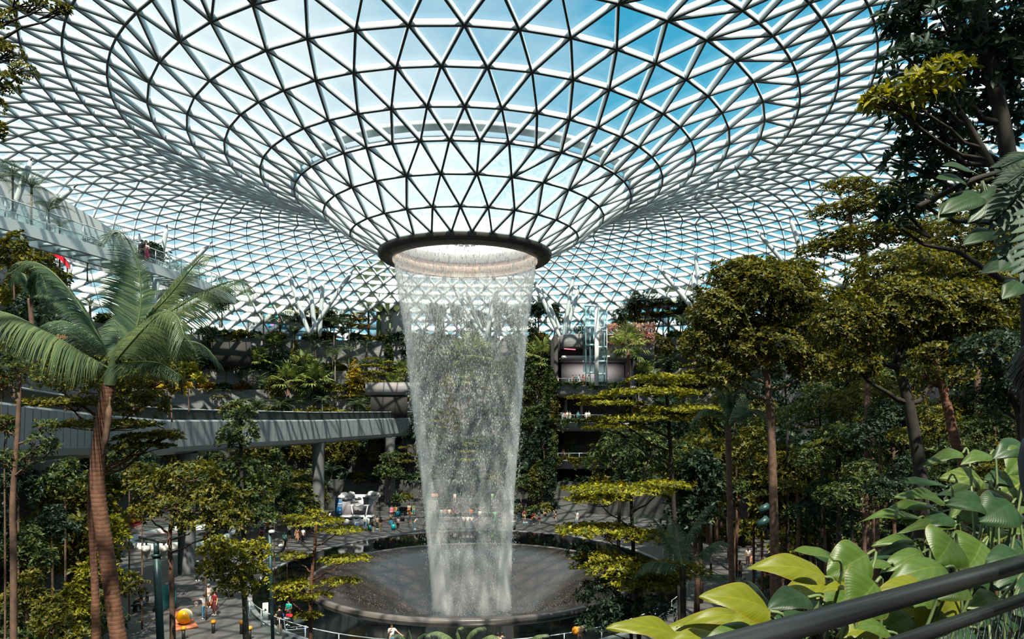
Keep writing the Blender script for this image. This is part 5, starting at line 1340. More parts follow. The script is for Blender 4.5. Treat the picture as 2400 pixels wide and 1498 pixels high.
for i in range(22):
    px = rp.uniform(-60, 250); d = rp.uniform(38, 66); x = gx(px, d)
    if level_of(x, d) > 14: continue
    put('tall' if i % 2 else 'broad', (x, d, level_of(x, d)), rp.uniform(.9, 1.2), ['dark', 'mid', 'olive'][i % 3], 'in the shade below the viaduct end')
for i in range(16):
    px = rp.uniform(480, 745); d = rp.uniform(70, 92); x = gx(px, d)
    if (x - EXC) ** 2 / (ERX * 1.15) ** 2 + (d - EYC) ** 2 / (ERY * 1.12) ** 2 < 1: d = 93.0; x = gx(px, d)
    put('broad' if i % 3 else 'tiered', (x, d, level_of(x, d)), rp.uniform(.9, 1.25), ['mid', 'dark', 'olive', 'yellow'][i % 4], 'in the planting under the viaduct')
# trailing creeper over the gallery slabs
rv = np.random.default_rng(5)
for j, (x0, x1, y, z, lab) in enumerate(((5.2, 16.5, 96.85, 18.05, 'lift landing'), (4.6, 14.5, 96.4, 12.85, 'middle gallery'), (4.6, 13.5, 96.2, 7.45, 'low gallery'))):
    o = thing('creeper', 'creeper spilling over the stone edge of the ' + lab, 'creeper', ((x0 + x1) / 2, y, z))
    g = Geo(); n = 900; xx = rv.uniform(x0, x1, n) - (x0 + x1) / 2; dn = rv.exponential(.34, n) * (.6 + .5 * np.sin(xx * 2.3 + j)) ; P = np.stack([xx, -.15 - .2 * rv.random(n), .35 - dn], -1)
    rosettes(g, P, np.tile([0, -.6, .7], (n, 1)) + rv.normal(0, .3, (n, 3)), .24, 4, .6, rng=rv); part('foliage', g, [M['leaf_mid' if j != 2 else 'leaf_olive']], o)
o = thing('bromeliad_bank', 'bank of pinkish hanging bromeliads along the wall top past the lift', 'plant bank', (17.2, 100.6, 25.6)); o['kind'] = 'stuff'
g = Geo(); n = 420; P = np.stack([rv.uniform(-4.5, 3.6, n), rv.uniform(-.5, .6, n), rv.uniform(-1.3, 1.6, n)], -1)
rosettes(g, P, np.tile([0, -.5, .8], (n, 1)), .5, 5, .22, rng=rv, oval=True, bend=.3); part('foliage', g, [M['leaf_pink']], o)['kind'] = 'stuff'
# ------------------------------------------------------------------ people
def skin_mesh(name, chains, root=0, level=1, mats=None):
    """chains: lists of (x, y, z, r); a chain whose first point repeats an earlier point joins it there."""
    verts, rads, edges, idx = [], [], [], {}
    for ch in chains:
        prev = None
        for p in ch:
            key = tuple(round(c, 4) for c in p[:3])
            if key not in idx:
                idx[key] = len(verts); verts.append(key); rads.append(p[3])
            if prev is not None and prev != idx[key]: edges.append((prev, idx[key]))
            prev = idx[key]
    me = bpy.data.meshes.new('tmp'); me.from_pydata(verts, edges, [])
    ob = bpy.data.objects.new('tmp', me); COL.objects.link(ob)
    sk = ob.modifiers.new('s', 'SKIN'); sk.use_smooth_shade = True
    for v, r in zip(me.skin_vertices[0].data, rads):
        v.radius = (r[0], r[1]) if isinstance(r, tuple) else (r, r); v.use_root = False
    me.skin_vertices[0].data[root].use_root = True
    if level:
        sb = ob.modifiers.new('u', 'SUBSURF'); sb.levels = level; sb.render_levels = level
    dg = bpy.context.evaluated_depsgraph_get(); dg.update()
    out = bpy.data.meshes.new_from_object(ob.evaluated_get(dg)); out.name = name
    bpy.data.objects.remove(ob); bpy.data.meshes.remove(me)
    for m in (mats or []): out.materials.append(m)
    return out
SKIN = [paint(196, 150, 122), paint(170, 118, 90), paint(140, 92, 68)]
HAIRC = {'black': paint(22, 18, 18), 'brown': paint(62, 40, 28), 'grey': paint(120, 118, 116)}
# joints: facing -y, feet on z=0, 1.70 m tall
STAND = dict(hipL=(.09, 0, .90), kneeL=(.10, -.015, .50), ankL=(.105, .01, .09), hipR=(-.09, 0, .90), kneeR=(-.10, -.015, .50), ankR=(-.105, .01, .09),
             shL=(.165, 0, 1.385), elL=(.225, .02, 1.12), wrL=(.24, -.05, .90), shR=(-.165, 0, 1.385), elR=(-.225, .02, 1.12), wrR=(-.24, -.05, .90), dz=0.0, lean=0.0)
POSES = {'stand': STAND,
         'walk': dict(STAND, kneeL=(.10, -.16, .52), ankL=(.10, -.24, .10), kneeR=(-.10, .04, .50), ankR=(-.10, .30, .14), wrL=(.23, .12, .93), wrR=(-.23, -.20, .95), elR=(-.22, -.04, 1.12)),
         'phone': dict(STAND, elL=(.22, -.10, 1.16), wrL=(.07, -.30, 1.34), elR=(-.22, -.10, 1.16), wrR=(-.07, -.30, 1.34)),
         'hold': dict(STAND, elL=(.22, .0, 1.13), wrL=(.10, -.24, 1.12), elR=(-.22, .0, 1.13), wrR=(-.10, -.24, 1.10)),
         'point': dict(STAND, elL=(.40, -.12, 1.36), wrL=(.62, -.20, 1.33)),
         'rail': dict(STAND, elL=(.36, -.04, 1.18), wrL=(.56, -.12, 1.04), elR=(-.20, -.08, 1.16), wrR=(-.07, -.20, 1.40)),
         'sit': dict(STAND, kneeL=(.12, -.42, .92), ankL=(.12, -.44, .50), kneeR=(-.12, -.42, .92), ankR=(-.12, -.44, .50), elL=(.21, -.06, 1.14), wrL=(.10, -.32, 1.03), elR=(-.21, -.06, 1.14), wrR=(-.10, -.32, 1.03), dz=-.44),
         'bend': dict(STAND, lean=.75, elL=(.20, -.45, .98), wrL=(.16, -.52, .74), elR=(-.20, -.45, .98), wrR=(-.16, -.52, .74)),
         'lean': dict(STAND, lean=.0)}
_pm = {}
def person_meshes(pose):
    if pose in _pm: return _pm[pose]
    J = POSES[pose]; dz = J['dz']; ln = J['lean']
    def tl(p):                              # bend the upper body forward about the hips
        x, y, z = p
        if ln and z > .95:
            h = z - .95; return (x, y - h * math.sin(ln), .95 + h * math.cos(ln))
        return (x, y, z)
    def c(p, r): q = tl(p); return (q[0], q[1], q[2] + dz, r)
    def j(k, r):
        q = J[k]
        if ln and k[:2] in ('el', 'wr'): return (q[0], q[1], q[2] + dz, r)
        return c(q, r)
    pel = c((0, 0, .93), (.13, .10)); bel = c((0, -.005, 1.08), (.125, .095)); che = c((0, 0, 1.26), (.145, .105)); nb = c((0, .005, 1.415), (.075, .07)); nk = c((0, -.005, 1.485), .05)
    h1 = c((0, -.03, 1.545), (.066, .075)); h2 = c((0, -.012, 1.615), (.078, .094)); h3 = c((0, -.008, 1.675), (.062, .075)); nose = c((0, -.118, 1.590), .016)
    ch = [[pel, bel, che, nb, nk, h1, h2, h3], [h1, c((0, -.105, 1.597), .018)]]
    for s in ('L', 'R'):
        sg = 1 if s == 'L' else -1
        sh, el, wr = j('sh' + s, .058), j('el' + s, .041), j('wr' + s, .029)
        ch.append([che, sh, el, wr])
        w = np.array(wr[:3]); d = unit(w - np.array(el[:3])); side = unit(np.cross(d, [0.0, 1.0, .15])); inw = unit(np.cross(side, d))
        pm = w + d * .055
        ch.append([wr, (*pm, .030)])
        for f, (o_, L_) in enumerate(((-.030, .062), (-.010, .074), (.010, .070), (.030, .052))):
            k1 = pm + d * .035 + side * o_; k2 = k1 + d * L_ * .55 + inw * .008; k3 = k2 + d * L_ * .42 + inw * .018
            ch.append([(*pm, .030), (*k1, .0105), (*k2, .0095), (*k3, .008)])
        t1 = w + d * .02 + side * (-.034 if s == 'L' else .034) * 1.0; t2 = t1 + d * .034 + side * (-.016 if s == 'L' else .016); ch.append([wr, (*t1, .013), (*t2, .010)])
        hp, kn, an_ = j('hip' + s, .094), j('knee' + s, .058), j('ank' + s, .040)
        ch.append([pel, hp, kn, an_, (an_[0], an_[1] - .06, an_[2] - .045, .036), (an_[0] + .012 * sg, an_[1] - .16, an_[2] - .058, .030)])
    body = skin_mesh('body', ch)
    # eyes and mouth as small dark faces set in the body's own mesh are drawn by a second material
    body.materials.append(SKIN[0])
    def grow(p, e): return (p[0], p[1], p[2], tuple(x + e for x in p[3]) if isinstance(p[3], tuple) else p[3] + e)
    mid = lambda a, b, f, r: (a[0] * (1 - f) + b[0] * f, a[1] * (1 - f) + b[1] * f, a[2] * (1 - f) + b[2] * f, r)
    sh_ch = [[grow(c((0, 0, .98), (.13, .10)), .014), grow(bel, .02), grow(che, .018), grow(c((0, .005, 1.40), (.08, .075)), .012)]]
    lg = [[grow(c((0, 0, 1.0), (.125, .098)), .012), grow(pel, .018)]]; sl = [[grow(c((0, 0, 1.0), (.125, .098)), .012), grow(pel, .022)]]
    long_ch = [list(sh_ch[0])]
    for s in ('L', 'R'):
        sh, el, wr = j('sh' + s, .058), j('el' + s, .041), j('wr' + s, .029)
        sh_ch.append([sh_ch[0][2], grow(sh, .014), mid(sh, el, .62, .062)]); long_ch.append([long_ch[0][2], grow(sh, .014), grow(el, .016), mid(el, wr, .92, .044)])
        hp, kn, an_ = j('hip' + s, .094), j('knee' + s, .058), j('ank' + s, .040)
        lg.append([lg[0][1], grow(hp, .018), grow(kn, .022), grow(an_, .022)]); sl.append([sl[0][1], grow(hp, .024), mid(hp, kn, .86, .092)])
    out = dict(body=body, shirt=skin_mesh('shirt', sh_ch), jacket=skin_mesh('jacket', long_ch), trousers=skin_mesh('trousers', lg), shorts=skin_mesh('shorts', sl))
    hc = np.array(h2[:3])
    g = Geo(); g.ball(hc + np.array([0, .018, .022]), (.096, .108, .100), 14, 9); out['hair_short'] = g.mesh('hair', [HAIRC['black']], True)
    g = Geo(); g.ball(hc + np.array([0, .020, .020]), (.100, .110, .100), 14, 9); g.ball(hc + np.array([0, .075, -.13]), (.092, .055, .19), 12, 8); out['hair_long'] = g.mesh('hair', [HAIRC['black']], True)
    g = Geo(); g.ball(hc + np.array([0, .01, .035]), (.104, .118, .085), 14, 8); g.ball(hc + np.array([0, -.12, .03]), (.075, .09, .014), 12, 6); out['cap'] = g.mesh('cap', [HAIRC['black']], True)
    g = Geo()
    for s in ('L', 'R'):
        an_ = j('ank' + s, .04); g.ball((an_[0], an_[1] - .06, an_[2] - .045), (.052, .145, .045), 12, 6)
    out['shoes'] = g.mesh('shoes', [HAIRC['black']], True)
    # skirt: from the waist to the knee
    g = Geo()
    w0 = np.array(c((0, 0, 1.02), 0)[:3]); kn = (np.array(j('kneeL', 0)[:3]) + np.array(j('kneeR', 0)[:3])) / 2
    ringsS = []
    for f, rx, ry in ((0, .145, .115), (.35, .19, .15), (1.0, .25, .20)):
        cc = w0 * (1 - f) + (kn + np.array([0, 0, .0])) * f
        ringsS.append([(cc[0] + rx * math.cos(a), cc[1] + ry * math.sin(a), cc[2]) for a in np.linspace(0, 2 * PI, 17)])
    g.strip(ringsS[0], ringsS[1]); g.strip(ringsS[1], ringsS[2]); out['skirt'] = g.mesh('skirt', [HAIRC['black']], True)
    g = Geo()
    for s in (-1, 1): g.ball(hc + np.array([.031 * s, -.088, .0]), (.012, .008, .008), 8, 5)
    g.ball(hc + np.array([0, -.086, -.062]), (.024, .010, .006), 8, 5)
    out['face'] = g.mesh('eyes_and_mouth', [paint(50, 28, 26)], True)
    _pm[pose] = out; return out
def person(label, px, foot, pose='stand', face=0.0, top=(200, 200, 200), bottom=(60, 60, 70), kind='trousers', hair='short', hcol='black', h=1.68, z=0.0, skin=0, jacket=False, shoes=(235, 235, 235), d=None, group='visitors'):
    """foot: row of the feet (or the seat's floor for sitting people); kind: trousers, shorts, skirt, dress."""
    if d is None: d = (CZ - z) * F / (foot - HY)
    o = thing('person', label, 'person', (gx(px, d), d, z), face, group, h / 1.70)
    ms = person_meshes(pose)
    def add(nm, key, mt):
        q = link(nm, ms[key], o)
        if len(ms[key].materials) == 0: ms[key].materials.append(mt)
        q.material_slots[0].link = 'OBJECT'; q.material_slots[0].material = mt
    add('body', 'body', SKIN[skin]); add('eyes_and_mouth', 'face', paint(50, 28, 26))
    add('shirt', 'jacket' if jacket else 'shirt', paint(*top))
    if kind in ('skirt', 'dress'): add('skirt', 'skirt', paint(*bottom))
    else: add('trousers' if kind == 'trousers' else 'shorts', kind, paint(*bottom))
    if hair == 'cap': add('cap', 'cap', paint(225, 225, 220)); add('hair', 'hair_short', HAIRC[hcol])
    else: add('hair', 'hair_' + hair, HAIRC[hcol])
    add('shoes', 'shoes', paint(*shoes))
    return o
PI2 = PI
VW = 'visitors by the far rim of the pool'
def ppl(rows, group, **kw):
    for r in rows:
        label, px, foot = r[:3]; opt = dict(kw); opt.update(r[3] if len(r) > 3 else {})
        person(label, px, foot, group=group, **opt)
W_, BLK, JEANS, KHAKI, GREY = (232, 232, 230), (22, 22, 24), (58, 92, 130), (196, 164, 128), (150, 152, 155)
ppl([
    ('man in a white long-sleeved shirt and blue jeans walking up to the cloud kiosk', 856, 1239.5, dict(pose='walk', face=PI, top=(214, 226, 230), bottom=(70, 108, 140), jacket=True)),
    ('visitor in a white tee and dark shorts with a dark backpack by the kiosk', 873.5, 1246, dict(face=PI, top=W_, bottom=(26, 30, 36), kind='shorts')),
    ('woman in a cream blouse and dark trousers behind the backpack wearer', 884, 1241, dict(face=PI * .8, top=(226, 208, 196), bottom=(40, 46, 44), hcol='brown', hair='long')),
    ('woman in a black tee and beige trousers raising a phone near the kiosk', 892.5, 1245, dict(pose='phone', face=PI, top=BLK, bottom=KHAKI, hair='long')),
    ('woman in a black top and teal skirt holding a phone by the teal suitcase', 916.6, 1237.7, dict(pose='phone', face=0, top=BLK, bottom=(10, 110, 140), kind='skirt', hair='long')),
    ('boy in a grey tee and black trousers looking at the water', 932.7, 1241, dict(face=PI * .9, top=(196, 190, 196), bottom=BLK, h=1.5)),
    ('man in an orange tee and denim shorts standing before the seating steps', 961.6, 1227, dict(pose='phone', top=(226, 130, 30), bottom=(90, 140, 170), kind='shorts')),
    ('woman in hot pink sitting on the seating steps', 918.5, 1208, dict(pose='sit', top=(245, 110, 170), bottom=(245, 130, 180), kind='skirt', hair='long', z=1.0)),
    ('woman in mustard sitting close beside the one in pink', 927.0, 1207, dict(pose='sit', top=(190, 140, 30), bottom=(190, 140, 30), kind='dress', hair='long', z=1.0)),
    ('woman in a white top and orange skirt seated behind the man in orange', 959, 1203, dict(pose='sit', top=(248, 226, 214), bottom=(235, 140, 40), kind='skirt', hair='long', z=1.0)),
    ('visitor in green seated next to the woman in the orange skirt', 970, 1203, dict(pose='sit', top=(110, 160, 90), bottom=(60, 150, 140), z=1.0)),
    ('visitor in a white tee and jeans leaning forward at the edge of the falling water', 971.5, 1241, dict(pose='bend', face=PI * .6, top=W_, bottom=(80, 120, 150))),
    ('attendant in a white shirt behind the cloud kiosk counter', 853, 1228, dict(pose='hold', top=(240, 220, 216), bottom=BLK)),
    ('visitor in a dark red top squatting low by the blue pillar sign', 803, 1228, dict(pose='sit', top=(140, 24, 34), bottom=BLK, skin=1)),
    ('dark-clad visitor with a grey scarf seated by the blue pillar sign', 813, 1231, dict(pose='sit', top=(30, 32, 36), bottom=BLK, hcol='grey')),
    ('man in white bending over beside the round viaduct column', 770, 1228, dict(pose='bend', face=PI, top=(214, 226, 232), bottom=(50, 46, 44)))], VW)
ppl([
    ('visitor in a white cap and white tee standing behind the falling water', 1125, 1224, dict(pose='hold', top=W_, bottom=(60, 90, 110), hair='cap')),
    ('visitor in white seated high on the steps behind the water', 1066, 1196, dict(pose='sit', top=W_, bottom=(120, 120, 124), z=2.0, d=94.5)),
    ('visitor in pale green seated high on the steps behind the water', 1155, 1196, dict(pose='sit', top=(150, 210, 150), bottom=(150, 200, 150), z=2.0, d=94.5)),
    ('visitor in peach seated high on the steps behind the water', 1015, 1198, dict(pose='sit', top=(220, 160, 130), bottom=(140, 80, 60), z=2.0, d=94.8)),
    ('visitor in tan seated beside the one in peach', 1023, 1198, dict(pose='sit', top=(190, 130, 100), bottom=(60, 50, 50), z=2.0, d=94.8)),
    ('visitor in light blue on the low step behind the water', 1034, 1214, dict(pose='sit', top=(170, 210, 224), bottom=(140, 170, 190), z=.5, d=89.5)),
    ('visitor in salmon on the low step behind the water', 1044, 1214, dict(pose='sit', top=(226, 150, 130), bottom=(90, 80, 84), z=.5, d=89.5)),
    ('visitor in cream on the low step behind the water', 1053, 1215, dict(pose='sit', top=(236, 214, 190), bottom=(70, 80, 100), z=.5, d=89.5)),
    ('visitor in wine red on the low step behind the water', 1063, 1215, dict(pose='sit', top=(120, 40, 56), bottom=(60, 60, 70), z=.5, d=89.5)),
    ('visitor in navy on the low step behind the water', 1072, 1215, dict(pose='sit', top=(40, 54, 80), bottom=(50, 50, 60), z=.5, d=89.5)),
    ('visitor in orange on the low step behind the water', 1104, 1215, dict(pose='sit', top=(236, 120, 60), bottom=(80, 70, 70), hair='long', z=.5, d=89.5)),
    ('first of three visitors in white bending over the pool edge, black trousers', 1087, 1238, dict(pose='bend', face=PI, top=W_, bottom=BLK)),
    ('middle one of three bending over the pool edge, grey trousers', 1096, 1238, dict(pose='bend', face=PI, top=(240, 236, 230), bottom=GREY)),
    ('last of three bending over the pool edge, blue trousers', 1106, 1238, dict(pose='bend', face=PI, top=W_, bottom=JEANS)),
    ('visitor in a mint green tee beside the bright edge of the water', 1160, 1226, dict(pose='hold', top=(90, 200, 150), bottom=(120, 190, 170)))], 'visitors seen through the falling water')
ppl([
    ('visitor in a pale aqua top holding a child at the far pool edge', 1199, 1222, dict(pose='hold', top=(190, 222, 224), bottom=(70, 90, 96))),
    ('woman in a black vest with white sleeves and blue jeans raising a phone', 1218, 1219, dict(pose='phone', face=0, top=BLK, bottom=(40, 96, 116), hair='long')),
    ('man in a maroon shirt and khaki shorts seen from behind', 1229, 1224, dict(pose='walk', face=PI, top=(112, 44, 52), bottom=(180, 156, 130), kind='shorts')),
    ('woman in a brown top and black leggings carrying an orange bag', 1252, 1229, dict(pose='hold', face=PI * .9, top=(130, 66, 44), bottom=BLK, hair='long')),
    ('man in a navy tee and brick red shorts beside the orange bag', 1263, 1229, dict(face=PI * .95, top=(26, 66, 90), bottom=(120, 48, 38), kind='shorts')),
    ('man in black pointing across the ramp', 1278, 1219, dict(pose='point', face=PI * .1, top=BLK, bottom=BLK)),
    ('visitor in blue stretching one arm out behind the group', 1259, 1211, dict(pose='point', face=0, top=(60, 100, 120), bottom=(50, 60, 70))),
    ('visitor in black with a red waist pouch before the ramp', 1303, 1222, dict(pose='phone', face=PI * 1.4, top=(30, 30, 32), bottom=(120, 30, 40), kind='shorts')),
    ('white-clad visitor half hidden by the yellow tree at the ramp', 1352, 1228, dict(top=W_, bottom=(180, 200, 210)))], 'visitors by the ramp')
ppl([
    ('visitor in a white shirt and beige trousers by the viaduct column shade', 646, 1246, dict(pose='phone', face=PI, top=(206, 200, 206), bottom=(196, 180, 168))),
    ('woman in a teal top and beige trousers seen from behind at the pool edge', 667, 1286, dict(face=PI, top=(40, 130, 140), bottom=(206, 186, 160), hair='long')),
    ('visitor in a white tee and black skirt under the viaduct', 678, 1264, dict(face=PI * .9, top=W_, bottom=BLK, kind='skirt', hair='long')),
    ('visitor in a brown dress walking under the viaduct', 697, 1272, dict(pose='walk', face=PI, top=(140, 100, 80), bottom=(150, 110, 90), kind='dress', hair='long')),
    ('visitor in white and dark trousers near the kerb of the pool', 710, 1274, dict(pose='walk', face=PI, top=(226, 228, 232), bottom=(30, 34, 46))),
    ('visitor in an orange top in the shade of the viaduct', 627, 1252, dict(top=(206, 120, 40), bottom=(50, 50, 56), hair='long')),
    ('visitor in wine red trousers in the shade of the viaduct', 614, 1264, dict(top=(40, 44, 60), bottom=(120, 30, 50))),
    ('visitor in black with raised arms in the shade of the viaduct', 674, 1240, dict(pose='phone', top=BLK, bottom=BLK, skin=1)),
    ('woman in a white blouse and dark trousers walking past the red planter', 280, 1266, dict(pose='walk', face=PI * .75, top=(220, 222, 228), bottom=(26, 36, 44), hair='long')),
    ('visitor in a pale teal shirt on the path by the far bushes', 167, 1192, dict(face=.4, top=(150, 190, 196), bottom=(50, 60, 80))),
    ('visitor in a bright blue jacket sitting by the silver sculpture', 293, 1202, dict(pose='sit', face=.8, top=(20, 140, 200), bottom=(40, 50, 60))),
    ('visitor in a red top and navy trousers posing at the silver sculpture', 247, 1196, dict(top=(190, 110, 100), bottom=(30, 60, 80), d=84, z=1.4)),
    ('visitor in black posing at the silver sculpture', 257, 1196, dict(top=(30, 30, 34), bottom=BLK, hair='long', d=84, z=1.4)),
    ('visitor with a red cap and dark clothes under the broad green tree', 463, 1362, dict(pose='hold', top=(40, 44, 60), bottom=(50, 70, 96), hair='cap', face=.5))], 'visitors around the viaduct')
ppl([
    ('woman in a white tee and jeans stretching her arm with a plastic bag', 479, 1451, dict(pose='point', face=PI * 1.15, top=W_, bottom=(50, 110, 140), hcol='brown')),
    ('woman in a dark dress with red flowers and black leggings', 503, 1443, dict(pose='stand', face=-.4, top=(120, 24, 36), bottom=(70, 18, 26), kind='skirt', hair='long')),
    ('tall visitor in white with a striped sunhat between the two women', 489, 1424, dict(pose='hold', face=.2, top=(214, 200, 196), bottom=(206, 196, 190), hair='cap')),
    ('visitor in a dark tee sitting on the bench behind the fern', 330, 1424, dict(pose='sit', face=-1.2, top=(40, 30, 34), bottom=(40, 44, 60))),
    ('visitor in blue jeans sitting on the bench beside the lamp post', 345, 1428, dict(pose='sit', face=-.9, top=(60, 66, 80), bottom=(80, 130, 170))),
    ('man in a black tee and black shorts handing things to the woman in turquoise', 655, 1485, dict(pose='hold', face=-2.2, top=BLK, bottom=BLK, kind='shorts', h=1.74)),
    ('woman in a turquoise tee standing behind the luggage trolley', 677, 1466, dict(pose='hold', face=-.3, top=(20, 190, 170), bottom=(20, 60, 64), hair='long')),
    ('woman in a white blouse and jeans resting one hand on the pool rail', 918, 1530, dict(pose='rail', face=.25, top=(240, 236, 232), bottom=(70, 120, 160), hair='long', skin=0)),
    ('man in a cream tank top with a yellow-orange backpack by the pool rail', 1360, 1527, dict(pose='stand', face=PI * 1.1, top=(224, 196, 160), bottom=(60, 60, 66), skin=1, h=1.76)),
    ('visitor raising a phone at the lower edge in front of the bowl', 1167, 1545, dict(pose='phone', face=PI, top=(190, 150, 130), bottom=BLK, d=38.0)),
    ('dark-haired companion of the visitor raising a phone', 1177, 1545, dict(pose='stand', face=PI, top=(40, 40, 46), bottom=BLK, d=38.2))], 'visitors on the near plaza')
ppl([
    ('woman in a white vest and brown trousers seen from behind among the trees', 1753, 1326, dict(face=PI, top=(236, 228, 220), bottom=(84, 60, 56), hair='long', hcol='brown')),
    ('visitor in dark teal sitting at the seating kerb behind the palm', 1771, 1304, dict(pose='sit', face=-.9, top=(30, 70, 80), bottom=(90, 70, 66))),
    ('child in a pink top crouched by the woman in the white vest', 1762, 1322, dict(pose='sit', face=-.6, top=(220, 150, 130), bottom=(230, 170, 120), h=1.2)),
    ('brown-haired visitor standing in the sun patch beyond the palm', 1734, 1362, dict(face=PI * .7, top=(180, 130, 110), bottom=(60, 56, 60), hair='long', hcol='brown')),
    ('visitor in a turquoise blue dress beyond the palm frond', 1768, 1368, dict(face=.6, top=(60, 140, 180), bottom=(70, 150, 190), kind='dress', hair='long')),
    ('visitor in a red and yellow flowered top behind the dark stems', 1796, 1376, dict(pose='hold', top=(206, 40, 50), bottom=(220, 150, 30), kind='dress', hair='long')),
    ('visitor in green seated on the low wall between the stems', 1696, 1278, dict(pose='sit', face=2.2, top=(20, 140, 60), bottom=(30, 60, 50), z=.0)),
    ('visitor in sky blue seated higher on the low wall between the stems', 1703, 1262, dict(pose='sit', face=1.6, top=(60, 160, 190), bottom=(20, 70, 90), z=.5)),
    ('visitor in a pale blue dress seated behind the bare stem', 1740, 1268, dict(pose='sit', face=1.2, top=(180, 206, 224), bottom=(180, 206, 224), kind='dress', hair='long', z=.2)),
    ('dark-clad visitor under the long low frond', 1746, 1394, dict(pose='sit', top=(20, 30, 30), bottom=(60, 150, 190))),
    ('visitor in bright blue half hidden by the long low frond', 1737, 1398, dict(pose='sit', top=(60, 150, 196), bottom=(40, 60, 80))),
    ('visitor in red beyond the dark knotted trunk', 1812, 1392, dict(pose='sit', top=(190, 40, 60), bottom=(40, 40, 50)))], 'visitors on the plaza among the stems')
gal = []
for px, top, bt, hr, d, z, what, extra in (
    (1350, (60, 110, 130), (30, 60, 90), 'short', 98.5, 18.0, 'visitor in a blue top at the lift landing rail', {}), (1367, (220, 90, 60), (190, 60, 50), 'long', 98.3, 18.0, 'visitor in orange-red at the lift landing rail', {}), (1380, W_, (210, 210, 214), 'long', 98.4, 18.0, 'visitor in white next to the lift frame', {}),
    (1343, (120, 110, 110), (60, 60, 66), 'short', 99.5, 18.0, 'visitor in grey deeper in the lift landing', {}), (1358, W_, W_, 'short', 98.8, 18.0, 'visitor in pale clothes between the blue and orange ones on the landing', {}), (1305, W_, (70, 60, 66), 'short', 98.2, 18.0, 'visitor in white at the green end of the landing', {}),
    (1304.5, (120, 80, 60), (60, 50, 50), 'short', 97.6, 12.8, 'visitor in brown leaning at the middle gallery rail', {}), (1319, (214, 220, 224), (90, 90, 100), 'short', 97.6, 12.8, 'visitor in a light grey tee at the middle gallery rail', dict(pose='point', face=PI)), (1325, (140, 100, 90), (60, 60, 66), 'short', 98.6, 12.8, 'visitor behind the light grey tee on the middle gallery', {}),
    (1330, (226, 206, 200), (150, 170, 180), 'long', 97.6, 12.8, 'visitor in pale pink on the middle gallery', {}), (1335, (206, 190, 180), (170, 190, 196), 'short', 97.9, 12.8, 'visitor in beige on the middle gallery', {}), (1355, (40, 130, 150), (30, 120, 150), 'long', 97.6, 12.8, 'visitor dressed in teal on the middle gallery', dict(kind='dress')), (1374, W_, (60, 66, 80), 'short', 97.7, 12.8, 'visitor in white near the yellow leaves on the middle gallery', {}), (1380, (190, 206, 214), (70, 80, 100), 'long', 97.6, 12.8, 'visitor in pale blue near the yellow leaves on the middle gallery', {}),
    (1320, (150, 110, 106), (50, 50, 56), 'short', 98.6, 7.4, 'visitor in dusty pink on the low gallery', {}), (1332, (70, 60, 66), (40, 40, 44), 'short', 99, 7.4, 'dark-clad visitor on the low gallery', {})):
    opt = dict(top=top, bottom=bt, hair=hr, d=d, z=z, face=0.0 if px % 2 < 1 else .4); opt.update(extra)
    person(what, px, 0, group='visitors on the galleries', **opt)
person('visitor in a bright pink dress at the rail of the high footbridge', 343, 0, 'hold', .3, (236, 170, 180), (236, 60, 110), 'dress', 'long', z=25.82, d=54.2, group='visitors on the footbridge')
person('dark-clad visitor at the rail of the high footbridge', 333, 0, 'stand', .2, (60, 50, 60), (40, 40, 50), 'trousers', 'short', z=25.82, d=53.6, group='visitors on the footbridge')
person('visitor in a teal top on the ledge behind the tiered tree', 1556, 0, 'hold', 0, (40, 120, 120), (160, 60, 60), z=4.0, d=86, group='visitors on the ledge')
person('visitor in a red top on the ledge behind the tiered tree', 1566, 0, 'stand', 0, (190, 50, 60), (60, 60, 66), z=4.0, d=86, group='visitors on the ledge')

# the visitor at the edge of the view: only the back of the head comes into the frame
POSES['lean'] = dict(POSES['hold'], lean=-.22)
vp = person('black-haired visitor standing at the edge of the view beside the handrail', 0, 0, 'lean', PI / 2, (40, 46, 60), (40, 50, 70), h=1.85, z=CZ - 1.6, d=2.02, group='visitors at the handrail')
vp.location.x = 1.80
for c in list(vp.children):
    if c.name.startswith('hair'): bpy.data.objects.remove(c)
rh = np.random.default_rng(4); n = 6500
d_ = unit(rh.normal(0, 1, (n, 3)) + np.array([0, .25, .55])); keep = d_[:, 2] > -.42 + .75 * np.clip(-d_[:, 1], 0, 1); d_ = d_[keep]; n = len(d_)
hc = np.array([0, .150, 1.622]); P = hc + d_ * np.array([.096, .108, .094])
fl = unit(np.stack([.35 * d_[:, 0] + .2 * rh.normal(0, 1, n), d_[:, 1] * .5 - .2 + .15 * rh.normal(0, 1, n), -.8 + .5 * d_[:, 2]], -1) - d_ * .02)
g = Geo(); leaves(g, P, fl, d_ + rh.normal(0, .1, d_.shape), .045 + .035 * rh.random(n), .0040, fold=.1)
g.ball(hc + np.array([0, .004, .004]), (.095, .105, .090), 24, 14)
part('hair', g, [mat_simple('black_hair', (.006, .006, .007), .55, 0, .25)], vp)
for s in (-1, 1):
    g = Geo(); g.ball((.083 * s, .140, 1.59), (.012, .022, .032), 10, 8); part('ear', g, [SKIN[0]], vp, True)
# ------------------------------------------------------------------ things on the plaza
def gp(px, py, z=0.0):
    d = (CZ - z) * F / (py - HY); return Vector((gx(px, d), d, z))
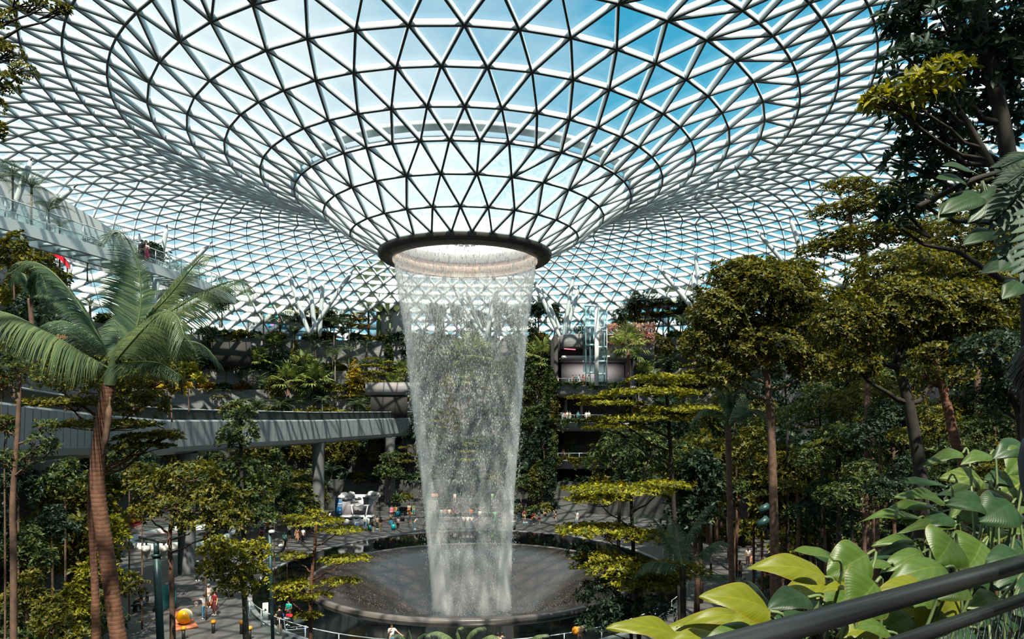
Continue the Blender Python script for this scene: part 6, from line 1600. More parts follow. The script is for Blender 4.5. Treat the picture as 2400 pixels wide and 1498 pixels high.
# cloud kiosk
k0 = gp(833, 1231)
kk = thing('photo_kiosk', 'grey and white photo kiosk with cloud cut-outs and a small counter at the pool', 'kiosk', k0)
s = k0.y / F
def kx(px): return (px - 833) * s
def kz(py): return (1231 - py) * s
g = Geo(); bx(g, kx(798), kx(871), .9, 1.05, 0, kz(1161)); part('backdrop', g, [mat_simple('kiosk_grey', (.36, .34, .40), .7)], kk)
g = Geo(); pts = [(kx(798), .02)] + [(kx(x), kz(y)) for x, y in ((798, 1198), (812, 1189), (830, 1188), (845, 1196), (858, 1192), (871, 1186))] + [(kx(871), .02)]
g.poly(pts, .86, .9, plane='xz'); part('painted_hill', g, [mat_simple('kiosk_dark', (.16, .14, .17), .7)], kk)
g = Geo(); bx(g, kx(800), kx(876), -.6, .5, kz(1212), kz(1208)); part('counter', g, [M['white']], kk)
g = Geo(); bx(g, kx(822), kx(866), -.3, .3, kz(1186), kz(1183)); part('awning', g, [M['white']], kk)
for a, b_ in (((825, 1185), (829, 1209)), ((863, 1185), (858, 1209))):
    g = Geo(); g.tube([(kx(a[0]), -.3, kz(a[1])), (kx(b_[0]), -.3, kz(b_[1]))], .08, 6); part('post', g, [M['white']], kk)
def cloud(cx_, cy_, w, h, y):
    g = Geo()
    for i, (ox, oz, r) in enumerate(((-.32, -.1, .30), (-.08, .18, .36), (.22, .12, .32), (.36, -.12, .24), (0, -.15, .34))):
        a = np.linspace(0, 2 * PI, 20)[:-1]; g.poly([(kx(cx_) + (ox + r * math.cos(t)) * w, kz(cy_) + (oz + r * math.sin(t)) * h) for t in a], y + .01 * i, y + .06 + .01 * i, plane='xz')
    return g
for cx_, cy_, w, h, y in ((806, 1165, 1.5, 1.0, .7), (820, 1160, .9, .7, .6), (836, 1168, .7, .45, .75), (872, 1162, 1.6, 1.0, .5)):
    part('cloud', cloud(cx_, cy_, w, h, y), [M['offwhite']], kk)
text_on(kk, 'CHANGI BELLE', (kx(871), .44, kz(1163)), .26, M['black'], (PI / 2, math.radians(-4), 0), name='lettering')
g = Geo(); g.lathe([[.26, 0], [.36, .8], [.42, .82], [.42, .98], [0, 1.0]], (kx(857), .2, kz(1184)), 20); part('big_cup', g, [M['beam_dark']], kk)
for i, (px, py) in enumerate(((826, 1183), (832, 1182), (837.5, 1181))):
    g = Geo(); g.lathe([[.0, 0], [.11, 0], [.13, .2], [0, .2]], (kx(px), 0, kz(py)), 12, 0); g.lathe([[.19, .2], [0, .34]], (kx(px), 0, kz(py)), 12, 1); part('little_hat_cup', g, [M['white'], M['black']], kk)
g = Geo(); pts = [(kx(808), .02)] + [(kx(808 + i * 3.6), kz(1219 - 4 * abs(math.sin(i * .75)) - (i * .25))) for i in range(18)] + [(kx(869), .02)]
g.poly(pts, -.75, -.68, plane='xz'); part('wave_front', g, [M['offwhite']], kk)
g = Geo(); bx(g, -.56 * 1.1, .56 * 1.1, -.1, .1, 0, 3.1); o = thing('pillar_sign', 'blue upright information pillar beside the cloud kiosk', 'sign', gp(797, 1222)); part('panel', g, [paint(8, 78, 128)], o)
g = Geo()
for z, w in ((2.75, .40), (2.3, .46), (2.22, .3), (1.95, .3), (1.45, .12), (1.0, .12)): bx(g, -w, w, -.12, -.1, z, z + .07)
part('printed_lines', g, [M['offwhite']], o)
# suitcases and trolleys
def suitcase(label, p, col, rz=0, lie=False):
    o = thing('suitcase', label, 'suitcase', p, rz, 'suitcases and bags'); g = Geo()
    g.box((0, 0, .42), (.48, .28, .66)); part('shell', g, [paint(*col, .4)], o); g = Geo()
    for i in range(4): g.box((-.18 + .12 * i, -.145, .42), (.02, .02, .6))
    part('ridge', g, [paint(*[int(c * .7) for c in col], .4)], o)
    g = Geo(); g.tube([(-.12, .05, .75), (-.12, .05, 1.02), (.12, .05, 1.02), (.12, .05, .75)], .014, 5); part('handle', g, [M['steel']], o)
    for x in (-.19, .19):
        for y in (-.1, .1): g = Geo(); g.ball((x, y, .045), .045, 8, 6); part('wheel', g, [M['black']], o)
    return o
suitcase('turquoise suitcase standing by the woman in the teal skirt', gp(922, 1243.5), (0, 150, 160), .2)
suitcase('dark teal suitcase beside the backpack wearer at the kiosk', gp(867, 1246), (0, 92, 96), .1)
suitcase('grey suitcase standing on the seating steps behind the grey tee boy', gp(943, 1222), (70, 64, 74), .5)
suitcase('teal round-topped bag beside the woman in mustard', gp(932, 1212, 1.0), (0, 120, 150), .5)
def trolley(label, p, rz, bags=True, red=False):
    o = thing('luggage_trolley', label, 'luggage trolley', p, rz, 'luggage trolleys')
    g = Geo()
    for x in (-.26, .26): g.tube([(x, -.9, .16), (x, .35, .16), (x, .42, .3), (x, .5, 1.05)], .022, 6)
    for y in (-.9, -.3, .3): g.tube([(-.26, y, .16), (.26, y, .16)], .018, 6)
    part('frame', g, [M['steel']], o)
    g = Geo(); g.tube([(-.3, .5, 1.05), (.3, .5, 1.05)], .035, 8); part('push_bar', g, [paint(20, 90, 200, .4)], o)
    g = Geo()
    for z in (.6, .75, .9): g.tube([(-.26, .46 + (z - .6) * .1, z), (.26, .46 + (z - .6) * .1, z)], .012, 5)
    for y in (.05, .2): g.tube([(-.24, y, .98), (.24, y, .98)], .012, 5)
    g.box((0, .3, .86), (.5, .3, .02)); part('basket', g, [M['offwhite']], o)
    for x, y in ((-.26, -.8), (.26, -.8), (0, .35)): g = Geo(); g.tube([(x - .025, y, .08), (x + .025, y, .08)], .08, 10); part('wheel', g, [paint(20, 80, 190, .5)], o)
    return o
t1 = trolley('luggage trolley with a blue push bar loaded between the couple', gp(684, 1479), 1.9)
o = thing('duffel_bag', 'big dark teal duffel bag lying on the luggage trolley', 'bag', gp(694, 1474) + Vector((0, 0, .22)), .3); g = Geo(); g.ball((0, 0, .2), (.55, .26, .22), 18, 10); part('body', g, [paint(16, 34, 40)], o, True)
g = Geo(); g.tube([(-.2, -.2, .25), (-.1, -.1, .5), (.15, -.1, .5), (.25, -.2, .25)], .02, 6); part('strap', g, [paint(40, 70, 80)], o)
o = thing('red_jacket', 'bright red folded jacket in the basket of the luggage trolley', 'jacket', gp(678, 1479) + Vector((0, 0, .9))); g = Geo(); g.ball((0, 0, .1), (.24, .17, .10), 14, 8); g.ball((.1, -.08, .07), (.15, .12, .09), 12, 6); part('fabric', g, [paint(220, 24, 44)], o, True)
trolley('luggage trolley with blue bags parked on the pool edge by the kiosk', gp(838, 1243), .3)
o = thing('backpack', 'blue backpack riding on the trolley beside the kiosk', 'backpack', gp(838, 1243) + Vector((0, -.35, .2))); g = Geo(); g.ball((0, 0, .3), (.3, .22, .34), 14, 8); part('body', g, [paint(20, 70, 150)], o, True); g = Geo(); g.ball((0, -.2, .2), (.16, .06, .14), 10, 6); part('pocket', g, [paint(30, 190, 210)], o, True)
trolley('empty luggage trolley standing on the paving near the white ring', gp(300, 1356), 1.2)
for lab, px, py, z, dy, col in (('dark olive backpack worn by the visitor in the white tee and dark shorts', 873, 1246, 1.02, -.22, (46, 44, 38)), ('yellow-orange backpack on the man in the cream tank top', 1352, 1527, 1.05, -.2, (236, 150, 20))):
    d = CZ * F / (py - HY); o = thing('backpack', lab, 'backpack', (gx(px, d) - (.12 if px > 1000 else 0), d + dy, z)); g = Geo(); g.ball((0, 0, .22), (.19, .13, .26), 14, 9); part('body', g, [paint(*col)], o, True); g = Geo(); g.ball((0, -.11, .14), (.13, .05, .11), 10, 6); part('pocket', g, [paint(*[int(c * .8) for c in col])], o, True)
o = thing('shoulder_bag', 'orange shoulder bag of the woman in black leggings', 'bag', gp(1247.5, 1228) + Vector((0, -.1, .62))); g = Geo(); g.ball((0, 0, .14), (.15, .09, .17), 12, 8); part('body', g, [paint(240, 100, 60)], o, True)
g = Geo(); g.tube([(-.1, 0, .26), (-.03, 0, .6), (.1, 0, .26)], .012, 5); part('strap', g, [paint(180, 70, 40)], o)
o = thing('plastic_bag', 'white plastic bag held out by the woman in jeans', 'bag', gp(460, 1449) + Vector((0, 0, .75))); g = Geo(); g.ball((0, 0, .2), (.13, .09, .22), 12, 8); g.tube([(0, 0, .38), (.02, 0, .55)], .02, 5); part('body', g, [paint(230, 232, 230)], o, True)
o = thing('handbag', 'tan handbag hanging between the two women', 'bag', gp(491, 1445) + Vector((0, 0, .72))); g = Geo(); g.box((0, 0, .13), (.28, .12, .24)); g.tube([(-.1, 0, .24), (0, 0, .5), (.1, 0, .24)], .012, 5); part('body', g, [paint(190, 100, 50)], o)
# lamp posts
def pole_base(px, d): return Vector((gx(px, d), d, 0 if d > 31 else slope_z(d)))
d = 22.0; b0 = pole_base(385, d); lp = thing('lamp_post', 'thick dark green post with two white hanging loudspeakers', 'post', b0)
tp = at(366, 1272, d) - b0; g = Geo(); g.tube([(0, 0, -.1), tp * .5, tp * .93], .118, 14); g.tube([tp * .925, tp * .94], .15, 14); g.tube([tp * .93, tp], .085, 12); part('pole', g, [M['pole_green']], lp, True)
g = Geo(); a, b_ = at(326, 1259, d) - b0, at(388, 1272, d - .1) - b0; g.tube([a, b_], .045, 8); part('cross_arm', g, [M['black']], lp)
for px in (343, 384):
    c = at(px, 1279, d - .05) - b0; g = Geo(); g.tube([c + Vector((0, 0, .16)), c], .03, 6, 1)
    g.lathe([[0, .02], [.13, .0], [.135, -.1], [.12, -.18], [.10, -.19], [.09, -.28], [.05, -.30], [.05, -.40], [.015, -.42], [0, -.5]], c, 20); part('loudspeaker', g, [paint(222, 214, 206, .4), M['black']], lp, True)
d = 38.0; b0 = pole_base(641, d); lp = thing('lamp_post', 'slim dark green post carrying a ring of cameras and speakers near the pool', 'post', b0)
tp = at(632, 1253, d) - b0; g = Geo(); g.tube([(0, 0, 0), tp * .5, tp], .10, 12); part('pole', g, [M['pole_green']], lp, True)
g = Geo(); c = tp + Vector((.35, 0, .15)); g.tube([tp, c, c + Vector((.35, 0, -.1))], .04, 8); part('arm', g, [M['black']], lp)
g = Geo(); c = tp + Vector((.12, 0, .1)); g.lathe([[0, .18], [.16, .14], [.2, 0], [.0, -.02]], c, 16); part('dome_camera', g, [M['offwhite']], lp, True)
g = Geo(); a = np.linspace(.8, -2.2, 12); g.tube([tp + Vector((.45 + .42 * math.cos(x), 0, -.45 + .55 * math.sin(x))) for x in a], .07, 8); part('cable_loop', g, [M['black']], lp, True)
g = Geo(); g.tube([tp + Vector((.75, 0, -.1)), tp + Vector((.95, -.1, -.35))], .12, 10); part('spotlight', g, [M['pole_green']], lp, True)
g = Geo(); g.ball(tp + Vector((.62, 0, -.62)), (.14, .12, .1), 12, 8); part('spotlight', g, [M['offwhite']], lp, True)
for i, (px, y0, y1, d) in enumerate(((1842, 1430, 1150, 30), (1640, 1100, 1240, 0))[:1]):
    b0 = Vector((gx(px - 30, d), d, slope_z(d))); o = thing('lamp_post', 'dark blue-green post standing beside the knotted brown trunk', 'post', b0); g = Geo(); g.tube([(0, 0, 0), at(px - 30, 1150, d) - b0], .09, 10); part('pole', g, [M['pole_green']], o, True)
    g = Geo(); g.tube([at(1800, 1215, d) - b0, at(1778, 1232, d) - b0], .16, 10); part('spotlight', g, [M['pole_green']], o, True); g = Geo(); g.tube([at(1802, 1185, d) - b0, at(1780, 1198, d) - b0], .15, 10); part('spotlight', g, [M['pole_green']], o, True)
# ball sculpture on its board, screens, bollards
b0 = gp(430, 1470); o = thing('platform', 'low orange-brown display platform under the beach ball sculpture', 'platform', b0, .0)
q = [gp(408, 1432) - b0, gp(430, 1430) - b0, gp(464, 1472) - b0, gp(412, 1480) - b0]; g = Geo(); g.poly([(v.x, v.y) for v in q], 0.0, .14); part('board', g, [paint(206, 120, 84)], o)
o = thing('beach_ball', 'large glossy yellow beach ball sculpture with a blue stripe', 'sculpture', gp(433, 1468) + Vector((0, 0, .14))); g = Geo(); rb = .5
g.ball((0, 0, rb), rb, 28, 18); part('ball', g, [paint(250, 172, 10, .25)], o, True)
g = Geo(); a = np.linspace(-.2, PI + .2, 20)
sA = [(.502 * math.cos(x), -.19 * 1.0 + .0, rb + .45 * math.sin(x)) for x in a]
def onball(p, r=.505): v = Vector(p).normalized() * r; return (v.x, v.y, v.z + rb)
g.strip([onball((math.cos(x), -.55, math.sin(x))) for x in a], [onball((math.cos(x), -.15, math.sin(x))) for x in a], 0); g.strip([onball((math.cos(x), -.15, math.sin(x)), .506) for x in a], [onball((math.cos(x), .02, math.sin(x)), .506) for x in a], 1)
part('stripe', g, [paint(30, 150, 200, .25), paint(235, 240, 235, .25)], o, True)
o = thing('screen_panel', 'row of leaning turquoise glass panels behind the platform', 'panel', gp(395, 1455))
for i, (px0, y0, px1, y1) in enumerate(((372, 1440, 396, 1425), (398, 1424, 412, 1428))):
    a_, b_ = gp(px0, y0) - gp(395, 1455), gp(px1, y1) - gp(395, 1455); g = Geo(); g.strip([a_ + Vector((0, 0, .1)), b_ + Vector((0, 0, .1))], [a_ + Vector((0, 0, 1.9)), b_ + Vector((0, 0, 1.7))]); part('glass_pane', g, [mat_simple('teal_pane%d' % i, (.06, .22, .25), .2)], o)
    g = Geo(); g.tube([a_, a_ + Vector((0, 0, 1.95))], .04, 6); g.tube([b_, b_ + Vector((0, 0, 1.75))], .04, 6); part('frame', g, [paint(10, 80, 90)], o)
b0 = gp(340, 1432); o = thing('bench', 'dark bench behind the fern with two people on it', 'bench', b0)
g = Geo(); g.box((0, 0, .42), (1.8, .5, .06)); part('seat', g, [M['bark_dark']], o); g = Geo(); g.box((-.7, 0, .2), (.08, .45, .4)); part('leg', g, [M['black']], o); g = Geo(); g.box((.7, 0, .2), (.08, .45, .4)); part('leg', g, [M['black']], o)
for i, (px, py, w_) in enumerate(((430, 1500, 'at the lower edge below the platform'), (500, 1484, 'between platform and grey-stemmed tree'), (566, 1486, 'beside the grey stem'), (585, 1500, 'at the lower edge by the grey stem'))):
    p = gp(px, py); o = thing('bollard', 'dark bollard topped with a yellow ball ' + w_, 'bollard', p, group='yellow-topped bollards'); g = Geo(); g.tube([(0, 0, 0), (0, 0, .62)], .10, 10); part('post', g, [M['black']], o); g = Geo(); g.ball((0, 0, .72), (.17, .17, .13), 16, 10); part('ball_cap', g, [paint(245, 150, 14, .35)], o, True)
o = thing('floor_sign', 'white folding wet-floor board beside the slim lamp post', 'sign', gp(622, 1456), .35); g = Geo(); g.box((0, 0, .62), (.36, .05, 1.2), rot=Euler((-.12, 0, 0)).to_matrix()); part('board', g, [paint(206, 212, 210)], o)
g = Geo(); g.box((.12, -.45, .03), (.62, .7, .05)); part('base_plate', g, [paint(206, 212, 210)], o); g = Geo(); g.poly([(-.09, .72), (.09, .72), (0, .9)], -.04, -.03, plane='xz'); part('pictogram', g, [M['black']], o)
o = thing('notice_board', 'small pale notice board at the far pool kerb', 'sign', gp(1231, 1232)); g = Geo(); g.box((0, 0, .32), (.56, .04, .28)); part('board', g, [paint(190, 222, 224)], o); g = Geo(); g.box((0, 0, .1), (.05, .04, .2)); part('leg', g, [M['steel']], o)
o = thing('litter_bin', 'dark grey bin at the pool kerb beside the bright edge of the water', 'bin', gp(1203, 1242)); g = Geo(); g.box((0, 0, .5), (.6, .5, 1.0)); part('body', g, [M['beam_dark']], o); g = Geo(); g.box((0, 0, 1.03), (.66, .56, .06)); part('lid', g, [M['steel']], o)
# silver sculpture on a disc, red planter, white ring parapet, yellow tape
d = 86.0; b0 = Vector((gx(258, d), d, 0)); sv = thing('silver_sculpture', 'tall polished silver sculpture of rounded bulbs on a round plinth', 'sculpture', b0); s = d / F
def sz(py): return CZ - (py - HY) * s
g = Geo(); g.lathe([[0, sz(1212)], [2.1, sz(1212)], [2.25, sz(1217)], [1.9, sz(1222)], [1.6, 0], [0, 0]], (0, 0, 0), 40); part('plinth', g, [M['chrome']], sv, True)
g = Geo()
for (px, py, rx, rz_) in ((251, 1160, 13, 15), (250, 1182, 10, 10)): g.ball(((px - 258) * s, 0, sz(py)), (rx * s, rx * s * .9, rz_ * s), 24, 14)
part('body', g, [M['chrome']], sv, True)
g = Geo(); g.ball(((254 - 258) * s, 0, sz(1127)), (15 * s, 14 * s, 14 * s), 24, 14); part('head', g, [M['chrome']], sv, True)
for px, py, r in ((241, 1117, 6), (266, 1108, 6.5)):
    g = Geo(); g.ball(((px - 258) * s, 0, sz(py)), (r * s, r * s * .8, r * s), 16, 10); part('ear', g, [M['chrome']], sv, True)
for px0, px1 in ((245, 247), (259, 270)):
    g = Geo(); g.tube([((px0 - 258) * s, 0, sz(1185)), ((px1 - 258) * s, -.1, sz(1204))], [.32, .38], 14); g.ball(((px1 - 258) * s, -.3, sz(1207)), (9 * s, 10 * s, 6.5 * s), 18, 10); part('leg', g, [M['chrome']], sv, True)
g = Geo(); g.tube([((257 - 258) * s, -.7, sz(1142)), ((262 - 258) * s, -.72, sz(1155)), ((261 - 258) * s, -.7, sz(1170)), ((258 - 258) * s, -.5, sz(1178))], .10, 8); part('arm', g, [M['chrome']], sv, True)
pr0 = gp(300, 1236); o = thing('flower_planter', 'round planter with a red rim and yellow-orange plants', 'planter', pr0); g = Geo(); g.lathe([[1.5, 0], [1.6, .5], [1.5, .52], [1.4, .4], [0, .4]], seg=32); part('pot', g, [paint(150, 30, 24)], o, True)
g = Geo(); P, A = flat_tips((0, 0, .75), (1.35, 1.35, .35), 260); rosettes(g, P, A, .26, 5, .4); part('foliage', g, [M['leaf_gold']], o); g = Geo(); P, A = blob_tips((.5, .3, 1.35), (.5, .5, .7), 90); rosettes(g, P, A, .24, 5, .4); part('flowers', g, [M['leaf_rust']], o)
c0 = gp(430, 1262); o = thing('ring_parapet', 'white curved ring parapet with a glass rail round an opening in the paving', 'parapet', c0)
g = Geo(); g.lathe([[5.2, 0], [5.25, .55], [4.9, .6], [4.8, 0]], seg=64, sx=1.0, sy=1.25); part('wall', g, [M['white']], o, True); g = Geo(); g.lathe([[5.05, .58], [5.05, 1.5]], seg=64, sy=1.25); part('glass_panel', g, [M['rail_glass']], o); g = Geo(); g.lathe([[5.02, 1.5], [5.08, 1.54], [5.02, 1.58], [4.98, 1.54], [5.02, 1.5]], seg=64, sy=1.25); part('handrail', g, [paint(120, 60, 44, .4)], o)
o = thing('floor_tape', 'yellow tape line on the paving behind the lamp post', 'tape', gp(344, 1455)); g = Geo(); a_, b_ = gp(322, 1459) - gp(344, 1455), gp(366, 1451) - gp(344, 1455); g.strip([a_ + Vector((0, -.05, .01)), b_ + Vector((0, -.05, .01))], [a_ + Vector((0, .06, .01)), b_ + Vector((0, .06, .01))]); part('tape', g, [paint(190, 150, 40)], o)
# glass rail along the near half of the pool
railing('pool_railing', 'curved glass railing with a steel handrail round the near side of the black pool', [(*ell(a, 1.035), 0.0) for a in np.linspace(math.radians(168), math.radians(372), 52)], 1.12, step=2.6)
o = thing('tree_fern', 'tree fern frond turned orange beside the thick lamp post', 'fern', pole_base(268, 23)); bse = pole_base(268, 23)
for i, (pts, lm) in enumerate((([(272, 1430, 0), (290, 1385, 0), (315, 1364, -.1), (345, 1360, -.2), (358, 1366, -.3)], 'gold'), ([(270, 1430, 0), (250, 1390, .2), (230, 1380, .3)], 'palmlit'), ([(275, 1440, 0), (300, 1440, -.3), (325, 1460, -.5)], 'palmlit'))):
    P = np.array([np.array(at(p[0], p[1], 23 + p[2])) for p in pts]) - np.array(bse); P = np.vstack([[0, 0, -.1], P]); gl, gr = frond_geo(P, 44, .34, .07, .5, .1, seg=2, rach=.018); fo = part('frond', gl, [M['leaf_' + ('rust' if i == 0 else lm)]], o); part('rachis', gr, [M['stem_green']], fo)
# ------------------------------------------------------------------ viewing rail and the big-leaved plants below it
def mat_bigleaf(name, base, vein, edge, trans=.30):
    m = bpy.data.materials.new(name)
    t, N, L = nodes_of(m)
    uv = N('ShaderNodeUVMap'); uv.uv_map = 'UVMap'
    sp = N('ShaderNodeSeparateXYZ'); L(uv.outputs[0], sp.inputs[0])          # u along the midrib, v across (0..1)
    av = N('ShaderNodeMath'); av.operation = 'SUBTRACT'; L(sp.outputs[1], av.inputs[0]); av.inputs[1].default_value = .5
    ab = N('ShaderNodeMath'); ab.operation = 'ABSOLUTE'; L(av.outputs[0], ab.inputs[0])
    ph = N('ShaderNodeMath'); ph.operation = 'MULTIPLY_ADD'; L(ab.outputs[0], ph.inputs[0]); ph.inputs[1].default_value = -.62; L(sp.outputs[0], ph.inputs[2])
    sc = N('ShaderNodeMath'); sc.operation = 'MULTIPLY'; L(ph.outputs[0], sc.inputs[0]); sc.inputs[1].default_value = 120.0
    sn = N('ShaderNodeMath'); sn.operation = 'SINE'; L(sc.outputs[0], sn.inputs[0])
    s2 = N('ShaderNodeMath'); s2.operation = 'MULTIPLY'; L(ph.outputs[0], s2.inputs[0]); s2.inputs[1].default_value = 33.0
    n2 = N('ShaderNodeMath'); n2.operation = 'SINE'; L(s2.outputs[0], n2.inputs[0])
    r1 = N('ShaderNodeMapRange'); L(sn.outputs[0], r1.inputs[0]); r1.inputs['From Min'].default_value = .5; r1.inputs['From Max'].default_value = 1; r1.inputs['To Max'].default_value = .12
    r2 = N('ShaderNodeMapRange'); L(n2.outputs[0], r2.inputs[0]); r2.inputs['From Min'].default_value = -1; r2.inputs['From Max'].default_value = 1; r2.inputs['To Max'].default_value = .25
    a1 = N('ShaderNodeMath'); a1.operation = 'ADD'; L(r1.outputs[0], a1.inputs[0]); L(r2.outputs[0], a1.inputs[1])
    md = N('ShaderNodeMapRange'); L(ab.outputs[0], md.inputs[0]); md.inputs['From Min'].default_value = .012; md.inputs['From Max'].default_value = .022; md.inputs['To Min'].default_value = .6; md.inputs['To Max'].default_value = 0
    a2 = N('ShaderNodeMath'); a2.operation = 'ADD'; L(a1.outputs[0], a2.inputs[0]); L(md.outputs[0], a2.inputs[1])
    mx = N('ShaderNodeMix'); mx.data_type = 'RGBA'; L(a2.outputs[0], mx.inputs['Factor']); mx.inputs['A'].default_value = (*base, 1); mx.inputs['B'].default_value = (*vein, 1)
    ed = N('ShaderNodeMapRange'); L(ab.outputs[0], ed.inputs[0]); ed.inputs['From Min'].default_value = .470; ed.inputs['From Max'].default_value = .492
    mx2 = N('ShaderNodeMix'); mx2.data_type = 'RGBA'; L(ed.outputs[0], mx2.inputs['Factor']); L(mx.outputs['Result'], mx2.inputs['A']); mx2.inputs['B'].default_value = (*edge, 1)
    bp_ = N('ShaderNodeBsdfPrincipled'); L(mx2.outputs['Result'], bp_.inputs['Base Color']); bp_.inputs['Roughness'].default_value = .40; bp_.inputs['Specular IOR Level'].default_value = .38
    bu = N('ShaderNodeBump'); bu.inputs['Strength'].default_value = .07; bu.inputs['Distance'].default_value = .006; L(sn.outputs[0], bu.inputs['Height']); L(bu.outputs[0], bp_.inputs['Normal'])
    tl = N('ShaderNodeBsdfTranslucent'); L(mx2.outputs['Result'], tl.inputs['Color'])
    ms = N('ShaderNodeMixShader'); ms.inputs[0].default_value = trans; L(bp_.outputs[0], ms.inputs[1]); L(tl.outputs[0], ms.inputs[2])
    o = N('ShaderNodeOutputMaterial'); L(ms.outputs[0], o.inputs[0])
    return m
BL = {'y': mat_bigleaf('sunlit_young_big_leaf', (.135, .150, .006), (.22, .225, .010), (.26, .16, .015)), 'g': mat_bigleaf('green_big_leaf', (.055, .105, .016), (.12, .17, .03), (.16, .13, .03)),  # yellow and dark copies hold sun and shade in colour; yellow is also youth
      'd': mat_bigleaf('dark_big_leaf', (.018, .050, .016), (.040, .085, .028), (.06, .05, .02)), 's': mat_bigleaf('striped_big_leaf', (.05, .10, .02), (.30, .32, .04), (.2, .16, .03)), 'r': mat_bigleaf('ageing_big_leaf', (.12, .10, .015), (.22, .16, .02), (.22, .08, .015))}
def leaf_mesh(base, tip, nrm, w, curl=.12, wave=.05, mt='g', seed=0, nu=16, nvv=10, sharp=.62):
    """Broad leaf: arching midrib, pleated blade with a wavy margin."""
    rng = np.random.default_rng(seed); base, tip, nrm = [np.asarray(q, float) for q in (base, tip, nrm)]
    ax_ = tip - base; Ln = np.linalg.norm(ax_); ax_ = ax_ / Ln; S = unit(np.cross(ax_, nrm)); U = np.cross(S, ax_)
    u = np.linspace(0, 1, nu + 1); v = np.linspace(-1, 1, nvv + 1)
    hw = w / 2 * (np.sin(PI * np.clip(u, 0, 1) ** sharp) ** .75) ; hw[0] = hw[-1] = .001
    ph = rng.random() * 6
    V = np.zeros((nu + 1, nvv + 1, 3)); UVc = np.zeros((nu + 1, nvv + 1, 2))
    mid = base[None] + ax_ * (u * Ln)[:, None] + U * (curl * Ln * np.sin(PI * u) - curl * .5 * Ln * u ** 3)[:, None]
    for jx, vv in enumerate(v):
        lift = abs(vv) ** 1.3 * .30 * hw - abs(vv) ** 3 * .34 * hw + wave * Ln * np.sin(u * 9 + ph + (2 if vv > 0 else 0)) * abs(vv) ** 2 * .5
        V[:, jx] = mid + S * (vv * hw)[:, None] + U * lift[:, None]; UVc[:, jx, 0] = u; UVc[:, jx, 1] = vv / 2 + .5
    g = Geo(); m_ = nvv + 1; i = np.arange(nu)[:, None] * m_; j = np.arange(nvv)[None, :]
    g.add(V.reshape(-1, 3), None, np.stack([i + j, i + m_ + j, i + m_ + j + 1, i + j + 1], -1).reshape(-1, 4))
    me = g.mesh('leaf', [BL[mt]], True)
    uvl = me.uv_layers.new(name='UVMap'); li = np.zeros(len(me.loops), np.int32); me.loops.foreach_get('vertex_index', li)
    uvl.data.foreach_set('uv', UVc.reshape(-1, 2)[li].astype(np.float32).ravel())
    return me
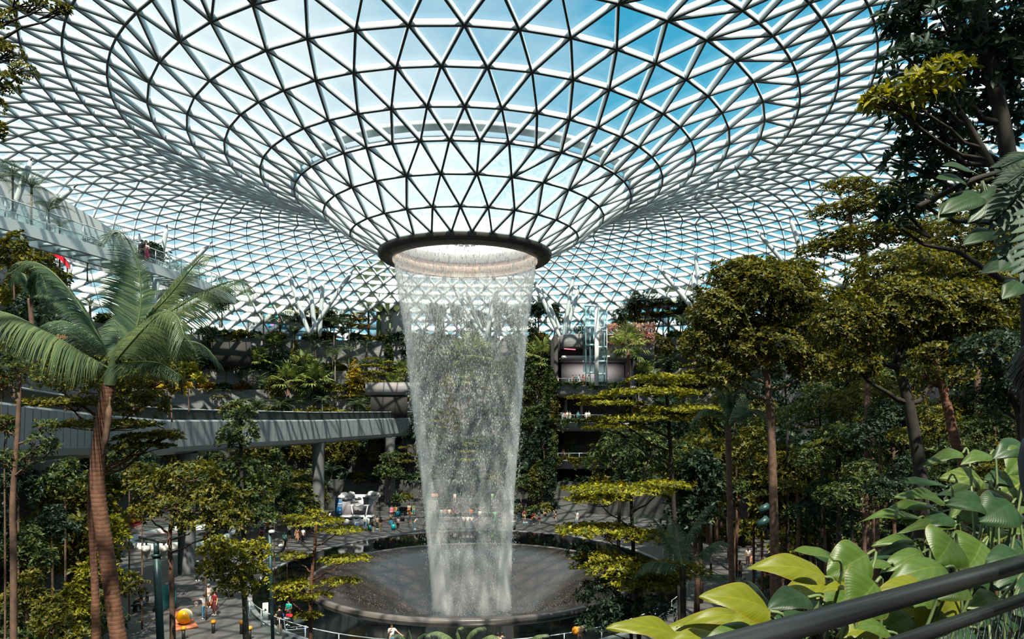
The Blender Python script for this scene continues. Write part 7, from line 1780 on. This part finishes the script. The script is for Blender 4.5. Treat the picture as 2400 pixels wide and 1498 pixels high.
# (tip x, tip y, base x, base y, width px, kind, roll) in pixels of the frame
CAL = {
 'low': [(1425, 1466, 1592, 1494, 52, 'y', .2), (1540, 1484, 1742, 1476, 66, 'y', .3), (1645, 1393, 1803, 1432, 72, 'y', .4), (1588, 1462, 1790, 1452, 40, 'y', .1), (1700, 1470, 1788, 1448, 44, 'y', .2), (1650, 1500, 1770, 1480, 44, 'g', .2), (1798, 1478, 1895, 1448, 50, 'd', .0), (1800, 1424, 1893, 1400, 60, 'd', .1), (1560, 1502, 1690, 1500, 40, 'y', .2), (1640, 1440, 1720, 1460, 44, 'g', .1)],
 'tall_front': [(1757, 1326, 1932, 1352, 62, 'y', .35), (1824, 1411, 1944, 1366, 60, 'y', .2), (1862, 1288, 1952, 1312, 34, 'g', .1), (1938, 1352, 2032, 1300, 84, 'g', .8), (1928, 1440, 1996, 1392, 66, 'g', .7), (1994, 1432, 2052, 1366, 110, 'g', 1.0), (1906, 1300, 1962, 1320, 40, 'd', .3), (1930, 1382, 1990, 1376, 26, 'y', .2), (2058, 1384, 2172, 1384, 54, 'y', .35), (1962, 1490, 2062, 1470, 46, 'y', .3), (2010, 1470, 2080, 1480, 44, 'g', .3)],
 'mid': [(2150, 1478, 2240, 1392, 120, 'y', .9), (2095, 1440, 2165, 1400, 90, 'y', .6), (2085, 1360, 2214, 1330, 58, 'g', .3), (2064, 1341, 2162, 1296, 38, 'g', .2), (2025, 1332, 2084, 1322, 24, 'g', .2), (2196, 1318, 2232, 1262, 96, 'g', .9), (2268, 1334, 2302, 1272, 100, 'g', .95), (2310, 1322, 2394, 1304, 56, 'd', .3), (2120, 1360, 2180, 1345, 46, 'd', .4), (2240, 1370, 2300, 1345, 60, 'd', .4), (2190, 1400, 2260, 1370, 60, 'g', .4), (2056, 1484, 2136, 1448, 56, 'g', .5), (2236, 1462, 2300, 1420, 64, 'd', .5), (2120, 1420, 2190, 1372, 60, 'g', .7), (2090, 1500, 2180, 1492, 50, 'y', .3), (2200, 1500, 2270, 1470, 60, 'd', .4)],
 'upper': [(2020, 1216, 2152, 1214, 28, 'g', .1), (2060, 1201, 2192, 1188, 28, 'g', .1), (2100, 1160, 2212, 1176, 38, 'g', .2), (2086, 1134, 2216, 1142, 22, 'd', .1), (2206, 1117, 2306, 1130, 46, 's', .5), (2104, 1246, 2234, 1234, 28, 'g', .2), (2272, 1244, 2205, 1216, 32, 'g', .3), (2230, 1214, 2302, 1194, 50, 'g', .6), (2045, 1276, 2142, 1268, 26, 'g', .2), (2056, 1300, 2150, 1280, 36, 'd', .2), (2160, 1232, 2230, 1214, 40, 'd', .3), (2110, 1222, 2180, 1232, 30, 's', .3)],
 'edge': [(2345, 1205, 2326, 1146, 66, 'r', .9), (2346, 1166, 2404, 1122, 66, 's', .7), (2362, 1112, 2402, 1056, 56, 'g', .8), (2166, 1090, 2256, 1062, 28, 'g', .2), (2254, 1086, 2320, 1066, 30, 'g', .3), (2330, 1378, 2404, 1346, 54, 'd', .3), (2368, 1246, 2424, 1250, 34, 'g', .2), (2218, 1180, 2314, 1186, 48, 'd', .5), (2296, 1222, 2372, 1180, 80, 'd', .6), (2310, 1120, 2372, 1130, 44, 'd', .4), (2330, 1072, 2396, 1040, 44, 'd', .5), (2352, 1300, 2410, 1280, 50, 'd', .3), (2380, 1440, 2420, 1420, 50, 'd', .4), (2270, 1424, 2340, 1400, 46, 'g', .4), (2290, 1470, 2370, 1440, 60, 'd', .4)]}
CL = {'low': 'low clump of yellow-green paddle leaves reaching towards the pool', 'tall_front': 'clump of broad yellow and green leaves with one rounded leaf standing up', 'mid': 'clump of broad leaves whose biggest yellow leaf lies across the handrail', 'upper': 'clump of long narrow layered leaves in front of the dark forked trunk', 'edge': 'tall clump with striped and ageing leaves above the upper end of the handrail'}
RZ = {'low': (1640, 3.0), 'tall_front': (1960, 3.3), 'mid': (2190, 3.6), 'upper': (2210, 4.4), 'edge': (2360, 4.0)}
for nm, rows in CAL.items():
    pxr, dr = RZ[nm]; rt = Vector((gx(pxr, dr) , dr, slope_z(dr) + .02))
    o = thing('broad_leaf_plant', CL[nm], 'plant', rt, group='big-leaved plants under the handrail')
    for i, (tx, ty, bx_, by_, w, mt, roll) in enumerate(rows):
        d = dr + .25 * math.sin(i * 2.3) + (1400 - by_) / 450 * .5
        b_, t_ = np.array(at(bx_, by_, d)), np.array(at(tx, ty, d - .10))
        nv_ = np.array([0.1 * math.sin(i * 3.1), -math.sin(.45 + roll * .9), math.cos(.45 + roll * .9)])
        lm_ = leaf_mesh(b_ - np.array(rt), t_ - np.array(rt), nv_, w * d / F * 1.28, .10 if roll < .6 else .04, .05, mt, 300 + i + int(pxr))
        lo = link('leaf', lm_, o)
        g = Geo(); b2 = b_ - np.array(rt); k = np.array([.10 * math.sin(i * 1.7), .10 * math.cos(i * 2.9), 0]); ax_ = unit(b_ - t_)
        g.tube(catmull3([k * .5 + [0, 0, -.05], k + b2 * .45 + [0, 0, .05], b2 + ax_ * .06 - [0, 0, .05], b2], 5), .0075, 6); part('stalk', g, [M['stem_green']], lo, True)
rb_ = np.random.default_rng(17)
for q, (pxr, pyr, dr, n_) in enumerate(((1800, 1500, 4.6, 12), (2020, 1460, 5.2, 16), (2240, 1290, 5.8, 18), (2390, 1180, 5.6, 14), (2140, 1480, 4.4, 12), (2330, 1440, 4.6, 12))):
    rt = Vector((gx(pxr, dr), dr, slope_z(dr))); o = thing('broad_leaf_plant', '', 'plant', rt)
    for i in range(n_):
        a = rb_.random() * 2 * PI; el = rb_.uniform(-.2, .7); hgt = at(pxr, pyr, dr).z - rt.z + rb_.uniform(-.35, .15)
        b2 = np.array([.25 * math.cos(a), .25 * math.sin(a), max(.3, hgt)]); L_ = rb_.uniform(.28, .46); t2 = b2 + L_ * np.array([math.cos(a) * math.cos(el), math.sin(a) * math.cos(el), math.sin(el) * .4 - .1])
        lo = link('leaf', leaf_mesh(b2, t2, (0, -.35, 1), L_ * rb_.uniform(.32, .5), .12, .05, 'dg'[int(rb_.random() < .35)], 700 + i + q * 40), o)
        g = Geo(); g.tube(catmull3([(0, 0, -.05), (b2[0] * .3, b2[1] * .3, b2[2] * .55), b2], 5), .007, 5); part('stalk', g, [M['stem_dark']], lo, True)
    rank(o, 'shaded dark clump filling in behind the broad yellow leaves', 'dark clumps behind the broad leaves', 'plant', 'counting up the handrail')
# lobed leaves hanging in at the edge, dark oval ones on a bough
rt = Vector((gx(2520, 4.0), 4.0, slope_z(4.0))); o = thing('philodendron', 'plant with deeply lobed blue-green leaves hanging in at the edge', 'plant', rt)
g = Geo(); top = np.array(at(2470, 420, 4.0)) - np.array(rt); g.tube(catmull3([(0, 0, -.1), top * .5 + [.1, 0, 0], top], 8), .03, 8); part('stem', g, [M['stem_dark']], o, True)
for i, (bx_, by_, tx, ty, w) in enumerate(((2420, 440, 2352, 610, 110), (2440, 400, 2330, 520, 120), (2430, 380, 2345, 440, 100), (2450, 480, 2400, 640, 110), (2420, 360, 2340, 395, 80))):
    d = 4.0 - .12 * i; b_, t_ = np.array(at(bx_, by_, d)) - np.array(rt), np.array(at(tx, ty, d - .15)) - np.array(rt)
    ax_ = t_ - b_; L_ = np.linalg.norm(ax_); ax_ /= L_; nv_ = unit(np.array([-.35, -1.0, .75])); S = unit(np.cross(ax_, nv_)); U = np.cross(S, ax_); W_px = w * d / F
    Ps, Ds, Ls = [], [], []
    for k in range(8):
        u = .06 + .84 * k / 7
        for sg_ in (-1, 1): Ps.append(b_ + ax_ * L_ * u); Ds.append(unit(S * sg_ + ax_ * (.35 + .9 * u))); Ls.append(W_px * .62 * (1 - .45 * u))
    Ps.append(t_ - ax_ * L_ * .25); Ds.append(ax_); Ls.append(L_ * .35)
    g = Geo(); leaves(g, np.array(Ps), np.array(Ds), np.tile(U, (len(Ps), 1)), np.array(Ls), np.array(Ls) * .34, oval=True, bend=.15, fold=.12); g.tube([b_, b_ + ax_ * L_ * .95], .008, 5); g.strip([b_ + S * .018, t_ - ax_ * L_ * .3 + S * .012], [b_ - S * .018, t_ - ax_ * L_ * .3 - S * .012])
    lo = part('leaf', g, [M['leaf_blue' if i in (0, 3) else 'leaf_dark']], o); g = Geo(); g.tube(catmull3([top * (.9 + .02 * i), (top + b_) / 2 + [0, 0, .1], b_], 5), .009, 5); part('stalk', g, [M['stem_dark']], lo, True)
rt = Vector((gx(2560, 5.0), 5.0, slope_z(5.0))); o = thing('broad_leaf_shrub', 'bough with large dark oval leaves before the corner tree', 'shrub', rt)
bq = [np.array(at(*p)) - np.array(rt) for p in ((2540, 420, 5), (2400, 400, 5), (2300, 415, 5), (2210, 455, 5), (2150, 485, 5))]
g = Geo(); g.tube(catmull3([np.array([0, 0, -.1]), bq[0] * .6, *bq], 6), .02, 7); part('branch', g, [M['bark_dark']], o, True)
for i, (bx_, by_, tx, ty, w) in enumerate(((2260, 425, 2195, 415, 46), (2300, 455, 2205, 500, 66), (2275, 400, 2210, 385, 40), (2330, 540, 2258, 572, 50), (2360, 440, 2270, 520, 60), (2240, 470, 2200, 520, 44), (2380, 610, 2300, 640, 50), (2390, 660, 2350, 700, 50))):
    lo = link('leaf', leaf_mesh(np.array(at(bx_, by_, 5)) - np.array(rt), np.array(at(tx, ty, 4.9)) - np.array(rt), (.2, -.7, .7), w * 5 / F, .05, .03, 'd', 500 + i), o)
    g = Geo(); b2 = np.array(at(bx_, by_, 5)) - np.array(rt); nr_ = min(bq, key=lambda v: np.linalg.norm(v - b2)); g.tube([nr_, b2], .006, 5); part('stalk', g, [M['stem_dark']], lo)
# the handrail
hr = thing('handrail', 'dark flat metal handrail over a lower rail and diagonal wire netting', 'railing', (1.2, 2.0, CZ - 1.6))
c0 = np.array([1.2, 2.0, CZ - 1.6]); rdir = unit(np.array([1.27, .84, 0.0])); nrm_ = np.array([-rdir[1], rdir[0], 0])
def rl(s, z, off=0.0): return np.array([.53, 1.56, CZ - z]) + rdir * s + nrm_ * off - c0
def bar(g, z, wd, ht, s0=-1.6, s1=3.2):
    A = [rl(s0, z, -wd / 2), rl(s0, z, wd / 2), rl(s0, z + ht, wd / 2), rl(s0, z + ht, -wd / 2)]; B_ = [q + rdir * (s1 - s0) for q in A]
    g.add(np.array(A + B_), None, [[0, 1, 5, 4], [1, 2, 6, 5], [2, 3, 7, 6], [3, 0, 4, 7], [0, 3, 2, 1], [4, 5, 6, 7]])
g = Geo(); bar(g, .495, .062, .034); part('top_rail', g, [M['rail_black']], hr)
g = Geo(); bar(g, .625, .036, .026); part('lower_rail', g, [M['rail_black']], hr)
g = Geo(); bar(g, 1.52, .036, .03); part('bottom_rail', g, [M['rail_black']], hr)
g = Geo()
for k in range(110):
    s = -1.6 + k * .048
    for sg_ in (-1, 1):
        a_, b_ = rl(s, .64), rl(s + sg_ * .40, 1.52); g.tube([a_, b_], .0016, 4, cap=False)
part('wire_netting', g, [M['wire']], hr)
for s in (-1.5, 2.9):
    g = Geo(); g.box(rl(s, .8) + np.array([0, 0, 0]), (.04, .04, 1.6)); part('post', g, [M['rail_black']], hr)
finish_ranks()
